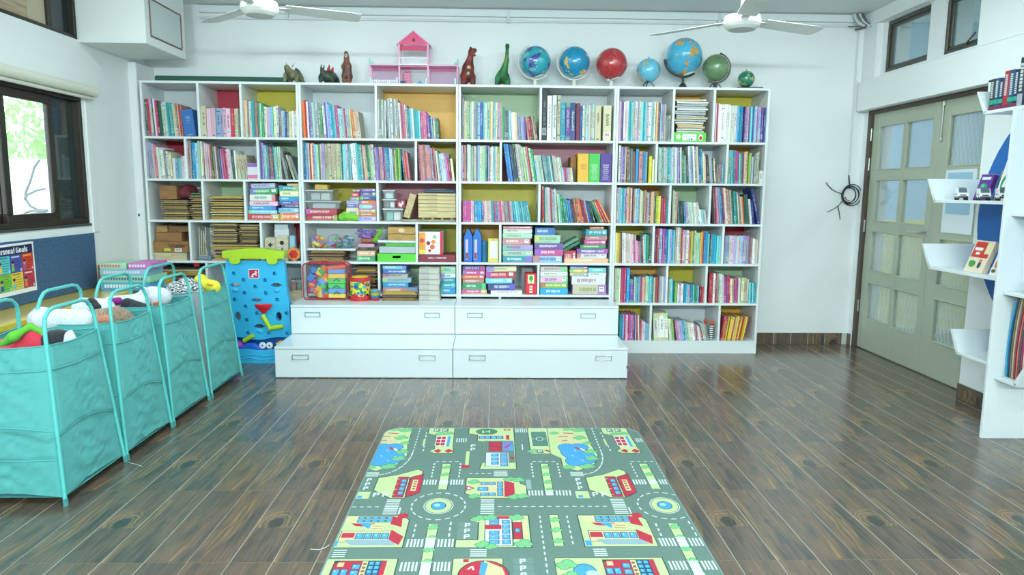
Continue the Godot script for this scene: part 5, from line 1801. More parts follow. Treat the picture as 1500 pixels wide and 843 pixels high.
# ---------------------------------------------------------------- boxed games
const STACKS := [
	["u1r3c2", "left", [[-864,-615,1060,1108,"R",0], [-862,-635,1108,1137,"t",0], [-856,-643,1137,1171,"C",0], [-846,-626,1173,1205,"p",0], [-841,-644,1207,1260,"W",0], [-838,-622,1263,1309,"G",3], [-832,-643,1310,1348,"v",3]]],
	["u1r3c2", "right", [[-613,-453,1062,1117,"O",0], [-621,-464,1122,1156,"b",0], [-601,-451,1156,1181,"D",0], [-612,-450,1182,1209,"B",0], [-614,-449,1209,1246,"C",0], [-608,-453,1248,1287,"y",0], [-619,-452,1292,1329,"T",-2], [-552,-449,1333,1361,"o",0]]],
	["u2r3c0", "memory", [[-412,-165,1060,1105,"R",0], [-409,-167,1106,1150,"R",0]]],
	["u2r3c0", "small", [[-93,3,1097,1162,"n",0], [-89,5,1163,1190,"B",0], [-89,6,1191,1215,"v",0], [-63,9,1217,1244,"k",0], [-51,12,1246,1278,"R",0], [-39,16,1280,1309,"M",0]]],
	["u2r3c0", "tall", [[1,142,1061,1094,"v",0], [3,143,1095,1123,"O",0], [2,143,1123,1150,"r",0], [8,144,1154,1188,"t",0], [9,144,1188,1220,"O",0], [13,145,1221,1252,"D",0], [18,145,1253,1285,"V",0], [23,146,1285,1312,"V",0]]],
	["u2r4c0", "mid", [[-15,129,740,781,"G",0], [-12,129,782,821,"o",0]]],
	["u2r5c1", "games", [[185,464,496,529,"r",0], [185,386,529,567,"C",0], [183,412,568,607,"b",0], [184,382,608,639,"n",0], [188,378,641,674,"B",0], [187,374,674,705,"t",0]]],
	["u2r5c1", "teal", [[648,774,472,528,"C",0], [648,774,530,569,"T",0], [648,774,571,609,"T",0], [648,774,610,643,"W",0], [649,771,645,700,"g",0]]],
	["u3r4c1", "left", [[1143,1381,740,787,"T",0], [1143,1385,788,831,"g",0], [1143,1383,831,878,"v",0], [1142,1363,880,930,"r",0], [1142,1376,932,968,"g",0], [1145,1376,968,1005,"W",0], [1145,1376,1005,1029,"r",0]]],
	["u3r4c1", "middle", [[1385,1618,741,793,"b",0], [1398,1628,794,844,"P",0], [1397,1625,845,893,"V",0], [1397,1602,894,958,"g",0], [1402,1558,958,1016,"B",0]]],
	["u3r4c1", "right", [[1639,1994,738,772,"o",0], [1740,1977,773,813,"W",0], [1736,1985,812,850,"V",0], [1764,1969,851,882,"G",0], [1796,1970,884,919,"P",0], [1804,1978,919,954,"r",0], [1807,1974,956,1006,"T",0], [1837,1950,1008,1033,"O",0]]],
	["u3r4c1", "cube", [[1633,1730,773,833,"R",0]]],
	["u3r5c0", "left", [[815,1017,472,518,"P",0], [822,1010,520,568,"G",0], [824,995,570,599,"r",0], [817,997,599,632,"O",0], [824,1003,633,667,"P",0], [823,1003,667,704,"V",0]]],
	["u3r5c0", "middle", [[1050,1302,475,509,"W",0], [1027,1243,513,566,"D",0], [1008,1222,567,608,"t",2], [1010,1244,612,663,"R",2], [1012,1254,663,703,"y",2]]],
	["u3r5c1", "left", [[1444,1669,476,531,"C",0], [1443,1667,532,572,"L",0], [1442,1667,573,627,"p",0], [1441,1665,629,665,"W",0], [1441,1664,666,708,"p",0]]],
	["u3r5c1", "right", [[1708,1980,480,560,"n",0], [1700,1972,561,628,"W",0]]],
	["u3r5c1", "topleft", [[1685,1828,628,657,"n",0], [1684,1827,658,684,"Y",0], [1686,1826,685,714,"b",0]]],
	["u3r5c1", "topright", [[1831,1977,628,659,"W",0], [1832,1976,660,697,"t",0]]],
]

func box_image(all: Array) -> ImageTexture:
	var r := RandomNumberGenerator.new()
	r.seed = 52
	var im := Image.create(1024, 512, true, Image.FORMAT_RGB8)
	for i in all.size():
		var x := (i % 8) * 128
		var y := (i / 8) * 32
		var c := pal(all[i])
		c.v = clampf(c.v * r.randf_range(0.92, 1.05), 0.0, 1.0)
		im.fill_rect(Rect2i(x, y, 128, 32), c)
		var light := c.v > 0.7 and c.s < 0.35
		c = c.lerp(Color(0.95, 0.95, 0.95), 0.14)
		im.fill_rect(Rect2i(x, y, 128, 32), c)
		var ink := c.lerp(Color.from_hsv(r.randf(), 0.6, 0.5), 0.55) if light else c.lerp(Color(0.97, 0.96, 0.94), 0.8)
		var acc := Color.from_hsv(r.randf(), 0.5, 0.85)
		if r.randf() < 0.55:
			var wd := 18 + r.randi() % 22
			im.fill_rect(Rect2i(x + (0 if r.randf() < 0.5 else 128 - wd), y, wd, 32), c.lerp(acc, 0.7))
		# title letters
		var at := x + 16 + r.randi() % 16
		var stop := at + 44 + r.randi() % 40
		while at < stop:
			var wl := 3 + r.randi() % 4
			var tall := 10 + r.randi() % 4
			im.fill_rect(Rect2i(at, y + 10, wl, tall), ink)
			if wl > 4:
				im.fill_rect(Rect2i(at + 2, y + 13, wl - 3, 3), c)
			at += wl + 1 + (3 if r.randf() < 0.2 else 0)
		if r.randf() < 0.5:
			im.fill_rect(Rect2i(x + 100, y + 7, 18, 16), Color(0.94, 0.95, 0.95))
			im.fill_rect(Rect2i(x + 103, y + 11, 12, 3), ink.darkened(0.3))
		for k in 14:
			im.fill_rect(Rect2i(x + 20 + k * 5, y + 25, 3, 2), c.lerp(ink, 0.5))
	im.generate_mipmaps()
	return ImageTexture.create_from_image(im)

func fill_boxes() -> void:
	var keys := []
	for s in STACKS:
		for q in s[2]:
			keys.append(q[4])
	var m := tex_mat(box_image(keys), 0.35)
	var i := 0
	var ord := ["bottom", "second", "third", "fourth", "fifth", "sixth", "seventh", "eighth"]
	for s in STACKS:
		var cell: String = s[0]
		var u := int(cell[1]) - 1
		var row := int(cell[3]) - 1
		var k := int(cell[5])
		var n: int = s[2].size()
		var floor_y: float = sy(u, row + 1) + 0.0095
		var under := floor_y
		for j in n:
			var q: Array = s[2][j]
			var x0: float = q[0] * 0.001
			var x1: float = q[1] * 0.001
			var y0: float = q[2] * 0.001
			var y1: float = q[3] * 0.001
			if j == 0:
				y0 = floor_y if absf(y0 - floor_y) < 0.04 else y0
			else:
				y0 = under
			y1 = maxf(y1, y0 + 0.018)
			if j + 1 < n:
				y1 = minf(maxf(y1, y0 + 0.018), s[2][j + 1][3] * 0.001)
			y1 = minf(y1, SY[row] - 0.022)
			var lim := cell_bounds(u, row, k)
			x0 = maxf(x0, lim[0] + 0.007)
			x1 = minf(x1, lim[1] - 0.007)
			under = y1 + 0.0006
			var place: String = (ord[j] if j < n - 1 else "topmost") + " in the " + s[1] + " stack" if n > 1 else "alone beside the stacks"
			var o := thing("board_game_box", "%s game box, %s, %s" % [PAL[q[4]][1], place, cell_phrase(u, row, k)], "game box", Vector3((x0 + x1) * 0.5, y0, 0.372 - rng.randf() * 0.02), "boxed games and puzzles")
			if q[5] != 0:
				o.rotation_degrees.z = q[5] * 0.6
			o.rotation.y = rng.randf_range(-0.02, 0.02)
			var fr := Rect2((i % 8) * 0.125 + 0.002, (i / 8) * 0.0625 + 0.002, 0.121, 0.058)
			var pl := Rect2(fr.position.x + 0.115, fr.position.y + 0.001, 0.001, 0.001)
			var w := x1 - x0
			var h := y1 - y0
			var d := 0.24
			var g := Geo.new()
			g.box(Vector3(0, h * 0.5 + 0.003, -d * 0.5), Vector3(w, h - 0.006, d), Basis(), fr, pl)
			part("lid", g.done(), m, o)
			g = Geo.new()
			g.box(Vector3(0, 0.004, -d * 0.5), Vector3(w - 0.006, 0.008, d - 0.006), Basis(), pl, pl)
			part("tray", g.done(), m, o)
			if cell == "u3r4c1" and s[1] == "right" and q[4] == "V":
				letters("It's Jigsaw Time!", h * 0.5, mat(rgb(245, 245, 250), 0.5), o, Vector3(0, h * 0.5, 0.0012), Basis(), "title", false, w * 0.72)
			i += 1

# ---------------------------------------------------------------- other things on the shelves
func carton(called: String, label: String, category: String, x0: float, x1: float, y0: float, y1: float, zf: float, d: float, m: Material, group := "") -> Node3D:
	var o := thing(called, label, category, Vector3((x0 + x1) * 0.5, y0, zf), group)
	var w := x1 - x0
	var h := y1 - y0
	part("body", boxmesh(Vector3(0, h * 0.5 - 0.002, -d * 0.5), Vector3(w - 0.003, h - 0.004, d - 0.003), 0.0015), m, o)
	var g := Geo.new()
	# two lid flaps with a seam
	g.cbox(Vector3(0, h - 0.0015, -d * 0.26), Vector3(w, 0.003, d * 0.47), 0.001)
	g.cbox(Vector3(0, h - 0.0015, -d * 0.75), Vector3(w, 0.003, d * 0.48), 0.001)
	part("flaps", g.done(), m, o)
	return o

func board_pile(x0: float, x1: float, y0: float, y1: float, n: int, cols: Array, what: String, where: String, group: String, zf := 0.362, d := 0.24) -> void:
	# flat puzzle trays lying on each other: each one a thing of its own
	var r := RandomNumberGenerator.new()
	r.seed = int(absf(x0) * 1000.0 + y0 * 77.0)
	var step := (y1 - y0) / n
	for i in n:
		var c: Color = cols[r.randi() % cols.size()]
		var w := (x1 - x0) - r.randf() * 0.02
		var lab := "%s, %s, %s" % [what, ["bottom", "second", "third", "fourth", "fifth", "sixth", "seventh", "eighth", "ninth", "tenth", "eleventh", "twelfth", "thirteenth"][i] + " from below" if i > 0 and i < n - 1 else ("lowest" if i == 0 else "topmost"), where]
		var o := thing("puzzle_board", lab, "puzzle", Vector3((x0 + x1) * 0.5 + r.randf_range(-0.006, 0.006), y0 + step * i, zf - r.randf() * 0.02), group)
		o.rotation.y = r.randf_range(-0.03, 0.03)
		part("board", boxmesh(Vector3(0, step * 0.22, -d * 0.5), Vector3(w, step * 0.44, d), 0.0008), grain_mat(c, 8.0), o)
		part("pieces", boxmesh(Vector3(0, step * 0.66, -d * 0.5 - 0.002), Vector3(w - 0.03, step * 0.4, d - 0.02), 0.0008), mat(rgb(74, 62, 48) if i % 3 else rgb(208, 176, 60), 0.7), o)

func tub(label: String, x0: float, x1: float, y0: float, y1: float, lid: Color, inside: Array, zf := 0.36, d := 0.2) -> void:
	var o := thing("storage_tub", label, "tub", Vector3((x0 + x1) * 0.5, y0, zf), "clear storage tubs")
	var w := x1 - x0
	var h := y1 - y0
	var g := Geo.new()
	var rows := []
	for q in [[0.0, 0.9], [0.5, 0.95], [0.86, 1.0]]:
		var ring := []
		for p in rounded(-w * 0.5 * q[1], -d * 0.5 * q[1], w * 0.5 * q[1], d * 0.5 * q[1], 0.012, 3):
			ring.append(Vector3(p.x, q[0] * h, -p.y - d * 0.5))
		rows.append(ring)
	g.grid(rows, true)
	g.fan(rows[0], Vector3(0, h, -d * 0.5))
	part("tub", g.done(), glass(rgb(226, 234, 236), 0.22), o)
	part("lid", boxmesh(Vector3(0, h * 0.93, -d * 0.5), Vector3(w + 0.006, h * 0.13, d + 0.006), 0.004), mat(lid, 0.35), o)
	var i := 0
	for c in inside:
		var k := inside.size()
		part("contents", boxmesh(Vector3(-w * 0.36 + w * 0.72 * (i + 0.5) / k, h * 0.38, -d * 0.45), Vector3(w * 0.66 / k, h * 0.66, d * 0.6), 0.006), mat(c, 0.6), o)
		i += 1

func fill_odds() -> void:
	var kraft := grain_mat(rgb(164, 118, 72), 2.0)
	var kraft2 := grain_mat(rgb(186, 146, 92), 2.0)
	var cream := grain_mat(rgb(214, 200, 164), 2.0)
	var wood := [rgb(196, 172, 128), rgb(176, 150, 106), rgb(150, 128, 96), rgb(206, 190, 150)]
	var woody := [rgb(208, 180, 110), rgb(196, 164, 92), rgb(216, 196, 140)]
	# pillar bookcase, third row
	board_pile(-1.54, -1.325, 1.0575, 1.215, 11, wood, "thin wooden puzzle board", "under the small brown carton", "puzzle boards under the brown carton")
	board_pile(-1.318, -1.208, 1.0575, 1.255, 12, wood, "narrow wooden puzzle board", "beside the brown carton", "puzzle boards beside the brown carton", 0.355)
	single("felt_pad", boxmesh(Vector3(0, 0.006, -0.08), Vector3(0.09, 0.012, 0.15), 0.003), cloth(rgb(70, 130, 84)), "small green felt pad on top of narrow puzzle boards", "pad", Vector3(-1.258, 1.2555, 0.35))
	carton("carton", "small brown carton on thin wooden puzzle boards", "carton", -1.548, -1.413, 1.216, 1.323, 0.35, 0.2, kraft)
	single("cloth_bag", blob([[Vector3(-0.02, 0.045, 0), Vector3(0.02, 0.06, -0.08), 0.045, 0.04], [Vector3(0.0, 0.085, 0), Vector3(0.01, 0.08, -0.06), 0.025, 0.03], [Vector3(0.03, 0.03, 0.0), Vector3(0.04, 0.01, 0.02), 0.02, 0.008]], 0.01, 0.02), cloth(rgb(116, 48, 54)), "crumpled burgundy cloth bag beside the small brown carton", "bag", Vector3(-1.365, 1.222, 0.29))
	board_pile(-1.16, -0.89, 1.0575, 1.245, 10, woody, "yellow edged wooden puzzle board", "in the sage-green cubby", "puzzle boards in the sage green cubby")
	# fourth row
	carton("carton", "cream carton at the bottom of the stacked brown cartons", "carton", -1.612, -1.357, 0.7375, 0.80, 0.355, 0.3, cream)
	var gt := carton("carton", "brown carton lettered Go Together with two stickers", "carton", -1.613, -1.335, 0.8005, 0.889, 0.362, 0.3, kraft)
	letters("Go Together", 0.03, mat(rgb(70, 46, 28), 0.7), gt, Vector3(0.045, 0.052, 0.0), Basis(), "lettering", true, 0.13)
	part("sticker", boxmesh(Vector3(-0.03, 0.02, 0.0), Vector3(0.05, 0.022, 0.002)), mat(rgb(196, 210, 70), 0.6), gt, "yellow green sticker")
	var stk := part("sticker", boxmesh(Vector3(0.055, 0.018, 0.0), Vector3(0.055, 0.026, 0.002)), mat(rgb(236, 236, 230), 0.6), gt, "white barcode sticker")
	for i in 7:
		part("bar", boxmesh(Vector3(0.035 + 0.0065 * i, 0.019, 0.0012), Vector3(0.002 + 0.0015 * (i % 2), 0.014, 0.0008)), mat(rgb(50, 50, 50), 0.7), stk)
	carton("carton", "plain brown carton on the lettered carton", "carton", -1.595, -1.391, 0.8895, 0.96, 0.35, 0.26, kraft)
	carton("carton", "short tan carton at the pillar end on top of the carton stack", "carton", -1.59, -1.503, 0.9605, 1.007, 0.345, 0.22, kraft2)
	carton("carton", "wide dark tan carton on top of the carton stack", "carton", -1.50, -1.335, 0.9605, 1.006, 0.33, 0.24, grain_mat(rgb(140, 104, 66), 2.0))
	for i in 5:
		var x := -1.258 + 0.016 * i
		var o := single("craft_stick", boxmesh(Vector3(0, 0.13 - 0.012 * (i % 3), 0), Vector3(0.006, 0.26 - 0.024 * (i % 3), 0.012), 0.001), grain_mat(rgb(214, 206, 186), 6.0), "pale wooden craft stick on end, %s" % ["nearest the cartons", "second from the cartons", "in the middle of five", "fourth from the cartons", "leaning on the big puzzle pile"][i], "craft stick", Vector3(x, 0.7375, 0.345), "standing craft sticks")
		o.rotation.z = -0.02 if i < 4 else 0.12
	single("grey_cloth", blob([[Vector3(-0.05, 0.02, 0), Vector3(0.03, 0.018, 0.0), 0.016, 0.02], [Vector3(0.0, 0.02, -0.02), Vector3(0.04, 0.025, -0.04), 0.02, 0.018]], 0.008, 0.015), cloth(rgb(120, 136, 150)), "folded grey cloth on the shelf beside standing craft sticks", "cloth", Vector3(-1.215, 0.7376, 0.345))
	board_pile(-1.165, -0.79, 0.7375, 0.88, 5, [rgb(190, 164, 118), rgb(180, 152, 108)], "broad tan puzzle board", "under the two tall puzzle piles", "broad puzzle boards", 0.364, 0.3)
	board_pile(-1.165, -0.953, 0.8805, 1.03, 10, wood, "thin tan puzzle board", "by the craft sticks", "puzzle boards by the craft sticks")
	board_pile(-0.945, -0.785, 0.8805, 1.03, 9, wood, "thin tan puzzle board", "by the shape sorters", "puzzle boards by the shape sorters")
	# shape sorters
	var beige := grain_mat(rgb(220, 206, 176), 3.0)
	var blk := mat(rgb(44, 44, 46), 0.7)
	var shapes := [[-0.70, 0.92, 0.085, 0.185, "beige wooden shape sorter with cross and square shapes", 0.35], [-0.605, 0.94, 0.095, 0.2, "taller beige wooden shape sorter with circle and triangle shapes", 0.362]]
	for i in 2:
		var q: Array = shapes[i]
		var o := thing("shape_sorter", q[4], "toy", Vector3(q[0], 0.7375, q[5]), "wooden shape sorters")
		var g := Geo.new()
		g.prism(rounded(-q[2] * 0.5, 0.0, q[2] * 0.5, q[3], 0.02, 4), -0.05, 0.0)
		part("board", g.done(), beige, o)
		g = Geo.new()  # flat black and teal shapes laid on the board face
		if i == 0:
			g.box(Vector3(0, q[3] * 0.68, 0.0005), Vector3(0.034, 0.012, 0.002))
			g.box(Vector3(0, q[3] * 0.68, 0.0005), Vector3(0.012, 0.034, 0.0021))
			part("cross_shape", g.done(), blk, o)
			part("square_shape", boxmesh(Vector3(0.004, q[3] * 0.32, 0.0005), Vector3(0.036, 0.03, 0.002)), mat(rgb(60, 120, 130), 0.6), o)
		else:
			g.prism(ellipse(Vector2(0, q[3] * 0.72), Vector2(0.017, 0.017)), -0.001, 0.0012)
			part("round_shape", g.done(), blk, o)
			g = Geo.new()
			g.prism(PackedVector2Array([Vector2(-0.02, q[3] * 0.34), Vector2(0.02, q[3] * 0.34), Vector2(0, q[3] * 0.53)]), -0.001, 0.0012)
			part("triangle_shape", g.done(), blk, o)
	carton("carton", "white carton stacked behind the shape sorters", "carton", -0.688, -0.57, 0.7375, 0.99, 0.28, 0.2, mat(rgb(226, 232, 234), 0.5))
	carton("carton", "small white carton on top behind the shape sorters", "carton", -0.685, -0.575, 0.9905, 1.025, 0.28, 0.18, mat(rgb(210, 222, 228), 0.5))
	var sb := single("patterned_block", boxmesh(Vector3(0, 0.1, -0.03), Vector3(0.045, 0.2, 0.06), 0.008), mat(rgb(150, 190, 206), 0.5), "pale blue patterned block standing beside the taller shape sorter", "toy", Vector3(-0.532, 0.7376, 0.34))
	var hx := thing("hexagon_toy", "tan hexagon toy with orange rim and red flower", "toy", Vector3(-0.515, 0.7375, 0.362))
	var hp := PackedVector2Array()
	for i in 6:
		hp.append(Vector2(0, 0.055) + Vector2(cos(TAU * i / 6 + PI / 6), sin(TAU * i / 6 + PI / 6)) * 0.058)
	var g := Geo.new()
	g.prism(hp, -0.04, 0.0)
	part("block", g.done(), grain_mat(rgb(206, 160, 104), 3.0), hx)
	g = Geo.new()
	g.prism(ellipse(Vector2(0, 0.055), Vector2(0.045, 0.045)), -0.002, 0.002)
	part("disc", g.done(), mat(rgb(238, 146, 52), 0.5), hx)
	g = Geo.new()
	for i in 6:
		g.prism(ellipse(Vector2(0, 0.055) + Vector2(cos(TAU * i / 6), sin(TAU * i / 6)) * 0.022, Vector2(0.014, 0.014), 12), 0.0, 0.004 + 0.0001 * i)
	g.prism(ellipse(Vector2(0, 0.055), Vector2(0.018, 0.018), 12), 0.0, 0.0052)
	part("flower", g.done(), mat(rgb(210, 44, 46), 0.5), hx)
	single("blue_jar", lathe_mesh([[0.0, 0.0], [0.022, 0.0], [0.024, 0.08], [0.014, 0.1], [0.014, 0.12], [0.0, 0.12]], 14), mat(rgb(66, 130, 160), 0.3), "small blue jar on the hexagon toy's far side by the red back", "jar", Vector3(-0.482, 0.7376, 0.27))
	# fifth row of the pillar bookcase: what shows round the play wall
	board_pile(-1.60, -1.24, 0.4165, 0.68, 8, wood, "large flat puzzle board", "behind the hampers in the fifth row", "large boards behind the hampers")
	carton("carton", "cream patterned carton beside the blue play wall", "carton", -0.56, -0.462, 0.4165, 0.50, 0.36, 0.2, cream)
	for q in [[-0.535, rgb(196, 60, 60), "glass jar of red pieces with a grey lid on the cream carton"], [-0.485, rgb(40, 130, 66), "glass jar of green pieces on the cream carton"]]:
		var o := thing("jar", q[2], "jar", Vector3(q[0], 0.5006, 0.325))
		part("glass", lathe_mesh([[0.0, 0.0], [0.022, 0.0], [0.024, 0.01], [0.024, 0.07], [0.017, 0.082]], 14), glass(rgb(220, 230, 228), 0.25), o)
		part("filling", lathe_mesh([[0.0, 0.004], [0.02, 0.004], [0.021, 0.06], [0.0, 0.062]], 12), mat(q[1], 0.6), o)
		part("lid", lathe_mesh([[0.0, 0.08], [0.02, 0.08], [0.02, 0.095], [0.0, 0.096]], 14), mat(rgb(120, 122, 118), 0.4, 0.4), o)
	single("red_flag", boxmesh(Vector3(0, 0.03, 0), Vector3(0.045, 0.055, 0.01), 0.002), mat(rgb(204, 36, 52), 0.6), "small red square block standing on puzzle boards behind the hampers", "block", Vector3(-1.29, 0.684, 0.34))
	# dollhouse bookcase, third row
	tub("broad clear tub with grey lid standing on red game boxes", -0.41, -0.135, 1.151, 1.213, rgb(196, 204, 206), [rgb(190, 196, 200)])
	tub("clear tub with flat grey lid stacked on the broad clear tub", -0.408, -0.192, 1.2145, 1.30, rgb(190, 200, 202), [rgb(176, 184, 182), rgb(196, 200, 190)])
	single("yellow_box", boxmesh(Vector3(0, 0.02, -0.05), Vector3(0.1, 0.04, 0.1), 0.003), mat(rgb(214, 182, 92), 0.6), "small yellow box on top of the clear tubs", "box", Vector3(-0.292, 1.3015, 0.33))
	single("green_cloth", blob([[Vector3(-0.06, 0.03, 0), Vector3(0.05, 0.03, 0.005), 0.03, 0.03], [Vector3(-0.03, 0.05, 0), Vector3(0.02, 0.045, 0.01), 0.025, 0.02], [Vector3(-0.02, 0.035, 0.03), Vector3(0.06, 0.022, 0.02), 0.02, 0.02], [Vector3(-0.06, 0.05, -0.02), Vector3(-0.03, 0.062, 0.0), 0.016, 0.012]], 0.007, 0.012), cloth(rgb(126, 200, 62)), "crumpled lime green cloth beside the red game boxes", "cloth", Vector3(-0.072, 1.0575, 0.335))
	tub("large clear tub with white lid at the bottom beside the leaning block", 0.193, 0.354, 1.0575, 1.16, rgb(206, 216, 216), [rgb(120, 190, 180), rgb(226, 230, 224)])
	tub("middle clear tub with white lid and a card inside", 0.193, 0.298, 1.1615, 1.232, rgb(212, 220, 220), [rgb(130, 140, 136), rgb(236, 236, 240)])
	tub("small clear tub with white lid on top of the tubs", 0.196, 0.287, 1.2335, 1.303, rgb(214, 222, 222), [rgb(206, 232, 224)])
	var rc := thing("card_box", "small red card box with white flowers on the large clear tub", "box", Vector3(0.337, 1.1615, 0.35))
	part("box", boxmesh(Vector3(0, 0.034, -0.04), Vector3(0.07, 0.068, 0.08), 0.002), mat(rgb(150, 46, 58), 0.5), rc)
	for q in [[-0.012, 0.03], [0.012, 0.04], [0.0, 0.022]]:
		g = Geo.new()
		g.prism(ellipse(Vector2(q[0], q[1]), Vector2(0.008, 0.016), 10), 0.0, 0.0012)
		part("flower_print", g.done(), mat(rgb(232, 226, 226), 0.6), rc)
	var slab := single("base_board", boxmesh(Vector3(0, 0.009, -0.15), Vector3(0.425, 0.018, 0.3), 0.003), grain_mat(rgb(170, 160, 136), 2.0), "grey tan board under the stacked wooden trays", "board", Vector3(0.557, 1.0575, 0.395))
	var ly := [1.0765, 1.088, 1.142, 1.172, 1.2, 1.23, 1.262, 1.282]
	for i in 7:
		var o := thing("wooden_tray", "pale wooden tray, %s of the stack on the grey tan board" % ["bottom dark toothed one", "second", "third", "fourth", "fifth", "sixth", "topmost"][i], "tray", Vector3(0.622, ly[i], 0.37), "stacked wooden trays")
		part("tray", boxmesh(Vector3(0, (ly[i + 1] - ly[i]) * 0.5 - 0.001, -0.13), Vector3(0.296, ly[i + 1] - ly[i] - 0.002, 0.26), 0.003), grain_mat(rgb(222, 202, 152), 2.0) if i > 0 else mat(rgb(70, 62, 46), 0.7), o)
		if i == 0:
			for k in 4:
				part("tooth", boxmesh(Vector3(-0.11 + 0.075 * k, 0.005, 0.001), Vector3(0.018, 0.009, 0.002)), mat(rgb(206, 170, 60), 0.6), o)
	var lb := single("wooden_block", boxmesh(Vector3(0, 0.098, -0.08), Vector3(0.052, 0.196, 0.16), 0.003), grain_mat(rgb(216, 190, 146), 2.0), "long pale wooden block leaning against the tray stack", "block", Vector3(0.378, 1.087, 0.365))
	lb.rotation.z = -0.30
	var pl := thing("flat_case", "flat dark blue case lying on the tray stack", "case", Vector3(0.64, 1.2835, 0.36))
	part("case", boxmesh(Vector3(0, 0.012, -0.1), Vector3(0.25, 0.022, 0.2), 0.008), mat(rgb(52, 84, 110), 0.4), pl)
	part("strap", boxmesh(Vector3(-0.01, 0.028, -0.1), Vector3(0.12, 0.008, 0.1), 0.003), grain_mat(rgb(196, 164, 120), 3.0), pl, "tan strap")
	# fourth row: bagged toys
	board_pile(-0.40, -0.11, 0.7375, 0.82, 4, [rgb(120, 100, 84), rgb(160, 124, 100)], "dark puzzle board", "under the white tray of bagged toys", "dark boards under the white tray")
	single("white_tray", boxmesh(Vector3(0, 0.008, -0.12), Vector3(0.385, 0.016, 0.24), 0.004), mat(rgb(224, 228, 224), 0.4), "white tray under the plastic bags of toys", "tray", Vector3(-0.218, 0.822, 0.37))
	var bags := [[-0.33, 0.885, 0.06, 0.05, [rgb(214, 120, 60), rgb(226, 196, 90), rgb(150, 120, 200)], "plastic bag of orange and yellow toy pieces"], [-0.20, 0.89, 0.06, 0.055, [rgb(80, 180, 110), rgb(206, 66, 60), rgb(150, 150, 210)], "plastic bag of green and red toy pieces"], [-0.11, 0.92, 0.05, 0.05, [rgb(96, 130, 150), rgb(160, 200, 210)], "plastic bag of grey blue toy pieces"], [0.055, 0.965, 0.09, 0.035, [rgb(150, 110, 190), rgb(120, 90, 170)], "plastic bag of purple toy pieces on the small boxes"]]
	for q in bags:
		var o := thing("toy_bag", q[5], "bag", Vector3(q[0], q[1] - q[3] if q[0] < 0.0 else 0.925, 0.31), "plastic bags of toys")
		if q[0] < 0.0:
			o.position.y = 0.8395
		var rr := RandomNumberGenerator.new()
		rr.seed = int(q[0] * 1000.0) + 2000
		for k in 14:
			var p := Vector3(rr.randf_range(-0.7, 0.7) * q[2], rr.randf_range(0.25, 1.7) * q[3], rr.randf_range(-0.05, 0.04))
			var c: Color = q[4][k % q[4].size()]
			part("toy_piece", boxmesh(p, Vector3(rr.randf_range(0.03, 0.07), rr.randf_range(0.014, 0.03), 0.035), 0.005, Basis.from_euler(Vector3(rr.randf(), rr.randf() * 3.0, rr.randf() - 0.5))), mat(c, 0.45), o)
		var nz := FastNoiseLite.new()
		nz.seed = rr.seed
		nz.frequency = 0.02
		g = Geo.new()
		g.ball(Vector3(0, q[3], 0), Vector3(q[2], q[3], 0.06), 18, 10, Basis(), nz, 0.25)
		part("plastic", g.done(), glass(rgb(214, 226, 230), 0.07), o)
	single("orange_pouch", boxmesh(Vector3(0, 0.02, -0.06), Vector3(0.1, 0.04, 0.12), 0.01), mat(rgb(176, 104, 76), 0.6), "small orange brown pouch above the pink pouch", "pouch", Vector3(0.062, 0.884, 0.335))
	single("pink_pouch", boxmesh(Vector3(0, 0.014, -0.06), Vector3(0.13, 0.028, 0.13), 0.006), mat(rgb(206, 160, 176), 0.6), "flat dusty pink pouch on the peach game box", "pouch", Vector3(0.055, 0.8485, 0.345))
	single("lime_cloth", blob([[Vector3(-0.02, 0.02, 0), Vector3(0.02, 0.08, 0), 0.016, 0.018], [Vector3(0.02, 0.08, 0), Vector3(0.03, 0.11, -0.01), 0.016, 0.01], [Vector3(-0.03, 0.012, 0.01), Vector3(0.0, 0.012, 0.0), 0.012, 0.015]], 0.006, 0.01), cloth(rgb(110, 170, 50)), "lime green cloth strip hanging beside the kraft boxes", "cloth", Vector3(0.146, 0.892, 0.33))
	var crate := thing("toy_crate", "bright green crate with a finger hole at the bottom of its stack", "crate", Vector3(0.300, 0.7375, 0.375))
	# hollow: walls, lid, and a front pierced by a finger hole
	var lime_m := mat(rgb(92, 204, 60), 0.4)
	g = Geo.new()
	for q in [[-0.151, 0.151, 0.0, 0.004, -0.26, 0.0], [-0.151, -0.147, 0.004, 0.062, -0.26, 0.0], [0.147, 0.151, 0.004, 0.062, -0.26, 0.0], [-0.147, 0.147, 0.004, 0.062, -0.26, -0.256]]:
		g.box(Vector3(q[0] + q[1], q[2] + q[3], q[4] + q[5]) * 0.5, Vector3(q[1] - q[0], q[3] - q[2], q[5] - q[4]))
	part("crate", g.done(), lime_m, crate)
	part("lid", limits(-0.151, 0.151, 0.062, 0.066, -0.26, 0.0, 0.001), lime_m, crate)
	g = Geo.new()
	for q in [[-0.147, -0.032, 0.004, 0.062], [0.032, 0.147, 0.004, 0.062], [-0.032, 0.032, 0.004, 0.030], [-0.032, 0.032, 0.049, 0.062]]:
		g.box(Vector3((q[0] + q[1]) * 0.5, (q[2] + q[3]) * 0.5, -0.002), Vector3(q[1] - q[0], q[3] - q[2], 0.004))
	part("pierced_front", g.done(), lime_m, crate)
	single("foil_box", boxmesh(Vector3(0, 0.027, -0.12), Vector3(0.288, 0.054, 0.24), 0.003), foil(), "silver studded foil box on the bright green crate", "box", Vector3(0.305, 0.8045, 0.368))
	single("green_box", boxmesh(Vector3(0, 0.014, -0.12), Vector3(0.243, 0.028, 0.22), 0.003), mat(rgb(96, 196, 72), 0.45), "flat green box on the silver foil box", "box", Vector3(0.328, 0.8595, 0.36))
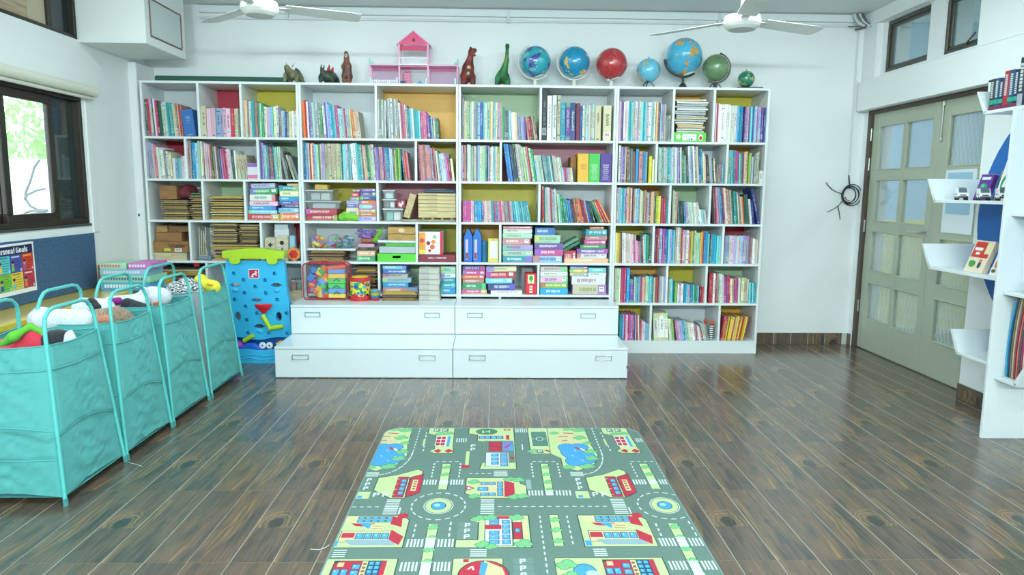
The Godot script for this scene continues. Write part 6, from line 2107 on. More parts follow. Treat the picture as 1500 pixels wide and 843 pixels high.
	single("paper_tray", boxmesh(Vector3(0, 0.009, -0.12), Vector3(0.30, 0.018, 0.24), 0.004), mat(rgb(226, 228, 226), 0.6), "white paper tray under the kraft boxes", "tray", Vector3(0.300, 0.8885, 0.372))
	carton("kraft_box", "lower kraft cardboard box on the white paper tray", "box", 0.23, 0.448, 0.9075, 0.959, 0.36, 0.22, grain_mat(rgb(196, 156, 90), 2.0), "kraft boxes on the paper tray")
	var kb := carton("kraft_box", "upper kraft cardboard box with a pale oval print", "box", 0.23, 0.448, 0.9600, 1.014, 0.36, 0.22, grain_mat(rgb(200, 160, 92), 2.0), "kraft boxes on the paper tray")
	g = Geo.new()
	g.prism(ellipse(Vector2(0, 0.026), Vector2(0.026, 0.016)), -0.0005, 0.0012)
	part("oval_print", g.done(), mat(rgb(216, 196, 160), 0.6), kb)
	var sf := thing("maroon_box", "flat maroon box with a white line of print under the toy set box", "box", Vector3(0.622, 0.7375, 0.372))
	part("box", boxmesh(Vector3(0, 0.029, -0.13), Vector3(0.296, 0.058, 0.26), 0.003), mat(rgb(136, 46, 62), 0.5), sf)
	letters("SMALL / FUNNY SIZE", 0.014, mat(rgb(240, 226, 228), 0.6), sf, Vector3(0.0, 0.032, 0.0015), Basis(), "print", false, 0.145)
	var ts := thing("toy_set_box", "upright white toy set box with orange and red pictures on the maroon box", "box", Vector3(0.57, 0.7965, 0.35))
	part("box", boxmesh(Vector3(0, 0.09, -0.05), Vector3(0.19, 0.18, 0.1), 0.002), mat(rgb(238, 238, 236), 0.45), ts)
	part("red_edge", boxmesh(Vector3(0.084, 0.09, 0.0), Vector3(0.022, 0.18, 0.0025)), mat(rgb(206, 48, 66), 0.5), ts)
	part("orange_print", boxmesh(Vector3(-0.068, 0.1, 0.0), Vector3(0.052, 0.15, 0.002)), mat(rgb(238, 158, 70), 0.5), ts)
	part("yellow_print", boxmesh(Vector3(-0.068, 0.02, 0.0), Vector3(0.052, 0.032, 0.0022)), mat(rgb(240, 220, 90), 0.5), ts)
	for q in [[-0.02, 0.09, 0.016, rgb(150, 40, 60)], [0.02, 0.1, 0.016, rgb(226, 130, 50)], [0.012, 0.06, 0.02, rgb(220, 110, 60)], [0.03, 0.14, 0.014, rgb(120, 190, 130)], [-0.01, 0.03, 0.012, rgb(200, 40, 40)], [-0.07, 0.11, 0.018, rgb(200, 80, 40)]]:
		g = Geo.new()
		g.prism(ellipse(Vector2(q[0], q[1]), Vector2(q[2], q[2]), 12), 0.0, 0.0016)
		part("picture", g.done(), mat(q[3], 0.5), ts)
	single("dark_frame", boxmesh(Vector3(0, 0.1, -0.01), Vector3(0.17, 0.2, 0.02), 0.004), mat(rgb(104, 110, 40), 0.6), "olive board standing behind the toy set box", "board", Vector3(0.60, 0.7965, 0.22))
	# things in the fifth row standing out onto the upper step
	block_bag()
	var dr := thing("toy_drum", "round tin drum with red rims and a bright printed band", "drum", Vector3(0.026, 0.4465, 0.475))
	part("band", lathe_mesh([[0.0, 0.02], [0.078, 0.02], [0.078, 0.165], [0.0, 0.165]], 24), tex_mat(splat_texture(), 0.3), dr)
	part("rim", lathe_mesh([[0.0, 0.0], [0.084, 0.0], [0.084, 0.03], [0.078, 0.034]], 24), mat(rgb(200, 44, 54), 0.35), dr)
	part("rim", lathe_mesh([[0.078, 0.15], [0.084, 0.155], [0.084, 0.178], [0.07, 0.182], [0.0, 0.182]], 24), mat(rgb(210, 52, 54), 0.35), dr)
	part("lid", lathe_mesh([[0.0, 0.1825], [0.066, 0.1825], [0.064, 0.188], [0.0, 0.19]], 24), mat(rgb(232, 200, 60), 0.4), dr)
	var bc := [rgb(200, 52, 60), rgb(60, 150, 200), rgb(210, 196, 60), rgb(110, 160, 180)]
	for i in 4:
		single("stacking_bowl", lathe_mesh([[0.0, 0.0], [0.03, 0.0], [0.04, 0.022], [0.037, 0.022], [0.028, 0.004], [0.0, 0.004]], 18), mat(bc[i], 0.4), "%s stacking bowl beside the toy drum" % ["red", "blue", "yellow", "grey blue"][i], "bowl", Vector3(0.146, 0.4466 + 0.0195 * i, 0.50), "stacking bowls")
	board_pile(-0.05, 0.14, 0.4795, 0.70, 8, [rgb(150, 118, 84), rgb(128, 98, 70)], "dark brown puzzle board", "behind the toy drum", "dark boards behind the drum", 0.355)
	board_pile(0.195, 0.47, 0.4465, 0.508, 4, [rgb(176, 150, 110), rgb(150, 120, 90)], "tan puzzle board", "on the upper step by the white cartons", "tan boards before the game boxes", 0.535, 0.13)
	for i in 6:
		var y := 0.4468 + 0.0425 * i
		carton("white_carton", "plain grey white carton, %s of the six stacked beside the game boxes" % ["bottom", "second", "third", "fourth", "fifth", "topmost"][i], "carton", 0.487 + 0.002 * (i % 2), 0.652 - 0.003 * (i % 3), y, y + 0.0418, 0.505 - 0.004 * (i % 2), 0.11, grain_mat(rgb(208, 204, 194), 1.5), "grey white cartons")
	# globe bookcase
	for i in 2:
		var o := thing("carry_case", "tall blue carry case with a peaked top, %s" % ["at the divider" if i == 0 else "next to the teal canister"], "case", Vector3(0.868 + 0.072 * i, 0.7375, 0.33), "blue carry cases")
		g = Geo.new()
		var prof := PackedVector2Array([Vector2(-0.03, 0.0), Vector2(0.028, 0.0), Vector2(0.033, 0.03), Vector2(0.033, 0.2), Vector2(0.008, 0.262), Vector2(-0.008, 0.262), Vector2(-0.034, 0.2), Vector2(-0.034, 0.03)])
		g.prism(prof, -0.16, 0.02)
		part("case", g.done(), mat(rgb(30, 110, 196), 0.35), o)
		part("clasp", boxmesh(Vector3(0, 0.255, -0.01), Vector3(0.02, 0.022, 0.05), 0.004), mat(rgb(60, 74, 80), 0.5), o)
		part("label", boxmesh(Vector3(-0.012, 0.1, 0.0205), Vector3(0.02, 0.16, 0.002)), mat(rgb(214, 190, 200), 0.5), o, "pale printed strip")
		part("picture", boxmesh(Vector3(-0.012, 0.05, 0.0215), Vector3(0.018, 0.05, 0.002)), mat(rgb(170, 60, 70), 0.5), o)
	single("canister", lathe_mesh([[0.0, 0.0], [0.026, 0.0], [0.026, 0.15], [0.022, 0.17], [0.0, 0.172]], 18), mat(rgb(26, 104, 140), 0.4), "teal blue canister between carry cases and yellow box", "canister", Vector3(0.996, 0.7376, 0.325))
	var yb := thing("card_box", "upright yellow box with a white label beside the teal canister", "box", Vector3(1.068, 0.7375, 0.35))
	part("box", boxmesh(Vector3(0, 0.095, -0.05), Vector3(0.084, 0.19, 0.1), 0.003), mat(rgb(222, 206, 96), 0.5), yb)
	part("label", boxmesh(Vector3(0.002, 0.1, 0.0), Vector3(0.062, 0.14, 0.002)), mat(rgb(234, 236, 232), 0.5), yb)
	part("tab", boxmesh(Vector3(0.0, 0.178, 0.0), Vector3(0.008, 0.008, 0.003)), mat(rgb(200, 60, 60), 0.5), yb)
	for i in 2:
		var o := single("leaning_book", boxmesh(Vector3(0, 0.014, -0.09), Vector3(0.15, 0.026, 0.18), 0.003), mat(rgb(56, 110, 86) if i == 0 else rgb(96, 140, 116), 0.45), ["dark green book tilted on the small red cube box", "grey green book tilted on top of the dark green book"][i], "book", Vector3(1.70 - 0.012 * i, 0.856 + 0.029 * i, 0.36))
		o.rotation.z = 0.52
	var rb := thing("card_box", "upright red box with a green tree on a white label", "box", Vector3(1.372, 0.4797, 0.372))
	part("box", boxmesh(Vector3(0, 0.085, -0.06), Vector3(0.088, 0.17, 0.12), 0.003), mat(rgb(214, 44, 50), 0.4), rb)
	part("label", boxmesh(Vector3(0.0, 0.125, 0.0), Vector3(0.05, 0.07, 0.002)), mat(rgb(236, 232, 190), 0.5), rb)
	g = Geo.new()
	g.prism(ellipse(Vector2(0, 0.132), Vector2(0.016, 0.022), 14), 0.0, 0.002)
	g.box(Vector3(0, 0.106, 0.001), Vector3(0.006, 0.02, 0.0018))
	part("tree_print", g.done(), mat(rgb(50, 160, 60), 0.5), rb)
	for i in 3:
		part("mark", boxmesh(Vector3(0.0, 0.02 + 0.022 * i, 0.0), Vector3(0.026, 0.014, 0.002)), mat(rgb(246, 210, 206), 0.5), rb)
	single("clear_case", boxmesh(Vector3(0, 0.13, -0.06), Vector3(0.09, 0.2, 0.1), 0.004), glass(rgb(190, 206, 206), 0.5), "clear plastic case behind the red tree box", "case", Vector3(1.345, 0.4497, 0.245))
	# folder boxes
	var fc := [[rgb(236, 184, 70), "yellow"], [rgb(74, 196, 84), "green"], [rgb(92, 62, 148), "purple"]]
	for i in 3:
		var x := 1.728 + 0.0895 * i
		var o := thing("magazine_file", "%s file box with a slanted top and printed lines" % fc[i][1], "file box", Vector3(x, 1.3775, 0.366), "file boxes")
		g = Geo.new()
		g.t = Transform3D(Basis(Vector3(0, 0, -1), Vector3.UP, Vector3.RIGHT), Vector3.ZERO)
		g.prism(PackedVector2Array([Vector2(0, 0), Vector2(0.24, 0), Vector2(0.24, 0.222), Vector2(0.0, 0.222)]), 0.001, 0.0865)
		part("file", g.done(), mat(fc[i][0], 0.5), o)
		g = Geo.new()
		g.prism(PackedVector2Array([Vector2(0.004, 0.165), Vector2(0.084, 0.22), Vector2(0.004, 0.22)]), 0.0, 0.0012)
		part("slant_panel", g.done(), mat(fc[i][0], 0.5), o)
		for k in 8 if i > 0 else 3:
			var wl := 0.05 - 0.02 * ((k * 7) % 3) / 3.0
			part("print_line", boxmesh(Vector3(0.044, 0.135 - 0.0155 * k, 0.0005), Vector3(wl, 0.0035, 0.0012)), mat(rgb(238, 240, 236) if i > 0 else rgb(150, 104, 40), 0.6), o)
	single("kraft_file", boxmesh(Vector3(0, 0.1, -0.12), Vector3(0.045, 0.2, 0.2), 0.002), kraft, "brown kraft file box beside the yellow file box", "file box", Vector3(1.700, 1.3775, 0.335))
	# papers on the green box
	var gb := thing("picture_box", "green box with a white label and a red fruit picture", "box", Vector3(2.606, 1.6995, 0.372))
	part("box", boxmesh(Vector3(0, 0.036, -0.14), Vector3(0.256, 0.072, 0.28), 0.003), mat(rgb(110, 204, 80), 0.45), gb)
	part("label", boxmesh(Vector3(-0.005, 0.035, 0.0), Vector3(0.11, 0.05, 0.002)), mat(rgb(240, 240, 240), 0.5), gb)
	for i in 3:
		part("label_mark", boxmesh(Vector3(-0.025 + 0.02 * i, 0.02, 0.0012), Vector3(0.01, 0.012, 0.001)), mat([rgb(230, 180, 80), rgb(60, 130, 200), rgb(50, 50, 60)][i], 0.5), gb)
	for i in 5:
		part("label_mark", boxmesh(Vector3(-0.045 + 0.019 * i, 0.042, 0.0012), Vector3(0.014, 0.004, 0.001)), mat(rgb(120, 150, 190), 0.5), gb)
	g = Geo.new()
	g.prism(ellipse(Vector2(0.085, 0.034), Vector2(0.017, 0.024)), -0.0005, 0.0014)
	part("fruit_ground", g.done(), mat(rgb(240, 236, 232), 0.5), gb)
	g = Geo.new()
	g.prism(ellipse(Vector2(0.085, 0.03), Vector2(0.012, 0.015)), 0.0, 0.002)
	part("fruit_print", g.done(), mat(rgb(206, 50, 56), 0.5), gb)
	g = Geo.new()
	for i in 5:
		g.prism(ellipse(Vector2(-0.09, 0.038) + Vector2(cos(TAU * i / 5), sin(TAU * i / 5)) * 0.012, Vector2(0.009, 0.009), 10), 0.0, 0.0014 + 0.0001 * i)
	part("flower_print", g.done(), mat(rgb(226, 240, 214), 0.5), gb)
	var pr := RandomNumberGenerator.new()
	pr.seed = 91
	for i in 15:
		var y := 1.7725 + 0.0172 * i
		var tone: Color = [rgb(214, 216, 208), rgb(180, 186, 184), rgb(210, 194, 160), rgb(226, 226, 220)][pr.randi() % 4]
		if i in [2, 3]:
			tone = rgb(216, 190, 150)
		var o := thing("paper_bundle", "%s bundle of loose papers, %s in the pile on the green box" % [["white", "grey", "tan", "bright white"][i % 4], ["bottom", "second", "third", "fourth", "fifth", "sixth", "seventh", "eighth", "ninth", "tenth", "eleventh", "twelfth", "thirteenth", "fourteenth", "top"][i]], "papers", Vector3(2.61 + pr.randf_range(-0.012, 0.012), y, 0.36 - pr.randf() * 0.015), "papers on the green box")
		o.rotation.y = pr.randf_range(-0.09, 0.09)
		o.rotation.z = pr.randf_range(-0.012, 0.012)
		var w := 0.215 + pr.randf() * 0.042 - (0.02 if i < 5 else 0.0)
		var rows := []
		for z in [0.0, -0.2]:
			var lo := []
			for k in 9:
				var a := float(k) / 8
				lo.append(Vector3((a - 0.5) * w, 0.002 * sin(a * PI * 1.3 + 0.2 * i), z))
			rows.append(lo)
		g = Geo.new()
		var up := []
		for row in rows:
			var q := []
			for p in row:
				q.append(p + Vector3(0, 0.0125, 0))
			up.append(q)
		g.grid([up[0], up[1]], false, false, false)
		g.grid([rows[0], rows[1]], false, false, true)
		g.grid([rows[0], up[0]], false, false, false)
		part("sheets", g.done(), mat(tone, 0.85), o)
		if i % 2 == 0:
			part("top_sheet", boxmesh(Vector3(0.004, 0.0145, -0.1), Vector3(w * 0.96, 0.001, 0.19), 0.0, Basis.from_euler(Vector3(0, 0.04, 0))), mat(rgb(242, 242, 238), 0.8), o)
	# small printed box, stuffed toys at the shelf ends
	var sp := thing("card_box", "small white box printed purple and pink beside grey tan books", "box", Vector3(-0.812, 1.3775, 0.362))
	part("box", boxmesh(Vector3(0, 0.062, -0.05), Vector3(0.08, 0.122, 0.1), 0.002), mat(rgb(226, 222, 230), 0.5), sp)
	part("purple_band", boxmesh(Vector3(0, 0.108, 0.0), Vector3(0.078, 0.028, 0.002)), mat(rgb(150, 100, 180), 0.5), sp)
	part("pink_band", boxmesh(Vector3(0, 0.02, 0.0), Vector3(0.078, 0.026, 0.002)), mat(rgb(226, 120, 160), 0.5), sp)
	var br := thing("toy_bird", "small striped toy bird with a red orange head in the bottom row", "toy", Vector3(2.862, 0.1035, 0.33))
	part("body", blob([[Vector3(0, 0.02, 0), Vector3(0, 0.09, 0), 0.016, 0.018], [Vector3(0.0, 0.105, 0.0), Vector3(0.004, 0.118, 0.005), 0.016, 0.015]], 0.005, 0.008), tex_mat(stripe_texture(), 0.8), br)
	part("head", blob([[Vector3(0.002, 0.135, 0.006), Vector3(0.002, 0.15, 0.004), 0.02, 0.014]], 0.005, 0.006), cloth(rgb(196, 82, 50)), br)
	part("bill", boxmesh(Vector3(0.002, 0.137, 0.03), Vector3(0.012, 0.008, 0.018), 0.003), mat(rgb(60, 50, 46), 0.5), br)
	single("red_knob_toy", lathe_mesh([[0.0, 0.0], [0.014, 0.0], [0.01, 0.10], [0.012, 0.14], [0.016, 0.155], [0.01, 0.172], [0.0, 0.175]], 14), mat(rgb(196, 80, 56), 0.5), "brown red skittle toy between books and striped toy bird", "toy", Vector3(2.82, 0.1035, 0.30))

func lathe_mesh(prof: Array, seg := 16) -> ArrayMesh:
	var g := Geo.new()
	g.lathe(prof, Vector3.ZERO, seg)
	return g.done()

func foil() -> StandardMaterial3D:
	if not images_made.has("foil"):
		var im := Image.create(128, 128, false, Image.FORMAT_RGB8)
		for y in 128:
			for x in 128:
				var k := 0.72 + 0.2 * sin(x * 0.4) * sin(y * 0.4)
				im.set_pixel(x, y, Color(k * 0.95, k, k * 1.02))
		images_made["foil"] = ImageTexture.create_from_image(im)
	var m := StandardMaterial3D.new()
	m.albedo_texture = images_made["foil"]
	m.metallic = 0.4
	m.roughness = 0.35
	m.uv1_triplanar = true
	m.uv1_scale = Vector3.ONE * 8.0
	return m

func stripe_texture() -> Texture2D:
	if not images_made.has("stripe"):
		var im := Image.create(8, 128, false, Image.FORMAT_RGB8)
		for y in 128:
			var k := 0.92 if (y / 7) % 2 else 0.10
			for x in 8:
				im.set_pixel(x, y, Color(k, k, k))
		images_made["stripe"] = ImageTexture.create_from_image(im)
	return images_made["stripe"]

func splat_texture() -> Texture2D:
	if not images_made.has("splat"):
		var r := RandomNumberGenerator.new()
		r.seed = 71
		var im := Image.create(256, 64, false, Image.FORMAT_RGB8)
		im.fill(Color(0.9, 0.82, 0.2))
		var cols := [rgb(214, 50, 56), rgb(60, 160, 80), rgb(40, 90, 190), rgb(240, 240, 235), rgb(240, 200, 60), rgb(60, 180, 200), rgb(30, 40, 40)]
		for i in 150:
			fill_poly(im, ellipse(Vector2(r.randf() * 256, r.randf() * 64), Vector2(r.randf_range(3, 12), r.randf_range(3, 9)), 10), cols[r.randi() % 7])
		images_made["splat"] = ImageTexture.create_from_image(im)
	return images_made["splat"]

func block_bag() -> void:
	# clear zip bag with red piping, full of large building blocks, on the upper step
	var o := thing("block_bag", "clear plastic bag with red piping full of coloured building blocks", "bag", Vector3(-0.235, 0.4465, 0.455))
	var w := 0.345
	var h := 0.285
	var d := 0.115
	part("clear_plastic", boxmesh(Vector3(0, h * 0.5 + 0.003, 0), Vector3(w, h, d), 0.02), glass(rgb(226, 234, 240), 0.04), o)
	var g := Geo.new()
	for z in [-d * 0.5, d * 0.5]:
		var pts := []
		for p in rounded(-w * 0.5, 0.006, w * 0.5, h + 0.004, 0.03, 4):
			pts.append(Vector3(p.x, p.y, z))
		pts.append(pts[0])
		g = Geo.new()
		g.tube(pts, 0.005, 6)
		part("piping", g.done(), mat(rgb(176, 38, 60), 0.45), o)
	g = Geo.new()
	g.tube([Vector3(-0.03, h + 0.002, d * 0.5), Vector3(-0.025, h + 0.022, d * 0.5), Vector3(0.025, h + 0.022, d * 0.5), Vector3(0.03, h + 0.002, d * 0.5)], 0.006, 6)
	part("carry_loop", g.done(), mat(rgb(186, 46, 66), 0.45), o)
	var r := RandomNumberGenerator.new()
	r.seed = 14
	var cols := [rgb(232, 60, 50), rgb(240, 190, 50), rgb(70, 190, 80), rgb(70, 120, 200), rgb(238, 120, 70), rgb(214, 40, 110), rgb(120, 160, 220)]
	# neat column at the right, a jumble at the left
	var yy := 0.014
	for i in 6:
		part("block", boxmesh(Vector3(0.085, yy + 0.019, 0.008), Vector3(0.135, 0.037, 0.085), 0.006), mat([rgb(240, 206, 80), rgb(110, 160, 214), rgb(80, 196, 96), rgb(92, 200, 100), rgb(240, 190, 90), rgb(110, 150, 206)][i], 0.4), o)
		yy += 0.0385
	part("block", boxmesh(Vector3(0.085, yy + 0.012, 0.008), Vector3(0.15, 0.03, 0.085), 0.006, Basis(Vector3(0, 0, 1), 0.12)), mat(rgb(236, 92, 60), 0.4), o)
	var arch := Geo.new()
	for i in 5:
		arch.tube([Vector3(0.06, 0.05 + 0.05 * (i % 3), 0.0515), Vector3(0.085, 0.066 + 0.05 * (i % 3), 0.0515), Vector3(0.11, 0.05 + 0.05 * (i % 3), 0.0515)], 0.005, 6)
	part("block_arch", arch.done(), mat(rgb(60, 110, 110), 0.5), o)
	for i in 26:
		var p := Vector3(-0.132 + 0.13 * r.randf(), 0.035 + 0.21 * (i / 26.0), -0.018 + 0.04 * r.randf())
		var c: Color = cols[i % 7]
		if i % 5 == 4:
			g = Geo.new()
			g.ball(p, Vector3.ONE * 0.029, 12, 8)
			part("block", g.done(), mat(c, 0.4), o)
		else:
			part("block", boxmesh(p, Vector3(0.06, 0.042, 0.05), 0.006, Basis.from_euler(Vector3(r.randf() * 0.6, r.randf() * 3, r.randf() * 1.5))), mat(c, 0.4), o)

# ---------------------------------------------------------------- on top of the bookcases
func globe_texture(sea: Color, lands: Array, seed_at: int, amount: float, line: Color, blend := Color(0, 0, 0, 0)) -> ImageTexture:
	var W := 320
	var H := 160
	var im := Image.create(W, H, true, Image.FORMAT_RGB8)
	var fn := FastNoiseLite.new()
	fn.seed = seed_at
	fn.frequency = 0.011
	fn.fractal_octaves = 4
	var f2 := FastNoiseLite.new()
	f2.seed = seed_at + 5
	f2.frequency = 0.016
	for y in H:
		var th := PI * (y + 0.5) / H
		for x in W:
			var a := TAU * x / W
			var d := Vector3(sin(th) * sin(a), cos(th), sin(th) * cos(a)) * 100.0
			var v := fn.get_noise_3dv(d)
			var c := sea
			if blend.a > 0.0:
				c = sea.lerp(blend, smoothstep(-0.1, 0.45, f2.get_noise_3dv(d * 0.8)))
			if v > 1.0 - amount:
				c = lands[int(absf(f2.get_noise_3dv(d * 1.6)) * 7.0) % lands.size()]
			if x % 27 == 0 or y % 27 == 0:
				c = c.lerp(line, 0.3)
			im.set_pixel(x, y, c)
	im.generate_mipmaps()
	return ImageTexture.create_from_image(im)

func globe(label: String, at: Vector3, r: float, tex: Texture2D, stand: String, turn: float, tilt: float) -> void:
	var o := thing("globe", label, "globe", Vector3(at.x, 2.1155, at.z), "globes on the bookcases")
	var cy := at.y - 2.1155
	var c := Vector3(0, cy, 0)
	var m := tex_mat(tex, 0.25, 1.0)
	var g := Geo.new()
	g.ball(Vector3.ZERO, Vector3.ONE * r, 36, 22)
	var s := part("sphere", g.done(), m, o)
	s.transform = Transform3D(Basis(Vector3(0, 0, 1), tilt) * Basis(Vector3.UP, turn), c)
	var dark := mat(rgb(44, 48, 48), 0.4)
	var ivory := mat(rgb(226, 226, 210), 0.4)
	if stand == "ivory":
		# meridian bow round the left and under, on a low round foot
		var pts := []
		for i in 19:
			var a := deg_to_rad(112.0 + 200.0 * i / 18.0)
			pts.append(c + Vector3(cos(a), sin(a), 0.0) * (r + 0.012))
		g = Geo.new()
		g.tube(pts, 0.0065, 8)
		part("meridian_bow", g.done(), ivory, o)
		g = Geo.new()
		g.lathe([[0.0, 0.0], [0.07, 0.0], [0.066, 0.008], [0.02, 0.014], [0.012, cy - r - 0.012], [0.0, cy - r - 0.01]], Vector3(0, 0, 0), 20)
		part("foot", g.done(), ivory, o)
	elif stand == "ball":
		g = Geo.new()
		g.lathe([[0.0, 0.0], [0.05, 0.0], [0.048, 0.01], [0.02, 0.018], [0.018, maxf(cy - r, 0.02) + 0.006], [0.0, maxf(cy - r, 0.02) + 0.008]], Vector3.ZERO, 18)
		part("foot", g.done(), mat(rgb(214, 210, 200), 0.4), o)
		g = Geo.new()
		g.ball(c + Vector3(sin(-tilt) * -r * 1.0, -r * cos(tilt), r * 0.12) * 1.02, Vector3.ONE * r * 0.1, 10, 8)
		part("pin", g.done(), mat(rgb(214, 206, 196), 0.3), o)
	elif stand == "wire":
		g = Geo.new()
		for i in 3:
			var a := TAU * i / 3.0 + 0.5
			g.tube([c + Vector3(cos(a) * 0.02, -r * 0.98, sin(a) * 0.02), Vector3(cos(a) * 0.05, 0.03, sin(a) * 0.05), Vector3(cos(a) * 0.035, 0.005, sin(a) * 0.035)], 0.004, 6)
		g.ball(c + Vector3(-0.01, -r * 0.93, r * 0.33), Vector3(0.014, 0.012, 0.012), 10, 8)
		g.cyl(c + Vector3(0, r, 0), c + Vector3(0, r + 0.012, 0), 0.004, 0.003, 8)
		part("wire_foot", g.done(), mat(rgb(60, 62, 66), 0.35, 0.5), o)
	elif stand == "black":
		var pts := []
		for i in 15:
			var a := deg_to_rad(188.0 + 118.0 * i / 14.0)
			pts.append(c + Vector3(cos(a), sin(a), 0.0) * (r + 0.01))
		g = Geo.new()
		g.tube(pts, 0.0085, 8)
		part("meridian_bow", g.done(), dark, o)
		g = Geo.new()
		g.lathe([[0.0, 0.0], [0.044, 0.0], [0.03, 0.03], [0.022, 0.045], [0.01, 0.06], [0.009, cy - r - 0.008], [0.0, cy - r - 0.006]], Vector3.ZERO, 18)
		part("pedestal", g.done(), dark, o)
	elif stand == "grey":
		var pts := []
		for i in 19:
			var a := deg_to_rad(72.0 - 190.0 * i / 18.0)
			pts.append(c + Vector3(cos(a), sin(a), 0.0) * (r + 0.01))
		g = Geo.new()
		g.tube(pts, 0.0065, 8)
		g.ball(pts[0], Vector3(0.012, 0.008, 0.01), 10, 8)
		part("meridian_bow", g.done(), mat(rgb(92, 98, 92), 0.4), o)
		g = Geo.new()
		for e in [-1, 1]:
			g.tube([Vector3(0, cy - r - 0.012, 0), Vector3(e * 0.03, 0.045, 0.01), Vector3(e * 0.045, 0.02, 0.01), Vector3(e * 0.04, 0.006, 0.01)], 0.004, 6)
		g.lathe([[0.0, 0.0], [0.025, 0.0], [0.016, 0.02], [0.01, cy - r - 0.006], [0.0, cy - r - 0.004]], Vector3.ZERO, 14)
		part("wire_foot", g.done(), dark, o)
	elif stand == "plinth":
		part("plinth", boxmesh(Vector3(0.02, 0.011, 0.0), Vector3(0.2, 0.022, 0.12), 0.003), mat(rgb(76, 62, 56), 0.5), o, "dark brown base")
		g = Geo.new()
		g.cyl(c + Vector3(0, r * 0.97, 0), c + Vector3(0, r + 0.01, 0), 0.006, 0.004, 8)
		part("pin", g.done(), mat(rgb(120, 110, 100), 0.4), o)
	if stand == "ivory" or stand == "black" or stand == "ball":
		g = Geo.new()
		g.ball(c + Vector3(r * 0.25, -r * 0.93, r * 0.28), Vector3(r * 0.33, r * 0.06, r * 0.2), 14, 8, Basis(Vector3(0, 0, 1), 0.3))
		part("polar_cap", g.done(), mat(rgb(214, 218, 216), 0.3), o)

func dino(label: String, at: Vector3, bones: Array, c: Color, patch: Array) -> void:
	var o := thing("toy_dinosaur", label, "toy", at, "toy dinosaurs on the bookcases")
	o.position.z = 0.31
	o.scale = Vector3.ONE * 1.12
	var m := mat(c, 0.5).duplicate()
	var fn := FastNoiseLite.new()
	fn.seed = 3 + int(at.x * 10.0)
	fn.frequency = 0.03
	fn.fractal_octaves = 4
	var im := Image.create(96, 96, false, Image.FORMAT_RGB8)
	for y in 96:
		for x in 96:
			var k := 0.82 + 0.5 * fn.get_noise_2d(x, y)
			im.set_pixel(x, y, Color(k, k, k))
	m.albedo_texture = ImageTexture.create_from_image(im)
	part("body", blob(bones, 0.0062, 0.014), m, o)
	for p in patch:
		part(p[0], blob(p[1], 0.005, 0.006), mat(p[2], 0.5), o)

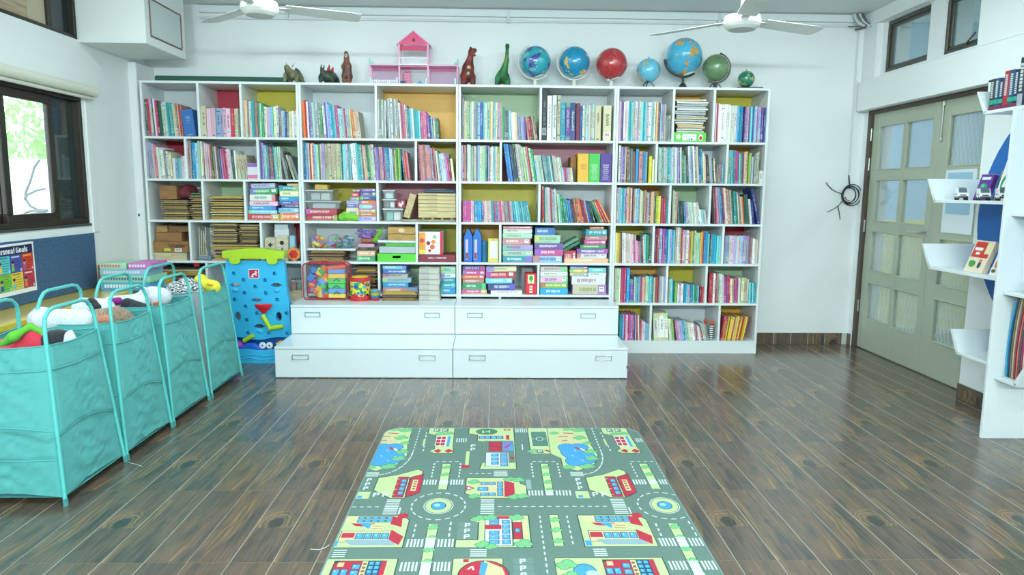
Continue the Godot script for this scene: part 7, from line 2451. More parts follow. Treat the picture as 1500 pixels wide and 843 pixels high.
func on_top() -> void:
	# rolled green mat
	var g := Geo.new()
	g.cyl(Vector3(-1.585, 2.1485, 0.2), Vector3(-0.53, 2.1465, 0.2), 0.031, 0.03, 18)
	var o := thing("rolled_mat", "long dark green rolled mat lying on top of the pillar bookcase", "mat", Vector3.ZERO)
	part("roll", g.done(), cloth(rgb(52, 96, 84)), o)
	g = Geo.new()
	g.box(Vector3(-1.06, 2.1185, 0.235), Vector3(1.05, 0.005, 0.03))
	part("loose_edge", g.done(), cloth(rgb(46, 88, 78)), o)
	var T := 2.1155
	# horned dinosaur, crouching
	dino("squat olive grey toy dinosaur with small horns beside the rolled mat", Vector3(-0.497, T, 0.25), [
		[Vector3(0, 0.06, 0), Vector3(0.02, 0.06, -0.06), 0.036, 0.036], [Vector3(-0.012, 0.075, 0.03), Vector3(-0.018, 0.098, 0.05), 0.026, 0.02],
		[Vector3(-0.035, 0.05, 0.03), Vector3(-0.042, 0.012, 0.035), 0.016, 0.011], [Vector3(0.035, 0.05, 0.02), Vector3(0.04, 0.012, 0.03), 0.017, 0.012],
		[Vector3(-0.03, 0.045, -0.07), Vector3(-0.034, 0.012, -0.07), 0.018, 0.012], [Vector3(0.045, 0.045, -0.07), Vector3(0.05, 0.012, -0.07), 0.018, 0.012], [Vector3(0.02, 0.05, -0.1), Vector3(0.05, 0.03, -0.14), 0.022, 0.006]],
		rgb(132, 130, 96), [["horn", [[Vector3(-0.024, 0.112, 0.04), Vector3(-0.028, 0.138, 0.03), 0.006, 0.002], [Vector3(0.012, 0.108, 0.03), Vector3(0.03, 0.14, 0.02), 0.006, 0.002]], rgb(176, 172, 156)], ["back_plate", [[Vector3(0.025, 0.098, -0.02), Vector3(0.04, 0.085, -0.05), 0.01, 0.008]], rgb(70, 84, 84)]])
	dino("dark green plated toy dinosaur with red back spikes", Vector3(-0.231, T, 0.25), [
		[Vector3(0.005, 0.05, 0), Vector3(0.02, 0.055, -0.07), 0.04, 0.04], [Vector3(-0.018, 0.06, 0.02), Vector3(-0.022, 0.09, 0.03), 0.022, 0.014],
		[Vector3(-0.034, 0.04, 0.02), Vector3(-0.038, 0.012, 0.02), 0.018, 0.012], [Vector3(0.04, 0.04, 0.02), Vector3(0.045, 0.012, 0.02), 0.018, 0.012],
		[Vector3(-0.02, 0.04, -0.09), Vector3(-0.024, 0.012, -0.09), 0.02, 0.012], [Vector3(0.05, 0.04, -0.09), Vector3(0.055, 0.012, -0.09), 0.02, 0.012], [Vector3(0.04, 0.03, -0.1), Vector3(0.075, 0.014, -0.08), 0.014, 0.006]],
		rgb(58, 78, 58), [["ear", [[Vector3(-0.03, 0.10, 0.028), Vector3(-0.028, 0.132, 0.02), 0.007, 0.003], [Vector3(-0.012, 0.10, 0.028), Vector3(-0.008, 0.126, 0.02), 0.007, 0.003]], rgb(60, 82, 60)], ["spike", [[Vector3(0.015, 0.095, 0.0), Vector3(0.022, 0.128, 0.0), 0.012, 0.004], [Vector3(0.035, 0.09, -0.02), Vector3(0.042, 0.115, -0.02), 0.012, 0.004]], rgb(170, 44, 44)]])
	dino("upright brown toy dinosaur with open jaws and dark belly", Vector3(-0.072, T, 0.25), [
		[Vector3(0, 0.06, 0), Vector3(0, 0.12, 0.0), 0.034, 0.03], [Vector3(0, 0.12, 0), Vector3(0, 0.165, 0.005), 0.028, 0.018], [Vector3(0, 0.18, 0.005), Vector3(0, 0.205, 0.02), 0.018, 0.014],
		[Vector3(-0.018, 0.05, 0.0), Vector3(-0.018, 0.012, 0.012), 0.02, 0.014], [Vector3(0.018, 0.05, 0.0), Vector3(0.018, 0.012, 0.012), 0.02, 0.014], [Vector3(0.028, 0.12, 0.015), Vector3(0.034, 0.1, 0.03), 0.008, 0.005], [Vector3(-0.028, 0.12, 0.015), Vector3(-0.03, 0.1, 0.03), 0.008, 0.005], [Vector3(0, 0.05, -0.02), Vector3(0, 0.02, -0.1), 0.024, 0.006]],
		rgb(136, 84, 66), [["belly", [[Vector3(0, 0.045, 0.022), Vector3(0, 0.105, 0.022), 0.013, 0.01]], rgb(70, 40, 24)], ["jaw", [[Vector3(0, 0.19, 0.026), Vector3(0, 0.178, 0.028), 0.011, 0.007]], rgb(226, 212, 204)], ["mouth", [[Vector3(0, 0.19, 0.036), Vector3(0, 0.184, 0.036), 0.005, 0.004]], rgb(60, 30, 30)]])
	dollhouse()
	dino("red brown toy dinosaur standing tall with two pale belly spots", Vector3(0.865, T, 0.25), [
		[Vector3(-0.005, 0.07, 0), Vector3(0.0, 0.12, 0.0), 0.046, 0.04], [Vector3(0.0, 0.12, 0), Vector3(0.018, 0.2, 0.01), 0.036, 0.02], [Vector3(0.02, 0.225, 0.012), Vector3(0.045, 0.232, 0.03), 0.02, 0.016], [Vector3(0.034, 0.205, 0.03), Vector3(0.048, 0.198, 0.03), 0.01, 0.007],
		[Vector3(-0.03, 0.06, 0.0), Vector3(-0.032, 0.012, 0.01), 0.024, 0.018], [Vector3(0.03, 0.06, 0.0), Vector3(0.034, 0.012, 0.01), 0.024, 0.018], [Vector3(0.0, 0.06, -0.03), Vector3(-0.02, 0.03, -0.12), 0.03, 0.006], [Vector3(0.02, 0.248, 0.01), Vector3(0.016, 0.258, 0.01), 0.01, 0.006]],
		rgb(140, 52, 46), [["belly_spot", [[Vector3(0.006, 0.118, 0.036), Vector3(0.007, 0.118, 0.036), 0.014, 0.014]], rgb(206, 176, 130)], ["belly_spot", [[Vector3(0.002, 0.073, 0.042), Vector3(0.003, 0.08, 0.042), 0.01, 0.01]], rgb(206, 176, 130)]])
	dino("green long necked toy dinosaur with a shiny body", Vector3(1.13, T, 0.25), [
		[Vector3(0, 0.065, 0), Vector3(0.01, 0.07, -0.08), 0.042, 0.045], [Vector3(0.008, 0.09, 0.01), Vector3(0.03, 0.17, 0.02), 0.03, 0.015], [Vector3(0.03, 0.17, 0.02), Vector3(0.034, 0.26, 0.025), 0.014, 0.011], [Vector3(0.034, 0.268, 0.028), Vector3(0.032, 0.258, 0.05), 0.014, 0.009],
		[Vector3(-0.032, 0.05, 0.01), Vector3(-0.036, 0.012, 0.01), 0.02, 0.016], [Vector3(0.034, 0.05, 0.01), Vector3(0.038, 0.012, 0.01), 0.02, 0.016], [Vector3(-0.028, 0.05, -0.1), Vector3(-0.03, 0.012, -0.1), 0.02, 0.016], [Vector3(0.04, 0.05, -0.1), Vector3(0.044, 0.012, -0.1), 0.02, 0.016], [Vector3(0.01, 0.07, -0.11), Vector3(-0.03, 0.03, -0.16), 0.026, 0.006]],
		rgb(44, 142, 74), [["neck_stripe", [[Vector3(0.018, 0.13, 0.028), Vector3(0.033, 0.20, 0.03), 0.010, 0.009]], rgb(116, 130, 46)]])
	# globes
	var land := [rgb(226, 190, 90), rgb(216, 120, 90), rgb(150, 190, 90), rgb(190, 130, 180), rgb(230, 220, 150)]
	globe("turquoise and violet globe on an ivory bow next to the green dinosaur", Vector3(1.392, 2.318, 0.22), 0.122, globe_texture(rgb(40, 168, 182), [rgb(90, 200, 190), rgb(150, 160, 200)], 3, 0.62, rgb(200, 230, 240), rgb(70, 60, 150)), "ivory", 0.4, -0.25)
	globe("deep sky blue globe with a yellow red land patch on ivory bow", Vector3(1.702, 2.318, 0.22), 0.122, globe_texture(rgb(0, 140, 186), [rgb(240, 210, 60), rgb(226, 110, 60), rgb(230, 230, 220)], 12, 0.70, rgb(150, 220, 240)), "ivory", 1.2, -0.25)
	globe("red globe of the night sky", Vector3(1.998, 2.309, 0.22), 0.124, globe_texture(rgb(182, 42, 48), [rgb(206, 80, 70), rgb(120, 40, 70)], 21, 0.62, rgb(240, 170, 160)), "ball", 0.8, -0.2)
	globe("small light blue globe between the red globe and the largest globe", Vector3(2.293, 2.262, 0.22), 0.095, globe_texture(rgb(100, 186, 214), land, 32, 0.78, rgb(240, 250, 250)), "wire", 2.0, 0.3)
	globe("largest blue globe on a black bow and pedestal", Vector3(2.572, 2.372, 0.22), 0.145, globe_texture(rgb(70, 178, 216), land, 45, 0.80, rgb(220, 240, 250)), "black", 3.4, -0.3)
	globe("sage green globe with a grey meridian bow", Vector3(2.832, 2.29, 0.22), 0.106, globe_texture(rgb(106, 140, 96), [rgb(120, 152, 104), rgb(150, 130, 96)], 51, 0.66, rgb(80, 104, 78)), "grey", 0.5, -0.4)
	globe("smallest dark green globe on a flat brown base at the bookcase end", Vector3(3.08, 2.206, 0.22), 0.066, globe_texture(rgb(36, 124, 96), [rgb(206, 186, 110), rgb(80, 150, 90)], 64, 0.74, rgb(60, 140, 110)), "plinth", 1.0, 0.0)

func dollhouse() -> void:
	var o := thing("dollhouse", "pink open dollhouse with a gabled tower, low side wings and white fence", "dollhouse", Vector3(0.4375, 2.1155, 0.2))
	var pink := mat(rgb(236, 176, 206), 0.4)
	var hot := mat(rgb(226, 62, 118), 0.4)
	var rose := mat(rgb(214, 110, 150), 0.45)
	var white := mat(rgb(238, 240, 240), 0.4)
	var mint := mat(rgb(176, 228, 214), 0.4)
	# local x: -0.345 .. 0.345; depth z -0.07 .. 0.07
	for s in [-1, 1]:
		var xo: float = s * 0.342
		var xi: float = s * 0.118
		var g := Geo.new()
		g.cbox(Vector3((xo + xi) * 0.5, 0.158, 0), Vector3(absf(xo - xi) + 0.012, 0.012, 0.14), 0.002)
		part("wing_roof", g.done(), pink, o)
		part("wing_beam", boxmesh(Vector3((xo + xi) * 0.5, 0.142, -0.06), Vector3(absf(xo - xi), 0.022, 0.008), 0.002), rose, o)
		for z in [-0.064, 0.064]:
			part("post", boxmesh(Vector3(xo, 0.077, z), Vector3(0.012, 0.154, 0.012), 0.002), pink, o)
		part("wing_wall", boxmesh(Vector3((xo + xi) * 0.5, 0.075, -0.066), Vector3(absf(xo - xi), 0.12, 0.004)), glass(rgb(226, 190, 220), 0.45), o)
		g = Geo.new()
		g.ball(Vector3(xo, 0.18, 0.05), Vector3(0.012, 0.016, 0.012), 8, 6)
		g.ball(Vector3(xo + s * -0.018, 0.175, 0.05), Vector3(0.009, 0.012, 0.009), 8, 6)
		g.ball(Vector3(xo, 0.204, 0.05), Vector3(0.007, 0.009, 0.007), 8, 6)
		part("roof_plant", g.done(), mint, o)
	# tower
	for s in [-1, 1]:
		for z in [-0.064, 0.064]:
			part("tower_post", boxmesh(Vector3(s * 0.112, 0.158, z), Vector3(0.013, 0.316, 0.013), 0.002), pink, o)
	var gb := Geo.new()
	gb.cbox(Vector3(0, 0.158, 0.01), Vector3(0.236, 0.01, 0.16), 0.002)
	part("balcony_floor", gb.done(), white, o)
	part("ceiling_beam", boxmesh(Vector3(0, 0.148, 0.0), Vector3(0.22, 0.012, 0.13), 0.002), rose, o)
	gb = Geo.new()
	gb.cbox(Vector3(0, 0.208, 0.085), Vector3(0.222, 0.006, 0.006), 0.001)
	for i in 15:
		gb.box(Vector3(-0.105 + 0.015 * i, 0.186, 0.085), Vector3(0.004, 0.042, 0.004))
	part("railing", gb.done(), white, o)
	part("frieze", boxmesh(Vector3(0, 0.29, 0.04), Vector3(0.222, 0.038, 0.006), 0.002), mat(rgb(206, 40, 96), 0.45), o)
	gb = Geo.new()
	gb.prism(PackedVector2Array([Vector2(-0.125, 0.312), Vector2(0.125, 0.312), Vector2(0, 0.412)]), 0.058, 0.066)
	part("gable", gb.done(), hot, o)
	gb = Geo.new()
	gb.prism(ellipse(Vector2(0.003, 0.345), Vector2(0.011, 0.015), 14), 0.064, 0.068)
	part("gable_window", gb.done(), mat(rgb(120, 30, 60), 0.5), o)
	for s in [-1, 1]:
		var ang := atan2(0.1, 0.125)
		part("roof_slab", boxmesh(Vector3(s * 0.064, 0.364, 0.0), Vector3(0.172, 0.008, 0.15), 0.002, Basis(Vector3(0, 0, 1), -s * ang)), pink, o)
	part("tower_floor", boxmesh(Vector3(0, 0.004, 0), Vector3(0.235, 0.008, 0.14), 0.002), pink, o)
	# stair, furniture, gate posts
	gb = Geo.new()
	for i in 6:
		gb.cbox(Vector3(-0.062 + 0.0, 0.02 + 0.021 * i, -0.02 - 0.006 * i), Vector3(0.05, 0.02, 0.02), 0.002)
	part("stair", gb.done(), mat(rgb(224, 130, 166), 0.45), o)
	part("armchair", blob([[Vector3(-0.10, 0.016, 0.05), Vector3(-0.07, 0.016, 0.05), 0.012, 0.012], [Vector3(-0.10, 0.03, 0.04), Vector3(-0.07, 0.03, 0.04), 0.01, 0.01]], 0.005, 0.006), mat(rgb(100, 106, 146), 0.6), o)
	part("table", boxmesh(Vector3(-0.035, 0.017, 0.05), Vector3(0.03, 0.018, 0.024), 0.003), mat(rgb(222, 150, 130), 0.5), o)
	part("bathtub", blob([[Vector3(0.03, 0.018, 0.04), Vector3(0.06, 0.018, 0.04), 0.014, 0.014], [Vector3(0.045, 0.034, 0.03), Vector3(0.05, 0.034, 0.03), 0.01, 0.008]], 0.005, 0.006), mat(rgb(110, 190, 220), 0.3), o)
	for x in [-0.335, -0.128, 0.10, 0.325]:
		part("gate_post", boxmesh(Vector3(x, 0.03, 0.085), Vector3(0.014, 0.06, 0.012), 0.002), mint, o)
	gb = Geo.new()
	for i in 15:
		part("picket", boxmesh(Vector3(-0.33 + 0.0142 * i, 0.021, 0.088), Vector3(0.006, 0.042, 0.004), 0.001), white, o)
	part("fence_rail", boxmesh(Vector3(-0.235, 0.012, 0.085), Vector3(0.2, 0.005, 0.003)), white, o)
	part("fence_rail", boxmesh(Vector3(-0.235, 0.032, 0.085), Vector3(0.2, 0.005, 0.003)), white, o)

# ---------------------------------------------------------------- toy hampers
const HZ := [[3.168, 2.684], [2.674, 2.19], [2.176, 1.684], [1.648, 1.11]]

func hampers() -> void:
	var teal := cloth(rgb(90, 176, 172), 50.0).duplicate()
	teal.normal_scale = 0.18
	teal.backlight_enabled = true
	teal.backlight = Color(0.12, 0.26, 0.25)
	var tube_m := mat(rgb(96, 200, 194), 0.35)
	var names := ["teal fabric hamper with a watermelon plush and a panda on top", "teal fabric hamper with long white plush and curly brown fur on top", "teal fabric hamper filled with white plush toys", "teal fabric hamper with a grey mesh end, beside the blue play wall"]
	var nz := FastNoiseLite.new()
	nz.seed = 5
	nz.frequency = 1.0
	nz.fractal_octaves = 3
	for h in 4:
		var zn: float = HZ[h][0]
		var zf: float = HZ[h][1]
		var zc := (zn + zf) * 0.5
		var o := thing("toy_hamper", names[h], "hamper", Vector3(-0.925, 0, zc), "teal toy hampers in a row")
		var hl := (zn - zf) * 0.5 - 0.006
		var TOP := 0.665
		var rows := []
		var sides := 14
		var first_side := 0
		for j in 61:
			var a := j / 60.0
			var y := lerpf(0.035, TOP, a)
			var hx := lerpf(0.229, 0.172, a)
			var hz := lerpf(hl, hl - 0.056, a)
			var ring := []
			# corners: near right, far right, far left, near left
			var cs := [Vector2(hx, hz), Vector2(hx, -hz), Vector2(-hx, -hz), Vector2(-hx, hz)]
			var ns := [Vector2(1, 0), Vector2(0, -1), Vector2(-1, 0), Vector2(0, 1)]
			for s in 4:
				for k in sides:
					var b := float(k) / sides
					var p: Vector2 = cs[s].lerp(cs[(s + 1) % 4], b)
					var q := Vector3(p.x, y, p.y)
					# tension folds between the tubes, stitched bands, slack lower edge
					var edge := sin(b * PI)
					var w := 0.012 * edge * nz.get_noise_3d(q.x * 7.0 + h * 9.0 + s * 5.0, q.y * 13.0 + b * 4.0, q.z * 7.0)
					w += 0.0035 * edge * nz.get_noise_3d(q.x * 22.0 + h * 3.0, q.y * 34.0 - b * 16.0, q.z * 22.0)
					w += 0.009 * smoothstep(-0.006, 0.006, y - 0.29 - 0.035 * edge + 0.03 * b)
					w += 0.007 * smoothstep(-0.006, 0.006, y - 0.20 + 0.01 * edge) * float(s == 3)
					w += 0.004 * edge * sin(y * 90.0 + b * 9.0 * (1.0 if s == 0 else -1.0)) * smoothstep(0.33, 0.15, y) * (0.4 + 0.6 * nz.get_noise_2d(b * 6.0 + h, y * 8.0))
					w += 0.005 * smoothstep(-0.006, 0.006, y - 0.565)
					w += 0.012 * edge * sin(a * PI)
					if s % 2 == 1 and not (h == 0 and s == 3):
						w *= 0.3
					var yy := y + (0.016 * edge * (1.0 - a) * (1.0 - a)) - 0.012 * edge * a * a
					ring.append(Vector3(q.x + ns[s].x * w, yy, q.z + ns[s].y * w))
			rows.append(ring)
		var g := Geo.new()
		if h < 3:
			g.grid(rows, true, false, true)
			part("fabric_body", g.done(), teal, o)
		else:
			# the end towards the other hampers is grey mesh
			var three := []
			var fourth := []
			for ring in rows:
				three.append(ring.slice(0, sides * 3 + 1))
				var e: Array = ring.slice(sides * 3, sides * 4)
				e.append(ring[0])
				fourth.append(e)
			g.grid(three, false, false, true)
			part("fabric_body", g.done(), teal, o)
			g = Geo.new()
			g.grid(fourth, false, false, true)
			part("mesh_end", g.done(), glass(rgb(196, 208, 212), 0.62), o, "grey translucent mesh end")
		g = Geo.new()
		g.fan([rows[0][0], rows[0][sides], rows[0][sides * 2], rows[0][sides * 3]], Vector3(0, 1, 0))
		part("base", g.done(), teal, o)
		part("inner_pocket", boxmesh(Vector3(0, 0.50, 0), Vector3(0.33, 0.012, hl * 2 - 0.15), 0.003), teal, o)
		# rolled hem
		g = Geo.new()
		var hem: Array = rows[60].duplicate()
		hem.append(hem[0])
		g.tube(hem, 0.0035, 6)
		part("hem", g.done(), teal, o)
		# stitched seams across the two faces in view
		for q in [[0, 0.29, 0.035], [3, 0.31, 0.02], [3, 0.19, -0.01], [0, 0.565, 0.0], [3, 0.565, 0.0]]:
			if h == 3 and q[0] == 3:
				continue
			var line := []
			for k in sides + 1:
				var b := float(k) / sides
				var ys: float = q[1] + q[2] * sin(b * PI) - (0.03 * b if q[0] == 0 and q[1] < 0.5 else 0.0)
				var fj := clampf((ys - 0.035) / (TOP - 0.035), 0.0, 1.0) * 60.0
				var col: int = (q[0] * sides + k) % (sides * 4)
				line.append((rows[int(fj)][col] as Vector3).lerp(rows[mini(int(fj) + 1, 60)][col], fj - int(fj)))
			g = Geo.new()
			g.tube(line, 0.0032, 6)
			part("seam", g.done(), teal, o)
		for s in [1, -1]:
			var pts := []
			var x0: float = 0.235 * s
			var x1: float = 0.176 * s
			var x2: float = 0.164 * s
			var ht := hl - 0.052
			var zz := [[x0, 0.0, hl + 0.002], [x1, 0.66, ht], [x1 - 0.006 * s, 0.735, ht - 0.006], [x2, 0.775, ht - 0.022], [x2, 0.80, ht - 0.05], [x2, 0.808, ht - 0.085]]
			for q in zz:
				pts.append(Vector3(q[0], q[1], q[2]))
			for i in zz.size():
				var q: Array = zz[zz.size() - 1 - i]
				pts.append(Vector3(q[0], q[1], -q[2]))
			g = Geo.new()
			g.tube(pts, 0.0085, 10)
			part("handle_frame", g.done(), tube_m, o)
			for z in [hl + 0.002, -hl - 0.002]:
				g = Geo.new()
				g.cyl(Vector3(x0 * 1.003, 0.0, z), Vector3(x0 * 0.998, 0.03, z * 0.998), 0.0105, 0.0105, 10)
				part("foot_cap", g.done(), mat(rgb(70, 150, 148), 0.5), o)
	plush_toys()

func plush(called: String, label: String, at: Vector3, body: Array, m: Material, extra := []) -> void:
	var o := thing(called, label, "plush toy", at, "plush toys in the hampers")
	part("body", blob(body, 0.0095, 0.025), m, o)
	for e in extra:
		part(e[0], blob(e[1], 0.008, 0.012), e[2], o)

func fur(c: Color, c2: Color, freq := 0.05) -> StandardMaterial3D:
	var m := StandardMaterial3D.new()
	var fn := FastNoiseLite.new()
	fn.seed = 13
	fn.frequency = freq
	fn.fractal_octaves = 4
	var im := Image.create(128, 128, false, Image.FORMAT_RGB8)
	for y in 128:
		for x in 128:
			im.set_pixel(x, y, c.lerp(c2, clampf(0.5 + 1.3 * fn.get_noise_2d(x, y), 0.0, 1.0)))
	m.albedo_texture = ImageTexture.create_from_image(im)
	m.heightmap_enabled = false
	m.normal_enabled = true
	m.normal_texture = weave_normal()
	m.normal_scale = 1.2
	m.roughness = 0.95
	m.rim_enabled = true
	m.rim = 0.4
	m.uv1_triplanar = true
	m.uv1_scale = Vector3.ONE * 7.0
	return m

func plush_toys() -> void:
	var white := fur(rgb(240, 242, 244), rgb(214, 220, 226))
	var black := fur(rgb(34, 36, 42), rgb(58, 60, 68))
	var red := cloth(rgb(222, 56, 78))
	var green := cloth(rgb(104, 190, 60))
	var brown := fur(rgb(120, 92, 74), rgb(190, 168, 140), 0.09)
	plush("watermelon_plush", "red watermelon slice plush with a green rind", Vector3(-0.955, 0.585, 2.92), [[Vector3(-0.02, 0.02, 0), Vector3(0.045, 0.05, 0.0), 0.05, 0.045], [Vector3(0.03, 0.08, 0), Vector3(0.06, 0.04, 0), 0.035, 0.03]], red, [["rind", [[Vector3(-0.07, 0.05, 0.055), Vector3(-0.01, 0.09, 0.06), 0.014, 0.022], [Vector3(-0.01, 0.09, 0.06), Vector3(0.035, 0.125, 0.02), 0.02, 0.012], [Vector3(0.035, 0.125, 0.02), Vector3(0.085, 0.09, 0.0), 0.014, 0.012], [Vector3(0.085, 0.09, 0.0), Vector3(0.1, 0.03, 0.0), 0.014, 0.014]], green]])
	plush("red_cushion_plush", "flat rose red plush beside the watermelon slice", Vector3(-1.05, 0.575, 2.95), [[Vector3(-0.03, 0.03, 0), Vector3(0.03, 0.045, 0.0), 0.045, 0.04]], cloth(rgb(226, 90, 110)))
	plush("panda_plush", "white and black panda plush lying in the hamper nearest the mat", Vector3(-0.835, 0.58, 2.90), [[Vector3(-0.045, 0.045, 0), Vector3(-0.02, 0.05, -0.02), 0.05, 0.05], [Vector3(0.03, 0.045, 0.0), Vector3(0.052, 0.06, 0.0), 0.04, 0.03], [Vector3(0.05, 0.075, 0), Vector3(0.062, 0.10, 0), 0.018, 0.01]], white, [["black_patch", [[Vector3(-0.012, 0.055, 0.005), Vector3(0.008, 0.06, 0.0), 0.054, 0.05]], black]])
	plush("white_dog_plush", "long fluffy white plush draped over the hamper edge", Vector3(-1.0, 0.62, 2.56), [[Vector3(-0.09, 0.05, 0.02), Vector3(0.08, 0.05, 0.0), 0.055, 0.052], [Vector3(-0.1, 0.065, 0.03), Vector3(-0.11, 0.06, 0.04), 0.05, 0.04]], white)
	plush("cow_plush", "white cow plush with a black ear patch", Vector3(-1.0, 0.635, 2.32), [[Vector3(-0.05, 0.05, 0), Vector3(0.06, 0.05, 0.0), 0.055, 0.05]], white, [["ear_patch", [[Vector3(0.01, 0.085, 0.03), Vector3(0.05, 0.062, 0.045), 0.026, 0.02]], black]])
	plush("curly_plush", "brown and orange curly fur plush", Vector3(-0.87, 0.605, 2.44), [[Vector3(-0.065, 0.04, 0.02), Vector3(0.05, 0.05, 0.0), 0.055, 0.06], [Vector3(0.06, 0.04, 0), Vector3(0.075, 0.04, -0.04), 0.045, 0.04]], brown, [["orange_curls", [[Vector3(-0.06, 0.05, 0.055), Vector3(-0.02, 0.055, 0.06), 0.026, 0.024], [Vector3(0.0, 0.05, 0.058), Vector3(0.04, 0.055, 0.05), 0.022, 0.024]], fur(rgb(196, 110, 84), rgb(226, 160, 130), 0.12)]])
	plush("white_rabbit_plush", "long white rabbit plush lying behind the black hat plush", Vector3(-0.98, 0.61, 2.02), [[Vector3(-0.09, 0.04, 0), Vector3(0.06, 0.055, -0.02), 0.052, 0.05], [Vector3(0.07, 0.08, -0.03), Vector3(0.085, 0.12, -0.03), 0.03, 0.022]], white, [["magenta_nose", [[Vector3(-0.05, 0.07, 0.055), Vector3(-0.02, 0.075, 0.055), 0.02, 0.022]], cloth(rgb(150, 40, 130))]])
	plush("white_bear_plush", "round headed white bear plush in the third hamper from the mat", Vector3(-0.875, 0.62, 1.90), [[Vector3(-0.02, 0.065, 0), Vector3(0.03, 0.06, 0.0), 0.058, 0.055], [Vector3(0.0, 0.02, 0.0), Vector3(0.0, 0.0, 0), 0.045, 0.04]], white, [["orange_foot", [[Vector3(0.02, 0.03, 0.06), Vector3(0.05, 0.03, 0.055), 0.012, 0.012]], cloth(rgb(214, 110, 60))]])
	plush("penguin_plush", "black plush with a red belly between the white plush toys", Vector3(-0.93, 0.595, 2.06), [[Vector3(-0.03, 0.075, 0), Vector3(0.07, 0.03, 0.0), 0.03, 0.04], [Vector3(-0.03, 0.03, 0), Vector3(0.05, 0.0, 0.0), 0.04, 0.04]], black, [["red_belly", [[Vector3(-0.05, 0.03, 0.035), Vector3(0.0, 0.028, 0.04), 0.026, 0.022]], red]])
	var zeb := StandardMaterial3D.new()
	var im := Image.create(128, 128, false, Image.FORMAT_RGB8)
	var fn := FastNoiseLite.new()
	fn.seed = 2
	fn.frequency = 0.02
	for y in 128:
		for x in 128:
			var k := 0.08 if sin(y * 0.62 + fn.get_noise_2d(x, y) * 11.0) > 0.15 else 0.9
			im.set_pixel(x, y, Color(k, k, k))
	zeb.albedo_texture = ImageTexture.create_from_image(im)
	zeb.roughness = 0.95
	zeb.uv1_triplanar = true
	zeb.uv1_scale = Vector3.ONE * 4.5
	plush("zebra_plush", "black and white striped zebra plush", Vector3(-0.885, 0.605, 1.50), [[Vector3(-0.06, 0.06, 0.0), Vector3(0.05, 0.055, 0.0), 0.055, 0.062], [Vector3(0.0, 0.11, 0.0), Vector3(0.03, 0.115, 0), 0.032, 0.026], [Vector3(-0.07, 0.03, 0.0), Vector3(0.08, 0.02, 0.0), 0.05, 0.045]], zeb)
	plush("chick_plush", "bright yellow chick plush beside the zebra plush", Vector3(-0.80, 0.615, 1.36), [[Vector3(-0.03, 0.06, 0.0), Vector3(0.04, 0.05, 0.0), 0.05, 0.045], [Vector3(-0.05, 0.10, 0), Vector3(-0.03, 0.11, 0), 0.03, 0.025]], cloth(rgb(240, 228, 70)), [["bill", [[Vector3(0.03, 0.075, 0.045), Vector3(0.05, 0.07, 0.04), 0.012, 0.01]], cloth(rgb(236, 190, 60))]])
	plush("striped_hat_plush", "white and blue striped plush hat in the mesh ended hamper", Vector3(-0.95, 0.59, 1.30), [[Vector3(-0.05, 0.04, 0.0), Vector3(0.05, 0.04, 0.0), 0.04, 0.04]], cloth(rgb(60, 76, 130)))

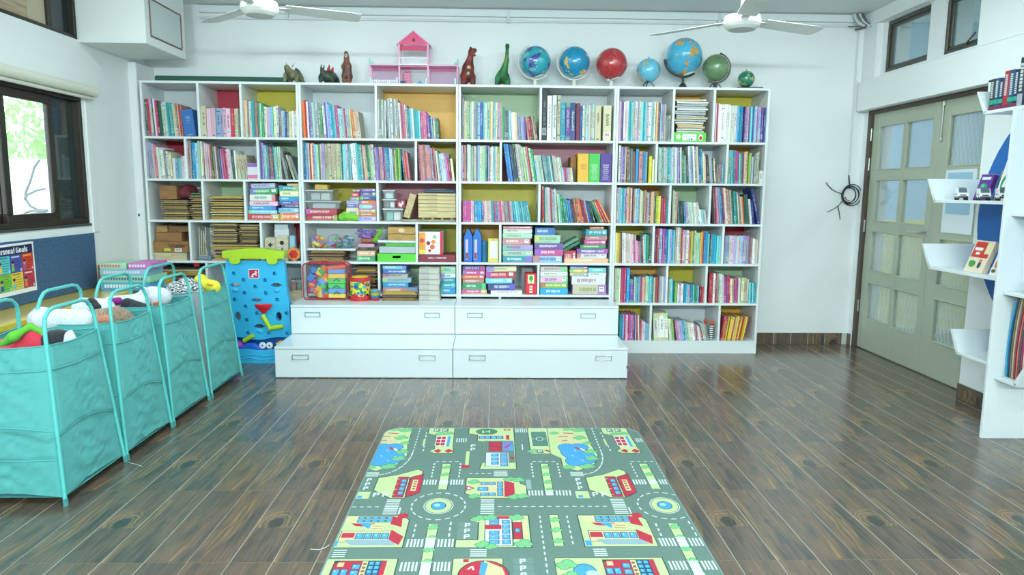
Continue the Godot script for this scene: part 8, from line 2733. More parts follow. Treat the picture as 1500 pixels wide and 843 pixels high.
# ---------------------------------------------------------------- blue play wall
func play_wall() -> void:
	var o := thing("play_wall", "bright blue plastic play wall with a lime green top rail", "toy", Vector3(-0.735, 0.0, 0.60))
	var blue := mat(rgb(60, 186, 234), 0.35)
	var lime := mat(rgb(176, 212, 44), 0.35)
	# outline of the wall panel, wavy at the sides and foot
	var poly := PackedVector2Array()
	var side := [[0.165, 0.256], [0.20, 0.258], [0.25, 0.262], [0.30, 0.252], [0.36, 0.246], [0.44, 0.248], [0.50, 0.238], [0.58, 0.228], [0.66, 0.226], [0.73, 0.222], [0.765, 0.216]]
	for q in side:
		poly.append(Vector2(q[1], q[0]))
	for i in side.size():
		var q: Array = side[side.size() - 1 - i]
		poly.append(Vector2(-q[1], q[0]))
	for i in 9:
		var a := (i + 1) / 10.0
		poly.append(Vector2(lerpf(-0.256, 0.256, a), 0.165 + 0.012 * sin(a * TAU * 1.5)))
	var comb := CSGCombiner3D.new()
	comb.name = "wall_panel"
	var base := CSGPolygon3D.new()
	base.name = "outline"
	base.polygon = poly
	base.depth = 0.05
	base.position = Vector3(0, 0, 0.025)
	base.material = blue
	comb.add_child(base)
	# square peg sockets, in staggered rows as seen
	var pegs := [[-0.16, 0.668], [0.145, 0.668], [-0.09, 0.617], [0.073, 0.617], [-0.005, 0.567], [-0.088, 0.517], [0.075, 0.517], [-0.165, 0.467], [0.158, 0.467], [-0.083, 0.415], [0.003, 0.362], [-0.08, 0.31], [0.245 - 0.02, 0.362], [-0.075, 0.207], [0.085, 0.207], [0.225, 0.207]]
	for p in pegs:
		var b := CSGBox3D.new()
		b.name = "socket"
		b.operation = CSGShape3D.OPERATION_SUBTRACTION
		b.size = Vector3(0.026, 0.026, 0.085)
		b.position = Vector3(p[0], p[1], 0.025)
		b.material = blue
		comb.add_child(b, true)
	for p in [[-0.155, 0.58, 0.052, 0.03], [0.155, 0.58, 0.052, 0.03], [0.0, 0.465, 0.05, 0.028], [0.015, 0.26, 0.052, 0.032]]:
		for k in [[1.0, 1.0], [1.6, 0.35]]:
			var b := CSGBox3D.new()
			b.name = "grip_hole"
			b.operation = CSGShape3D.OPERATION_SUBTRACTION
			b.size = Vector3(p[2] * k[0], p[3] * k[1], 0.12)
			b.position = Vector3(p[0], p[1], 0.0)
			b.material = blue
			comb.add_child(b, true)
	for x in [-0.145, 0.165]:
		var b := CSGCylinder3D.new()
		b.name = "oval_hole"
		b.operation = CSGShape3D.OPERATION_SUBTRACTION
		b.radius = 0.024
		b.height = 0.12
		b.sides = 16
		b.transform = Transform3D(Basis(Vector3.RIGHT, PI / 2) * Basis.from_scale(Vector3(1, 1, 1.5)), Vector3(x, 0.337, 0))
		b.material = blue
		comb.add_child(b, true)
	o.add_child(comb)
	# cup ledges under the grips
	for p in [[-0.155, 0.54], [0.155, 0.54], [0.015, 0.222]]:
		var g := Geo.new()
		g.t = Transform3D(Basis(), Vector3(p[0], p[1], 0.02))
		g.ball(Vector3.ZERO, Vector3(0.03, 0.022, 0.014), 14, 8)
		part("grip_cup", g.done(), blue, o)
	# lime rail
	var g := Geo.new()
	var top := PackedVector2Array()
	for i in 17:
		var a := i / 16.0
		top.append(Vector2(lerpf(-0.228, 0.228, a), 0.845 + 0.009 * sin(a * PI) - 0.006 * cos(a * TAU)))
	for q in [[0.232, 0.82], [0.228, 0.79], [0.18, 0.782], [0.176, 0.752], [0.16, 0.742], [0.12, 0.742], [0.102, 0.752], [0.098, 0.782]]:
		top.append(Vector2(q[0], q[1]))
	for q in [[0.098, 0.782], [0.102, 0.752], [0.12, 0.742], [0.16, 0.742], [0.176, 0.752], [0.18, 0.782], [0.228, 0.79], [0.232, 0.82]]:
		top.append(Vector2(-q[0], q[1]))
	g.prism(top, -0.045, 0.055)
	part("top_rail", g.done(), lime, o)
	# printed emblem: red square, white frame, white climbing figure
	part("emblem", boxmesh(Vector3(-0.01, 0.665, 0.0262), Vector3(0.078, 0.072, 0.002)), mat(rgb(238, 240, 240), 0.5), o, "white framed red emblem")
	part("emblem_field", boxmesh(Vector3(-0.01, 0.665, 0.0276), Vector3(0.068, 0.062, 0.001)), mat(rgb(196, 30, 60), 0.5), o)
	g = Geo.new()
	g.prism(ellipse(Vector2(0.006, 0.682), Vector2(0.007, 0.007), 10), 0.0278, 0.0292)
	g.prism(stroke(Vector2(-0.025, 0.652), Vector2(0.0, 0.67), 0.009), 0.0278, 0.0291)
	g.prism(stroke(Vector2(-0.002, 0.668), Vector2(0.012, 0.65), 0.008), 0.0278, 0.029)
	g.prism(stroke(Vector2(-0.03, 0.645), Vector2(-0.012, 0.643), 0.007), 0.0278, 0.0289)
	g.prism(stroke(Vector2(0.002, 0.672), Vector2(0.018, 0.672), 0.006), 0.0278, 0.0288)
	part("emblem_figure", g.done(), mat(rgb(240, 240, 240), 0.5), o)
	# base tray with rippled front
	g = Geo.new()
	g.cbox(Vector3(0, 0.036, 0.0), Vector3(0.50, 0.072, 0.234), 0.004)
	part("tray_floor", g.done(), mat(rgb(20, 96, 176), 0.4), o)
	g = Geo.new()
	var fr := PackedVector2Array([Vector2(-0.258, 0.0), Vector2(0.256, 0.0)])
	for i in 21:
		var a := i / 20.0
		fr.append(Vector2(lerpf(0.256, -0.258, a), 0.10 + 0.006 * sin(a * TAU * 2.0)))
	g.prism(fr, 0.118, 0.14)
	part("tray_front", g.done(), blue, o)
	g = Geo.new()
	for k in 2:
		var pts := []
		for i in 21:
			var a := i / 20.0
			pts.append(Vector3(lerpf(-0.25, 0.25, a), 0.06 - 0.028 * k + 0.007 * sin(a * TAU * 2.5 + k), 0.141))
		g.tube(pts, 0.004, 6)
	part("ripple", g.done(), blue, o)
	for s in [-1, 1]:
		part("tray_side", limits(s * 0.258 - 0.008 + 0.004 * -s, s * 0.258 + 0.008 + 0.004 * -s, 0.0, 0.11, -0.14, 0.12, 0.004), blue, o)
	part("tray_back", limits(-0.25, 0.25, 0.0, 0.18, -0.14, -0.03, 0.006), mat(rgb(20, 96, 176), 0.4), o)
	# clip-on pieces on the wall
	g = Geo.new()
	g.lathe([[0.012, 0.0], [0.02, 0.01], [0.062, 0.052], [0.068, 0.07], [0.06, 0.07], [0.05, 0.055], [0.0, 0.015]], Vector3(0.062, 0.365, 0.055), 20, Basis.from_scale(Vector3(1, 1, 0.45)))
	part("funnel", g.done(), mat(rgb(214, 36, 48), 0.35), o, "red funnel")
	for q in [[Vector3(0.05, 0.352, 0.05), Vector3(0.10, 0.262, 0.055)], [Vector3(0.098, 0.25, 0.055), Vector3(0.205, 0.268, 0.055)]]:
		g = Geo.new()
		g.sweep([q[0], q[0].lerp(q[1], 0.5), q[1]], [0.02, 0.018, 0.016], 12)
		part("channel", g.done(), lime, o, "lime green water channel")
	# loose pieces lying in the tray
	var bits := [["gear_toy", "purple toy knob on the play wall's pillar side", Vector3(-0.945, 0.255, 0.645), rgb(170, 50, 170)]]
	g = Geo.new()
	g.lathe([[0.0, 0.0], [0.026, 0.002], [0.032, 0.015], [0.026, 0.03], [0.0, 0.032]], Vector3(-0.205, 0.25, 0.026), 14, Basis(Vector3.RIGHT, PI / 2))
	part("knob", g.done(), mat(rgb(176, 50, 168), 0.35), o, "purple knob")
	single("purple_funnel", blob([[Vector3(-0.02, 0.03, 0), Vector3(0.02, 0.05, 0.0), 0.028, 0.034], [Vector3(0.02, 0.06, 0), Vector3(0.04, 0.05, 0), 0.02, 0.02]], 0.008, 0.01), mat(rgb(160, 60, 180), 0.35), "purple plastic funnel lying in the blue tray", "toy", Vector3(-0.885, 0.0726, 0.675), "loose play wall pieces")
	single("blue_car", blob([[Vector3(-0.06, 0.03, 0), Vector3(0.05, 0.03, 0.0), 0.026, 0.028], [Vector3(-0.03, 0.055, 0), Vector3(0.03, 0.055, 0.0), 0.018, 0.018]], 0.008, 0.012), mat(rgb(24, 90, 196), 0.35), "blue toy car lying in the blue tray", "toy", Vector3(-0.775, 0.0686, 0.675), "loose play wall pieces")
	g = Geo.new()
	g.sweep([Vector3(-0.035, 0.0, 0), Vector3(0.04, 0.045, 0.0)], [0.017, 0.017], 12)
	single("lime_channel", g.done(), mat(rgb(176, 212, 44), 0.35), "loose lime green channel propped on the blue car", "toy", Vector3(-0.79, 0.155, 0.675), "loose play wall pieces")
	var wt := thing("wheeled_toy", "flat blue wheeled toy lying in the tray, two white wheels up", "toy", Vector3(-0.655, 0.0726, 0.68), "loose play wall pieces")
	part("chassis", boxmesh(Vector3(0, 0.012, 0), Vector3(0.115, 0.024, 0.05), 0.006), mat(rgb(30, 100, 190), 0.4), wt)
	for i in 2:
		g = Geo.new()
		g.lathe([[0.008, 0.0], [0.024, 0.002], [0.026, 0.008], [0.024, 0.014], [0.008, 0.016]], Vector3(-0.028 + 0.052 * i, 0.05, -0.008), 16, Basis(Vector3.RIGHT, PI / 2))
		part("wheel", g.done(), mat(rgb(236, 238, 238), 0.4), wt)
	single("orange_piece", boxmesh(Vector3(0, 0.03, 0), Vector3(0.05, 0.04, 0.04), 0.008, Basis(Vector3(0, 0, 1), 0.6)), mat(rgb(240, 168, 50), 0.4), "orange toy piece on a red one in the blue tray", "toy", Vector3(-0.552, 0.105, 0.68), "loose play wall pieces")
	single("red_piece", boxmesh(Vector3(0, 0.016, 0), Vector3(0.075, 0.032, 0.05), 0.008), mat(rgb(196, 36, 50), 0.4), "red toy piece under the orange one in the blue tray", "toy", Vector3(-0.552, 0.0726, 0.68), "loose play wall pieces")

# ---------------------------------------------------------------- display ledges on the right
func display_ledges() -> void:
	var white := mat(rgb(226, 233, 233), 0.35)
	# painted disc on the pier
	var g := Geo.new()
	g.t = Transform3D(Basis(Vector3(0, 0, 1), Vector3.UP, Vector3(-1, 0, 0)), Vector3(4.0888, 1.17, 2.567))
	g.prism(ellipse(Vector2.ZERO, Vector2(0.93, 0.80), 72), -0.0005, 0.0012)
	single("painted_disc", g.done(), mat(rgb(34, 106, 184), 0.5), "large blue disc painted on the white pier behind the ledges", "mural")
	var o := thing("display_shelf", "white display shelf with slanted end ledges beside the double door", "shelf")
	part("upright", limits(3.715, 4.087, 0.0, 1.742, 2.352, 2.37, 0.002), white, o)
	# ledges on the door side: base, slanted end plate
	for q in [[2.087, 2.013, 1.743, 1.873], [1.717, 1.628, 1.258, 1.403], [1.723, 1.631, 0.853, 1.002], [2.049, 1.98, 0.393, 0.528]]:
		var l := part("ledge", limits(3.75, 4.087, q[2], q[2] + 0.018, q[0], 2.3515 if q[2] < 1.7 else 2.72, 0.0015), white, o)
		g = Geo.new()
		g.t = Transform3D(Basis(Vector3(0, 0, -1), Vector3.UP, Vector3.RIGHT), Vector3(0, 0, 0))
		# profile in (-z, y)
		g.prism(PackedVector2Array([Vector2(-q[0], q[2]), Vector2(-q[0] - 0.018, q[2] + 0.018), Vector2(-q[1] - 0.016, q[3]), Vector2(-q[1], q[3])]), 3.75, 4.087)
		part("end_plate", g.done(), white, l)
	for q in [[2.95, 3.03, 1.20, 1.33], [2.62, 2.70, 0.79, 0.93], [2.53, 2.60, 0.332, 0.47]]:
		var l := part("ledge", limits(3.75, 4.087, q[2], q[2] + 0.018, 2.3705, q[0], 0.0015), white, o)
		g = Geo.new()
		g.t = Transform3D(Basis(Vector3(0, 0, -1), Vector3.UP, Vector3.RIGHT), Vector3(0, 0, 0))
		g.prism(PackedVector2Array([Vector2(-q[0], q[2]), Vector2(-q[1], q[3]), Vector2(-q[1] + 0.016, q[3]), Vector2(-q[0] + 0.018, q[2] + 0.018)]), 3.75, 4.087)
		part("end_plate", g.done(), white, l)
	# thick reference books on the top ledge, spines to the room
	var enc := [[0.034, 0.165, rgb(44, 56, 66), "slate"], [0.034, 0.165, rgb(30, 76, 110), "petrol blue"], [0.03, 0.16, rgb(28, 48, 90), "navy"], [0.036, 0.192, rgb(176, 44, 56), "red"], [0.036, 0.192, rgb(30, 84, 116), "tall petrol blue"], [0.03, 0.188, rgb(26, 40, 76), "tall navy"]]
	var z := 2.108
	for i in enc.size():
		var e: Array = enc[i]
		var b := thing("reference_book", "thick %s reference book on the top display ledge, %s" % [e[3], ["at the free end", "second from the free end", "third from the free end", "fourth from the free end", "fifth from the free end", "next to the tallest book"][i]], "book", Vector3(3.757, 1.7615, z), "reference books on the top ledge")
		var cm := mat(e[2], 0.35)
		part("cover", limits(0.0, 0.20, 0.0, e[1], 0.0, e[0], 0.003), cm, b)
		part("pages", limits(0.004, 0.196, e[1] - 0.004, e[1] + 0.0008, 0.004, e[0] - 0.004), mat(rgb(226, 222, 208), 0.8), b)
		part("foot_band", limits(-0.001, 0.002, 0.002, 0.018, 0.001, e[0] - 0.001), mat(rgb(130, 50, 80), 0.4), b)
		if e[3] != "red":
			part("green_band", limits(-0.001, 0.002, 0.03, 0.052, 0.001, e[0] - 0.001), mat(rgb(50, 160, 130), 0.4), b)
		g = Geo.new()
		var y: float = 0.065
		while y < e[1] - 0.02:
			g.box(Vector3(0.0, y + 0.004, e[0] * 0.5), Vector3(0.003, 0.008, e[0] * 0.42))
			y += 0.011
		part("spine_print", g.done(), mat(rgb(200, 206, 206), 0.5), b)
		z += e[0] + 0.0015
	var tb := thing("reference_book", "tallest dark reference book against the white upright", "book", Vector3(3.757, 1.7615, z), "reference books on the top ledge")
	part("cover", limits(0.0, 0.22, 0.0, 0.242, 0.0, 0.034, 0.003), mat(rgb(36, 48, 62), 0.4), tb)
	g = Geo.new()
	for i in 8:
		g.box(Vector3(0.0, 0.08 + 0.018 * i, 0.017), Vector3(0.003, 0.013, 0.018))
	part("spine_print", g.done(), mat(rgb(206, 210, 210), 0.5), tb)
	part("foot_band", limits(-0.001, 0.002, 0.0, 0.06, 0.001, 0.033), mat(rgb(170, 170, 186), 0.4), tb)
	# three toy vans
	for i in 3:
		toy_van(Vector3(3.795, 1.2765, [1.90, 2.085, 2.235][i]), i)
	# books shown face out on the ledges, leaning back to the pier
	face_book("purple picture book with a green splash standing behind the toy vans", Vector3(3.86, 1.2765, 1.955), 0.105, 0.155, 0.03, 0.28, rgb(98, 54, 140), [[Vector2(0.0, 0.13), Vector2(0.036, 0.008), rgb(236, 236, 240)], [Vector2(0.0, 0.075), Vector2(0.03, 0.026), rgb(40, 150, 120)], [Vector2(-0.01, 0.085), Vector2(0.014, 0.014), rgb(90, 200, 160)]])
	face_book("olive and tan storybook behind the purple picture book", Vector3(3.905, 1.2765, 2.03), 0.06, 0.17, 0.028, 0.25, rgb(170, 150, 90), [[Vector2(0.0, 0.1), Vector2(0.025, 0.03), rgb(90, 110, 70)], [Vector2(0.0, 0.03), Vector2(0.026, 0.012), rgb(210, 180, 90)]])
	face_book("white activity book with a green arc beside the upright", Vector3(3.87, 1.2765, 2.125), 0.13, 0.235, 0.02, 0.25, rgb(234, 238, 236), [[Vector2(-0.02, 0.22), Vector2(0.03, 0.007), rgb(70, 80, 84)], [Vector2(-0.025, 0.2), Vector2(0.024, 0.006), rgb(70, 80, 84)], [Vector2(0.0, 0.1), Vector2(0.05, 0.06), rgb(60, 150, 90)], [Vector2(0.012, 0.085), Vector2(0.046, 0.058), rgb(234, 238, 236)], [Vector2(0.05, 0.1), Vector2(0.012, 0.02), rgb(206, 90, 110)]])
	face_book("yellow topped storybook at the back of the second ledge", Vector3(3.985, 1.2765, 2.06), 0.11, 0.215, 0.02, 0.2, rgb(236, 176, 70), [[Vector2(0.0, 0.2), Vector2(0.03, 0.012), rgb(206, 90, 60)]])
	face_book("cream storybook with a red title block on the third ledge", Vector3(3.80, 0.8715, 2.045), 0.155, 0.19, 0.032, 0.36, rgb(232, 216, 190), [[Vector2(-0.02, 0.145), Vector2(0.047, 0.036), rgb(206, 60, 48)], [Vector2(0.0, 0.1), Vector2(0.068, 0.012), rgb(206, 60, 48)], [Vector2(0.048, 0.145), Vector2(0.02, 0.03), rgb(236, 220, 170)], [Vector2(-0.025, 0.138), Vector2(0.032, 0.009), rgb(244, 240, 236)], [Vector2(-0.02, 0.112), Vector2(0.016, 0.008), rgb(244, 240, 236)], [Vector2(-0.03, 0.048), Vector2(0.026, 0.02), rgb(70, 150, 70)], [Vector2(-0.045, 0.055), Vector2(0.012, 0.012), rgb(70, 150, 70)], [Vector2(0.03, 0.045), Vector2(0.012, 0.02), rgb(60, 76, 84)], [Vector2(0.03, 0.07), Vector2(0.01, 0.009), rgb(214, 120, 90)]])
	face_book("white storybook with a red strip beside the upright on the third ledge", Vector3(3.80, 0.8715, 2.26), 0.16, 0.20, 0.03, 0.34, rgb(236, 232, 222), [[Vector2(-0.05, 0.12), Vector2(0.016, 0.022), rgb(196, 60, 60)], [Vector2(-0.05, 0.07), Vector2(0.014, 0.03), rgb(200, 120, 90)], [Vector2(-0.045, 0.16), Vector2(0.012, 0.02), rgb(50, 54, 60)], [Vector2(-0.055, 0.025), Vector2(0.016, 0.01), rgb(96, 76, 60)]])
	single("orange_ball", blob([[Vector3(0, 0.02, 0), Vector3(0.0, 0.034, 0), 0.02, 0.016]], 0.006, 0.006), mat(rgb(226, 120, 90), 0.5), "small orange plush ball on the lowest ledge", "toy", Vector3(3.83, 0.4115, 2.31))
	# drooping magazines in the lowest bay on the other side
	var mc := [rgb(40, 170, 214), rgb(44, 62, 110), rgb(110, 120, 92), rgb(196, 176, 140), rgb(150, 40, 80), rgb(196, 110, 90), rgb(80, 92, 88), rgb(176, 50, 110), rgb(220, 206, 170), rgb(60, 150, 90)]
	for i in 10:
		var zz := 2.385 + 0.0145 * i
		var rows := []
		var back := []
		for j in 9:
			var a := j / 8.0
			var bend := -0.016 * sin(a * PI) + 0.016 * a + 0.0012 * a * i
			var y := 0.352 + a * (0.40 + 0.02 * (i % 4))
			rows.append([Vector3(3.80, y, zz + bend), Vector3(4.06, y, zz + bend)])
			back.append([Vector3(3.80, y, zz + bend + 0.008), Vector3(4.06, y, zz + bend + 0.008)])
		g = Geo.new()
		g.grid(rows, false, false, true)
		g.grid(back, false)
		var edge := []
		for j in 9:
			edge.append([rows[j][0], back[j][0]])
		g.grid(edge, false, false, false)
		single("magazine", g.done(), mat(mc[i], 0.35), "%s magazine standing bent in the lowest ledge bay" % ["bright blue", "navy", "olive", "tan", "wine red", "salmon", "grey green", "magenta", "cream", "green"][i], "magazine", Vector3.ZERO, "magazines in the ledge bay")

func toy_van(at: Vector3, i: int) -> void:
	var o := thing("toy_van", "white toy rescue van, %s" % ["at the free end of the second ledge", "in front of the purple picture book", "next to the upright in front of the activity book"][i], "toy van", at, "white toy vans")
	o.rotation.y = PI * -0.14
	# nose towards +z of its own frame
	var g := Geo.new()
	g.t = Transform3D(Basis(Vector3(0, 0, -1), Vector3.UP, Vector3.RIGHT), Vector3.ZERO)
	g.prism(PackedVector2Array([Vector2(-0.055, 0.014), Vector2(0.055, 0.014), Vector2(0.055, 0.058), Vector2(0.05, 0.066), Vector2(-0.018, 0.066), Vector2(-0.038, 0.042), Vector2(-0.055, 0.036)]), -0.026, 0.026)
	part("body", g.done(), mat(rgb(238, 240, 240), 0.3), o)
	part("windscreen", boxmesh(Vector3(0, 0.054, 0.029), Vector3(0.042, 0.028, 0.003), 0.0, Basis(Vector3.RIGHT, -0.7)), mat(rgb(90, 104, 112), 0.15), o)
	part("bumper", boxmesh(Vector3(0, 0.019, 0.055), Vector3(0.05, 0.01, 0.005), 0.002), mat(rgb(60, 64, 66), 0.5), o)
	part("grille", boxmesh(Vector3(0, 0.029, 0.0552), Vector3(0.03, 0.006, 0.002)), mat(rgb(50, 56, 60), 0.5), o)
	part("roof_light", boxmesh(Vector3(0, 0.069, 0.008), Vector3(0.036, 0.007, 0.012), 0.002), mat(rgb(70, 84, 96), 0.3), o)
	for x in [-0.022, 0.022]:
		for z in [-0.033, 0.034]:
			g = Geo.new()
			g.cyl(Vector3(x - 0.006, 0.0105, z), Vector3(x + 0.006, 0.0105, z), 0.0105, 0.0105, 12)
			part("wheel", g.done(), mat(rgb(36, 38, 40), 0.6), o)
	part("side_stripe", boxmesh(Vector3(-0.0262, 0.034, -0.01), Vector3(0.001, 0.006, 0.08)), mat(rgb(150, 160, 166), 0.4), o)

func face_book(label: String, at: Vector3, w: float, h: float, d: float, lean: float, c: Color, prints: Array) -> void:
	# cover faces the room (-x), spine edge towards the viewer, leaning back
	var o := thing("face_out_book", label, "book", at, "books shown face out")
	o.basis = Basis(Vector3(0, 0, 1), -lean) * Basis(Vector3(0, 0, 1), Vector3.UP, Vector3(-1, 0, 0))
	part("cover", boxmesh(Vector3(0, h * 0.5, -d * 0.5), Vector3(w, h, d), 0.002), mat(c, 0.4), o)
	part("pages", boxmesh(Vector3(0, h * 0.5 + 0.001, -d * 0.5), Vector3(w - 0.002, h, d - 0.006)), mat(rgb(220, 214, 196), 0.85), o)
	var k := 0
	for q in prints:
		var g := Geo.new()
		var round_print: bool = q[1].x < q[1].y * 2.2 and q[1].y < q[1].x * 2.2 and q[1].x < 0.062 and q[1].y < 0.062 and k > 0
		if round_print and q[1].y > 0.0095:
			g.prism(ellipse(q[0], q[1], 18), 0.0, 0.0008 + 0.0002 * k)
		else:
			g.box(Vector3(q[0].x, q[0].y, 0.0), Vector3(q[1].x * 2, q[1].y * 2, 0.0016 + 0.0004 * k))
		part("cover_print", g.done(), mat(q[2], 0.4), o)
		k += 1

# ---------------------------------------------------------------- ceiling and corner
func ceiling_things() -> void:
	for q in [[Vector3(-0.346, 2.385, 1.5), -130.0, "white ceiling fan above the dinosaur toys"], [Vector3(2.589, 2.345, 1.5), -130.0, "white ceiling fan in front of the largest globe"]]:
		var o := thing("ceiling_fan", q[2], "fan", q[0], "white ceiling fans")
		var white := mat(rgb(232, 234, 228), 0.35)
		var g := Geo.new()
		g.lathe([[0.0, -0.045], [0.085, -0.042], [0.10, -0.03], [0.112, -0.012], [0.112, 0.012], [0.105, 0.018], [0.108, 0.024], [0.105, 0.034], [0.06, 0.044], [0.03, 0.05], [0.0, 0.05]], Vector3.ZERO, 32)
		part("motor_housing", g.done(), white, o)
		g = Geo.new()
		g.lathe([[0.0, -0.0475], [0.08, -0.046], [0.082, -0.042]], Vector3.ZERO, 32)
		part("bottom_cap", g.done(), mat(rgb(208, 212, 206), 0.45), o)
		g = Geo.new()
		g.cyl(Vector3(0, 0.05, 0), Vector3(0, CEIL - q[0].y - 0.05, 0), 0.012, 0.012, 12)
		part("down_rod", g.done(), white, o)
		g = Geo.new()
		g.lathe([[0.02, CEIL - q[0].y - 0.1], [0.06, CEIL - q[0].y - 0.06], [0.065, CEIL - q[0].y - 0.001], [0.0, CEIL - q[0].y - 0.001]], Vector3.ZERO, 24)
		part("canopy", g.done(), white, o)
		for k in 3:
			var a := deg_to_rad(q[1] + 120.0 * k)
			var dir := Vector3(sin(a), 0, cos(a))
			var side := Vector3.UP.cross(dir)
			g = Geo.new()
			var rows := []
			for j in 9:
				var t := j / 8.0
				var w := lerpf(0.055, 0.068, t) * (1.0 if t < 0.95 else 0.8)
				var c := dir * lerpf(0.15, 0.60, t) + Vector3(0, 0.008 - 0.01 * t, 0)
				var tw := side * cos(0.16) - Vector3.UP * sin(0.16)
				rows.append([c - tw * w + Vector3(0, 0.003, 0), c + tw * w + Vector3(0, 0.003, 0), c + tw * w - Vector3(0, 0.003, 0), c - tw * w - Vector3(0, 0.003, 0)])
			g.grid(rows, true, false, false)
			part("blade", g.done(), white, o)
			g = Geo.new()
			g.cbox(dir * 0.135 + Vector3(0, 0.006, 0), Vector3(0.05, 0.006, 0.09), 0.002, Basis(side, Vector3.UP, dir))
			part("blade_iron", g.done(), mat(rgb(214, 216, 210), 0.4), o)
	# trunking along the back wall under the ceiling
	var white2 := mat(rgb(228, 234, 234), 0.45)
	var t := thing("cable_trunking", "white cable trunking running under the ceiling along the back wall", "trunking")
	part("trunk", limits(-1.295, 4.05, 2.70, 2.752, 0.001, 0.035, 0.003), white2, t)
	for x in [-0.6, 1.18, 2.9]:
		part("clip", limits(x - 0.012, x + 0.012, 2.655, 2.756, 0.001, 0.04, 0.002), mat(rgb(214, 222, 224), 0.45), t)
	var g2 := Geo.new()
	g2.tube([Vector3(-1.3, 2.664, 0.014), Vector3(0.4, 2.668, 0.014), Vector3(1.18, 2.668, 0.014), Vector3(2.8, 2.676, 0.014), Vector3(4.05, 2.672, 0.014)], 0.009, 8)
	single("wall_conduit", g2.done(), white2, "thin white conduit running just below the cable trunking", "conduit")
	# boxed unit in the upper left corner
	var b := thing("boxed_unit", "white boxed-in cabinet hung high in the corner with a brown framed panel", "cabinet")
	part("box", limits(ROOM_L + 0.001, -1.30, 2.28, CEIL - 0.001, 0.31, 0.935, 0.003), plaster(rgb(232, 236, 234)), b)
	g2 = Geo.new()
	frame_z(g2, -1.297, 0.375, 0.872, 2.338, 2.60, 0.012, 0.01)
	part("panel_frame", g2.done(), mat(rgb(128, 96, 84), 0.5), b, "thin brown frame")
	part("panel", limits(-1.301, -1.2985, 2.348, 2.59, 0.385, 0.862), mat(rgb(206, 216, 216), 0.5), b)

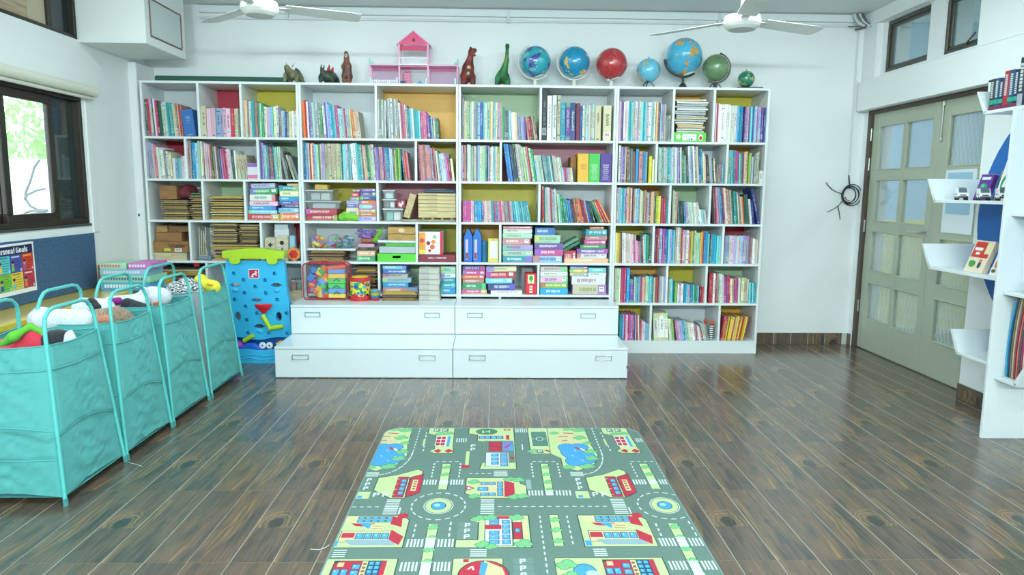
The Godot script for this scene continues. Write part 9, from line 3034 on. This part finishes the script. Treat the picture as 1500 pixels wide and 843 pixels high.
func corner_things() -> void:
	# bundle of pipes where trunking enters the corner
	var o := thing("pipe_bundle", "bundle of grey and white pipe ends bent down in the upper corner", "pipes", Vector3(4.07, 2.67, 0.06))
	var g := Geo.new()
	var cols := [rgb(206, 212, 208), rgb(120, 126, 122), rgb(220, 224, 220), rgb(90, 96, 94)]
	for i in 4:
		g = Geo.new()
		var x := -0.055 + 0.022 * i
		g.tube([Vector3(x - 0.02, 0.085, 0.0), Vector3(x - 0.012, 0.05, 0.01 + 0.01 * (i % 2)), Vector3(x + 0.006, 0.012, 0.03), Vector3(x + 0.04, -0.01, 0.035), Vector3(x + 0.062, -0.004, 0.03)], 0.012, 8)
		part("pipe", g.done(), mat(cols[i], 0.45), o)
	g = Geo.new()
	g.tube([Vector3(-0.12, -0.012, 0.0), Vector3(-0.05, -0.013, 0.01), Vector3(0.01, -0.02, 0.02)], 0.004, 6)
	g.tube([Vector3(-0.06, -0.035, 0.0), Vector3(-0.02, -0.03, 0.01), Vector3(0.03, -0.012, 0.03)], 0.007, 6)
	part("wires", g.done(), mat(rgb(70, 78, 76), 0.5), o)
	# wire running down the corner to a hung coil
	var c := thing("cable_coil", "coil of dark green cable hanging on the wall beside the door", "cable", Vector3(4.095, 1.30, 0.0))
	g = Geo.new()
	g.tube([Vector3(-0.03, 1.33, 0.01), Vector3(-0.028, 0.7, 0.008), Vector3(-0.024, 0.15, 0.008)], 0.006, 6)
	part("conduit", g.done(), mat(rgb(216, 226, 224), 0.5), c, "thin white conduit")
	g = Geo.new()
	var r := RandomNumberGenerator.new()
	r.seed = 6
	for k in 5:
		var pts := []
		var rr := 0.066 + 0.006 * k - 0.01 * (k % 2)
		for i in 21:
			var a := TAU * i / 20.0
			pts.append(Vector3(-0.005 + cos(a + k) * rr * 0.92 + 0.004 * k - 0.008, -0.005 + sin(a + k) * rr, 0.012 + 0.006 * k + 0.003 * sin(a * 3.0 + k)))
		g.tube(pts, 0.0038, 6)
	part("loops", g.done(), mat(rgb(34, 52, 46), 0.5), c)
	g = Geo.new()
	g.tube([Vector3(-0.024, 0.16, 0.01), Vector3(-0.02, 0.12, 0.018), Vector3(-0.012, 0.05, 0.02)], 0.006, 6)
	g.tube([Vector3(-0.06, 0.0, 0.02), Vector3(-0.12, 0.02, 0.015), Vector3(-0.16, 0.04, 0.02), Vector3(-0.20, 0.075, 0.02), Vector3(-0.215, 0.10, 0.02)], 0.0034, 6)
	g.tube([Vector3(-0.05, -0.03, 0.02), Vector3(-0.09, -0.09, 0.02), Vector3(-0.13, -0.12, 0.02), Vector3(-0.19, -0.15, 0.025)], 0.003, 6)
	g.tube([Vector3(-0.10, -0.10, 0.02), Vector3(-0.085, -0.16, 0.02), Vector3(-0.075, -0.21, 0.02)], 0.003, 6)
	part("tails", g.done(), mat(rgb(40, 46, 44), 0.5), c)
	g = Geo.new()
	g.tube([Vector3(-0.055, -0.02, 0.034), Vector3(-0.04, -0.045, 0.036), Vector3(-0.01, -0.055, 0.036)], 0.0035, 6)
	part("red_wire", g.done(), mat(rgb(150, 50, 46), 0.5), c)
	# socket plug on the pillar
	single("wall_hook", boxmesh(Vector3.ZERO, Vector3(0.012, 0.02, 0.012), 0.003), mat(rgb(80, 84, 84), 0.5), "tiny dark hook on the narrow white pillar", "hook", Vector3(-1.735, 1.09, 0.309))
	# two loose white threads on the floor
	g = Geo.new()
	g.tube([Vector3(0, 0.001, 0), Vector3(0.025, 0.001, 0.012), Vector3(0.06, 0.001, 0.03), Vector3(0.09, 0.001, 0.05)], 0.001, 5)
	single("thread", g.done(), mat(rgb(226, 226, 220), 0.8), "loose white thread on the floor at a hamper foot", "thread", Vector3(-0.67, 0.0, 2.70))
	g = Geo.new()
	g.tube([Vector3(-0.03, 0.001, 0.01), Vector3(0.0, 0.001, 0.014), Vector3(0.02, 0.001, 0.0), Vector3(0.03, 0.001, -0.02)], 0.0012, 5)
	single("thread", g.done(), mat(rgb(226, 226, 220), 0.8), "small hooked white thread on the floor beside the play mat", "thread", Vector3(0.44, 0.0, 3.52))
	# games stacked on the ledge end by the pillar
	var st := [[-1.62, -1.29, 0.055, rgb(96, 170, 206), "blue jigsaw box at the bottom of the ledge stack"], [-1.62, -1.28, 0.045, rgb(160, 216, 176), "mint jigsaw box second in the ledge stack"], [-1.62, -1.30, 0.045, rgb(150, 190, 214), "steel blue jigsaw box third in the ledge stack"], [-1.62, -1.44, 0.042, rgb(176, 222, 190), "pale green jigsaw box on top of the ledge stack"], [-1.43, -1.27, 0.044, rgb(206, 124, 190), "purple pink jigsaw box on top of the ledge stack"]]
	var y := 0.6035
	for i in 5:
		var s: Array = st[i]
		var w: float = s[1] - s[0]
		var b := thing("jigsaw_box", s[4], "game box", Vector3((s[0] + s[1]) * 0.5, y, 1.12), "jigsaw boxes on the yellow ledge")
		b.rotation.y = [0.02, -0.03, 0.01, 0.0, 0.0][i]
		part("lid", boxmesh(Vector3(0, s[2] * 0.5 + 0.003, -0.12), Vector3(w, s[2] - 0.006, 0.24), 0.002), mat(s[3], 0.4), b)
		part("tray", boxmesh(Vector3(0, 0.004, -0.12), Vector3(w - 0.006, 0.008, 0.234)), mat(s[3], 0.5), b)
		g = Geo.new()
		var n := int(w / 0.024)
		for k in n:
			g.box(Vector3(-w * 0.4 + 0.019 * k, s[2] * 0.55, 0.0), Vector3(0.013, s[2] * 0.4, 0.002))
		part("title_print", g.done(), mat([rgb(236, 240, 240), rgb(90, 110, 160), rgb(220, 226, 230), rgb(226, 110, 130), rgb(240, 226, 236)][i], 0.5), b)
		if i < 3:
			y += s[2] + 0.0006
	single("brown_board", boxmesh(Vector3(0, 0.085, 0), Vector3(0.03, 0.17, 0.2), 0.002), grain_mat(rgb(150, 110, 74), 3.0), "brown cardboard sheet standing beside the jigsaw boxes", "cardboard", Vector3(-1.642, 0.6036, 0.98))
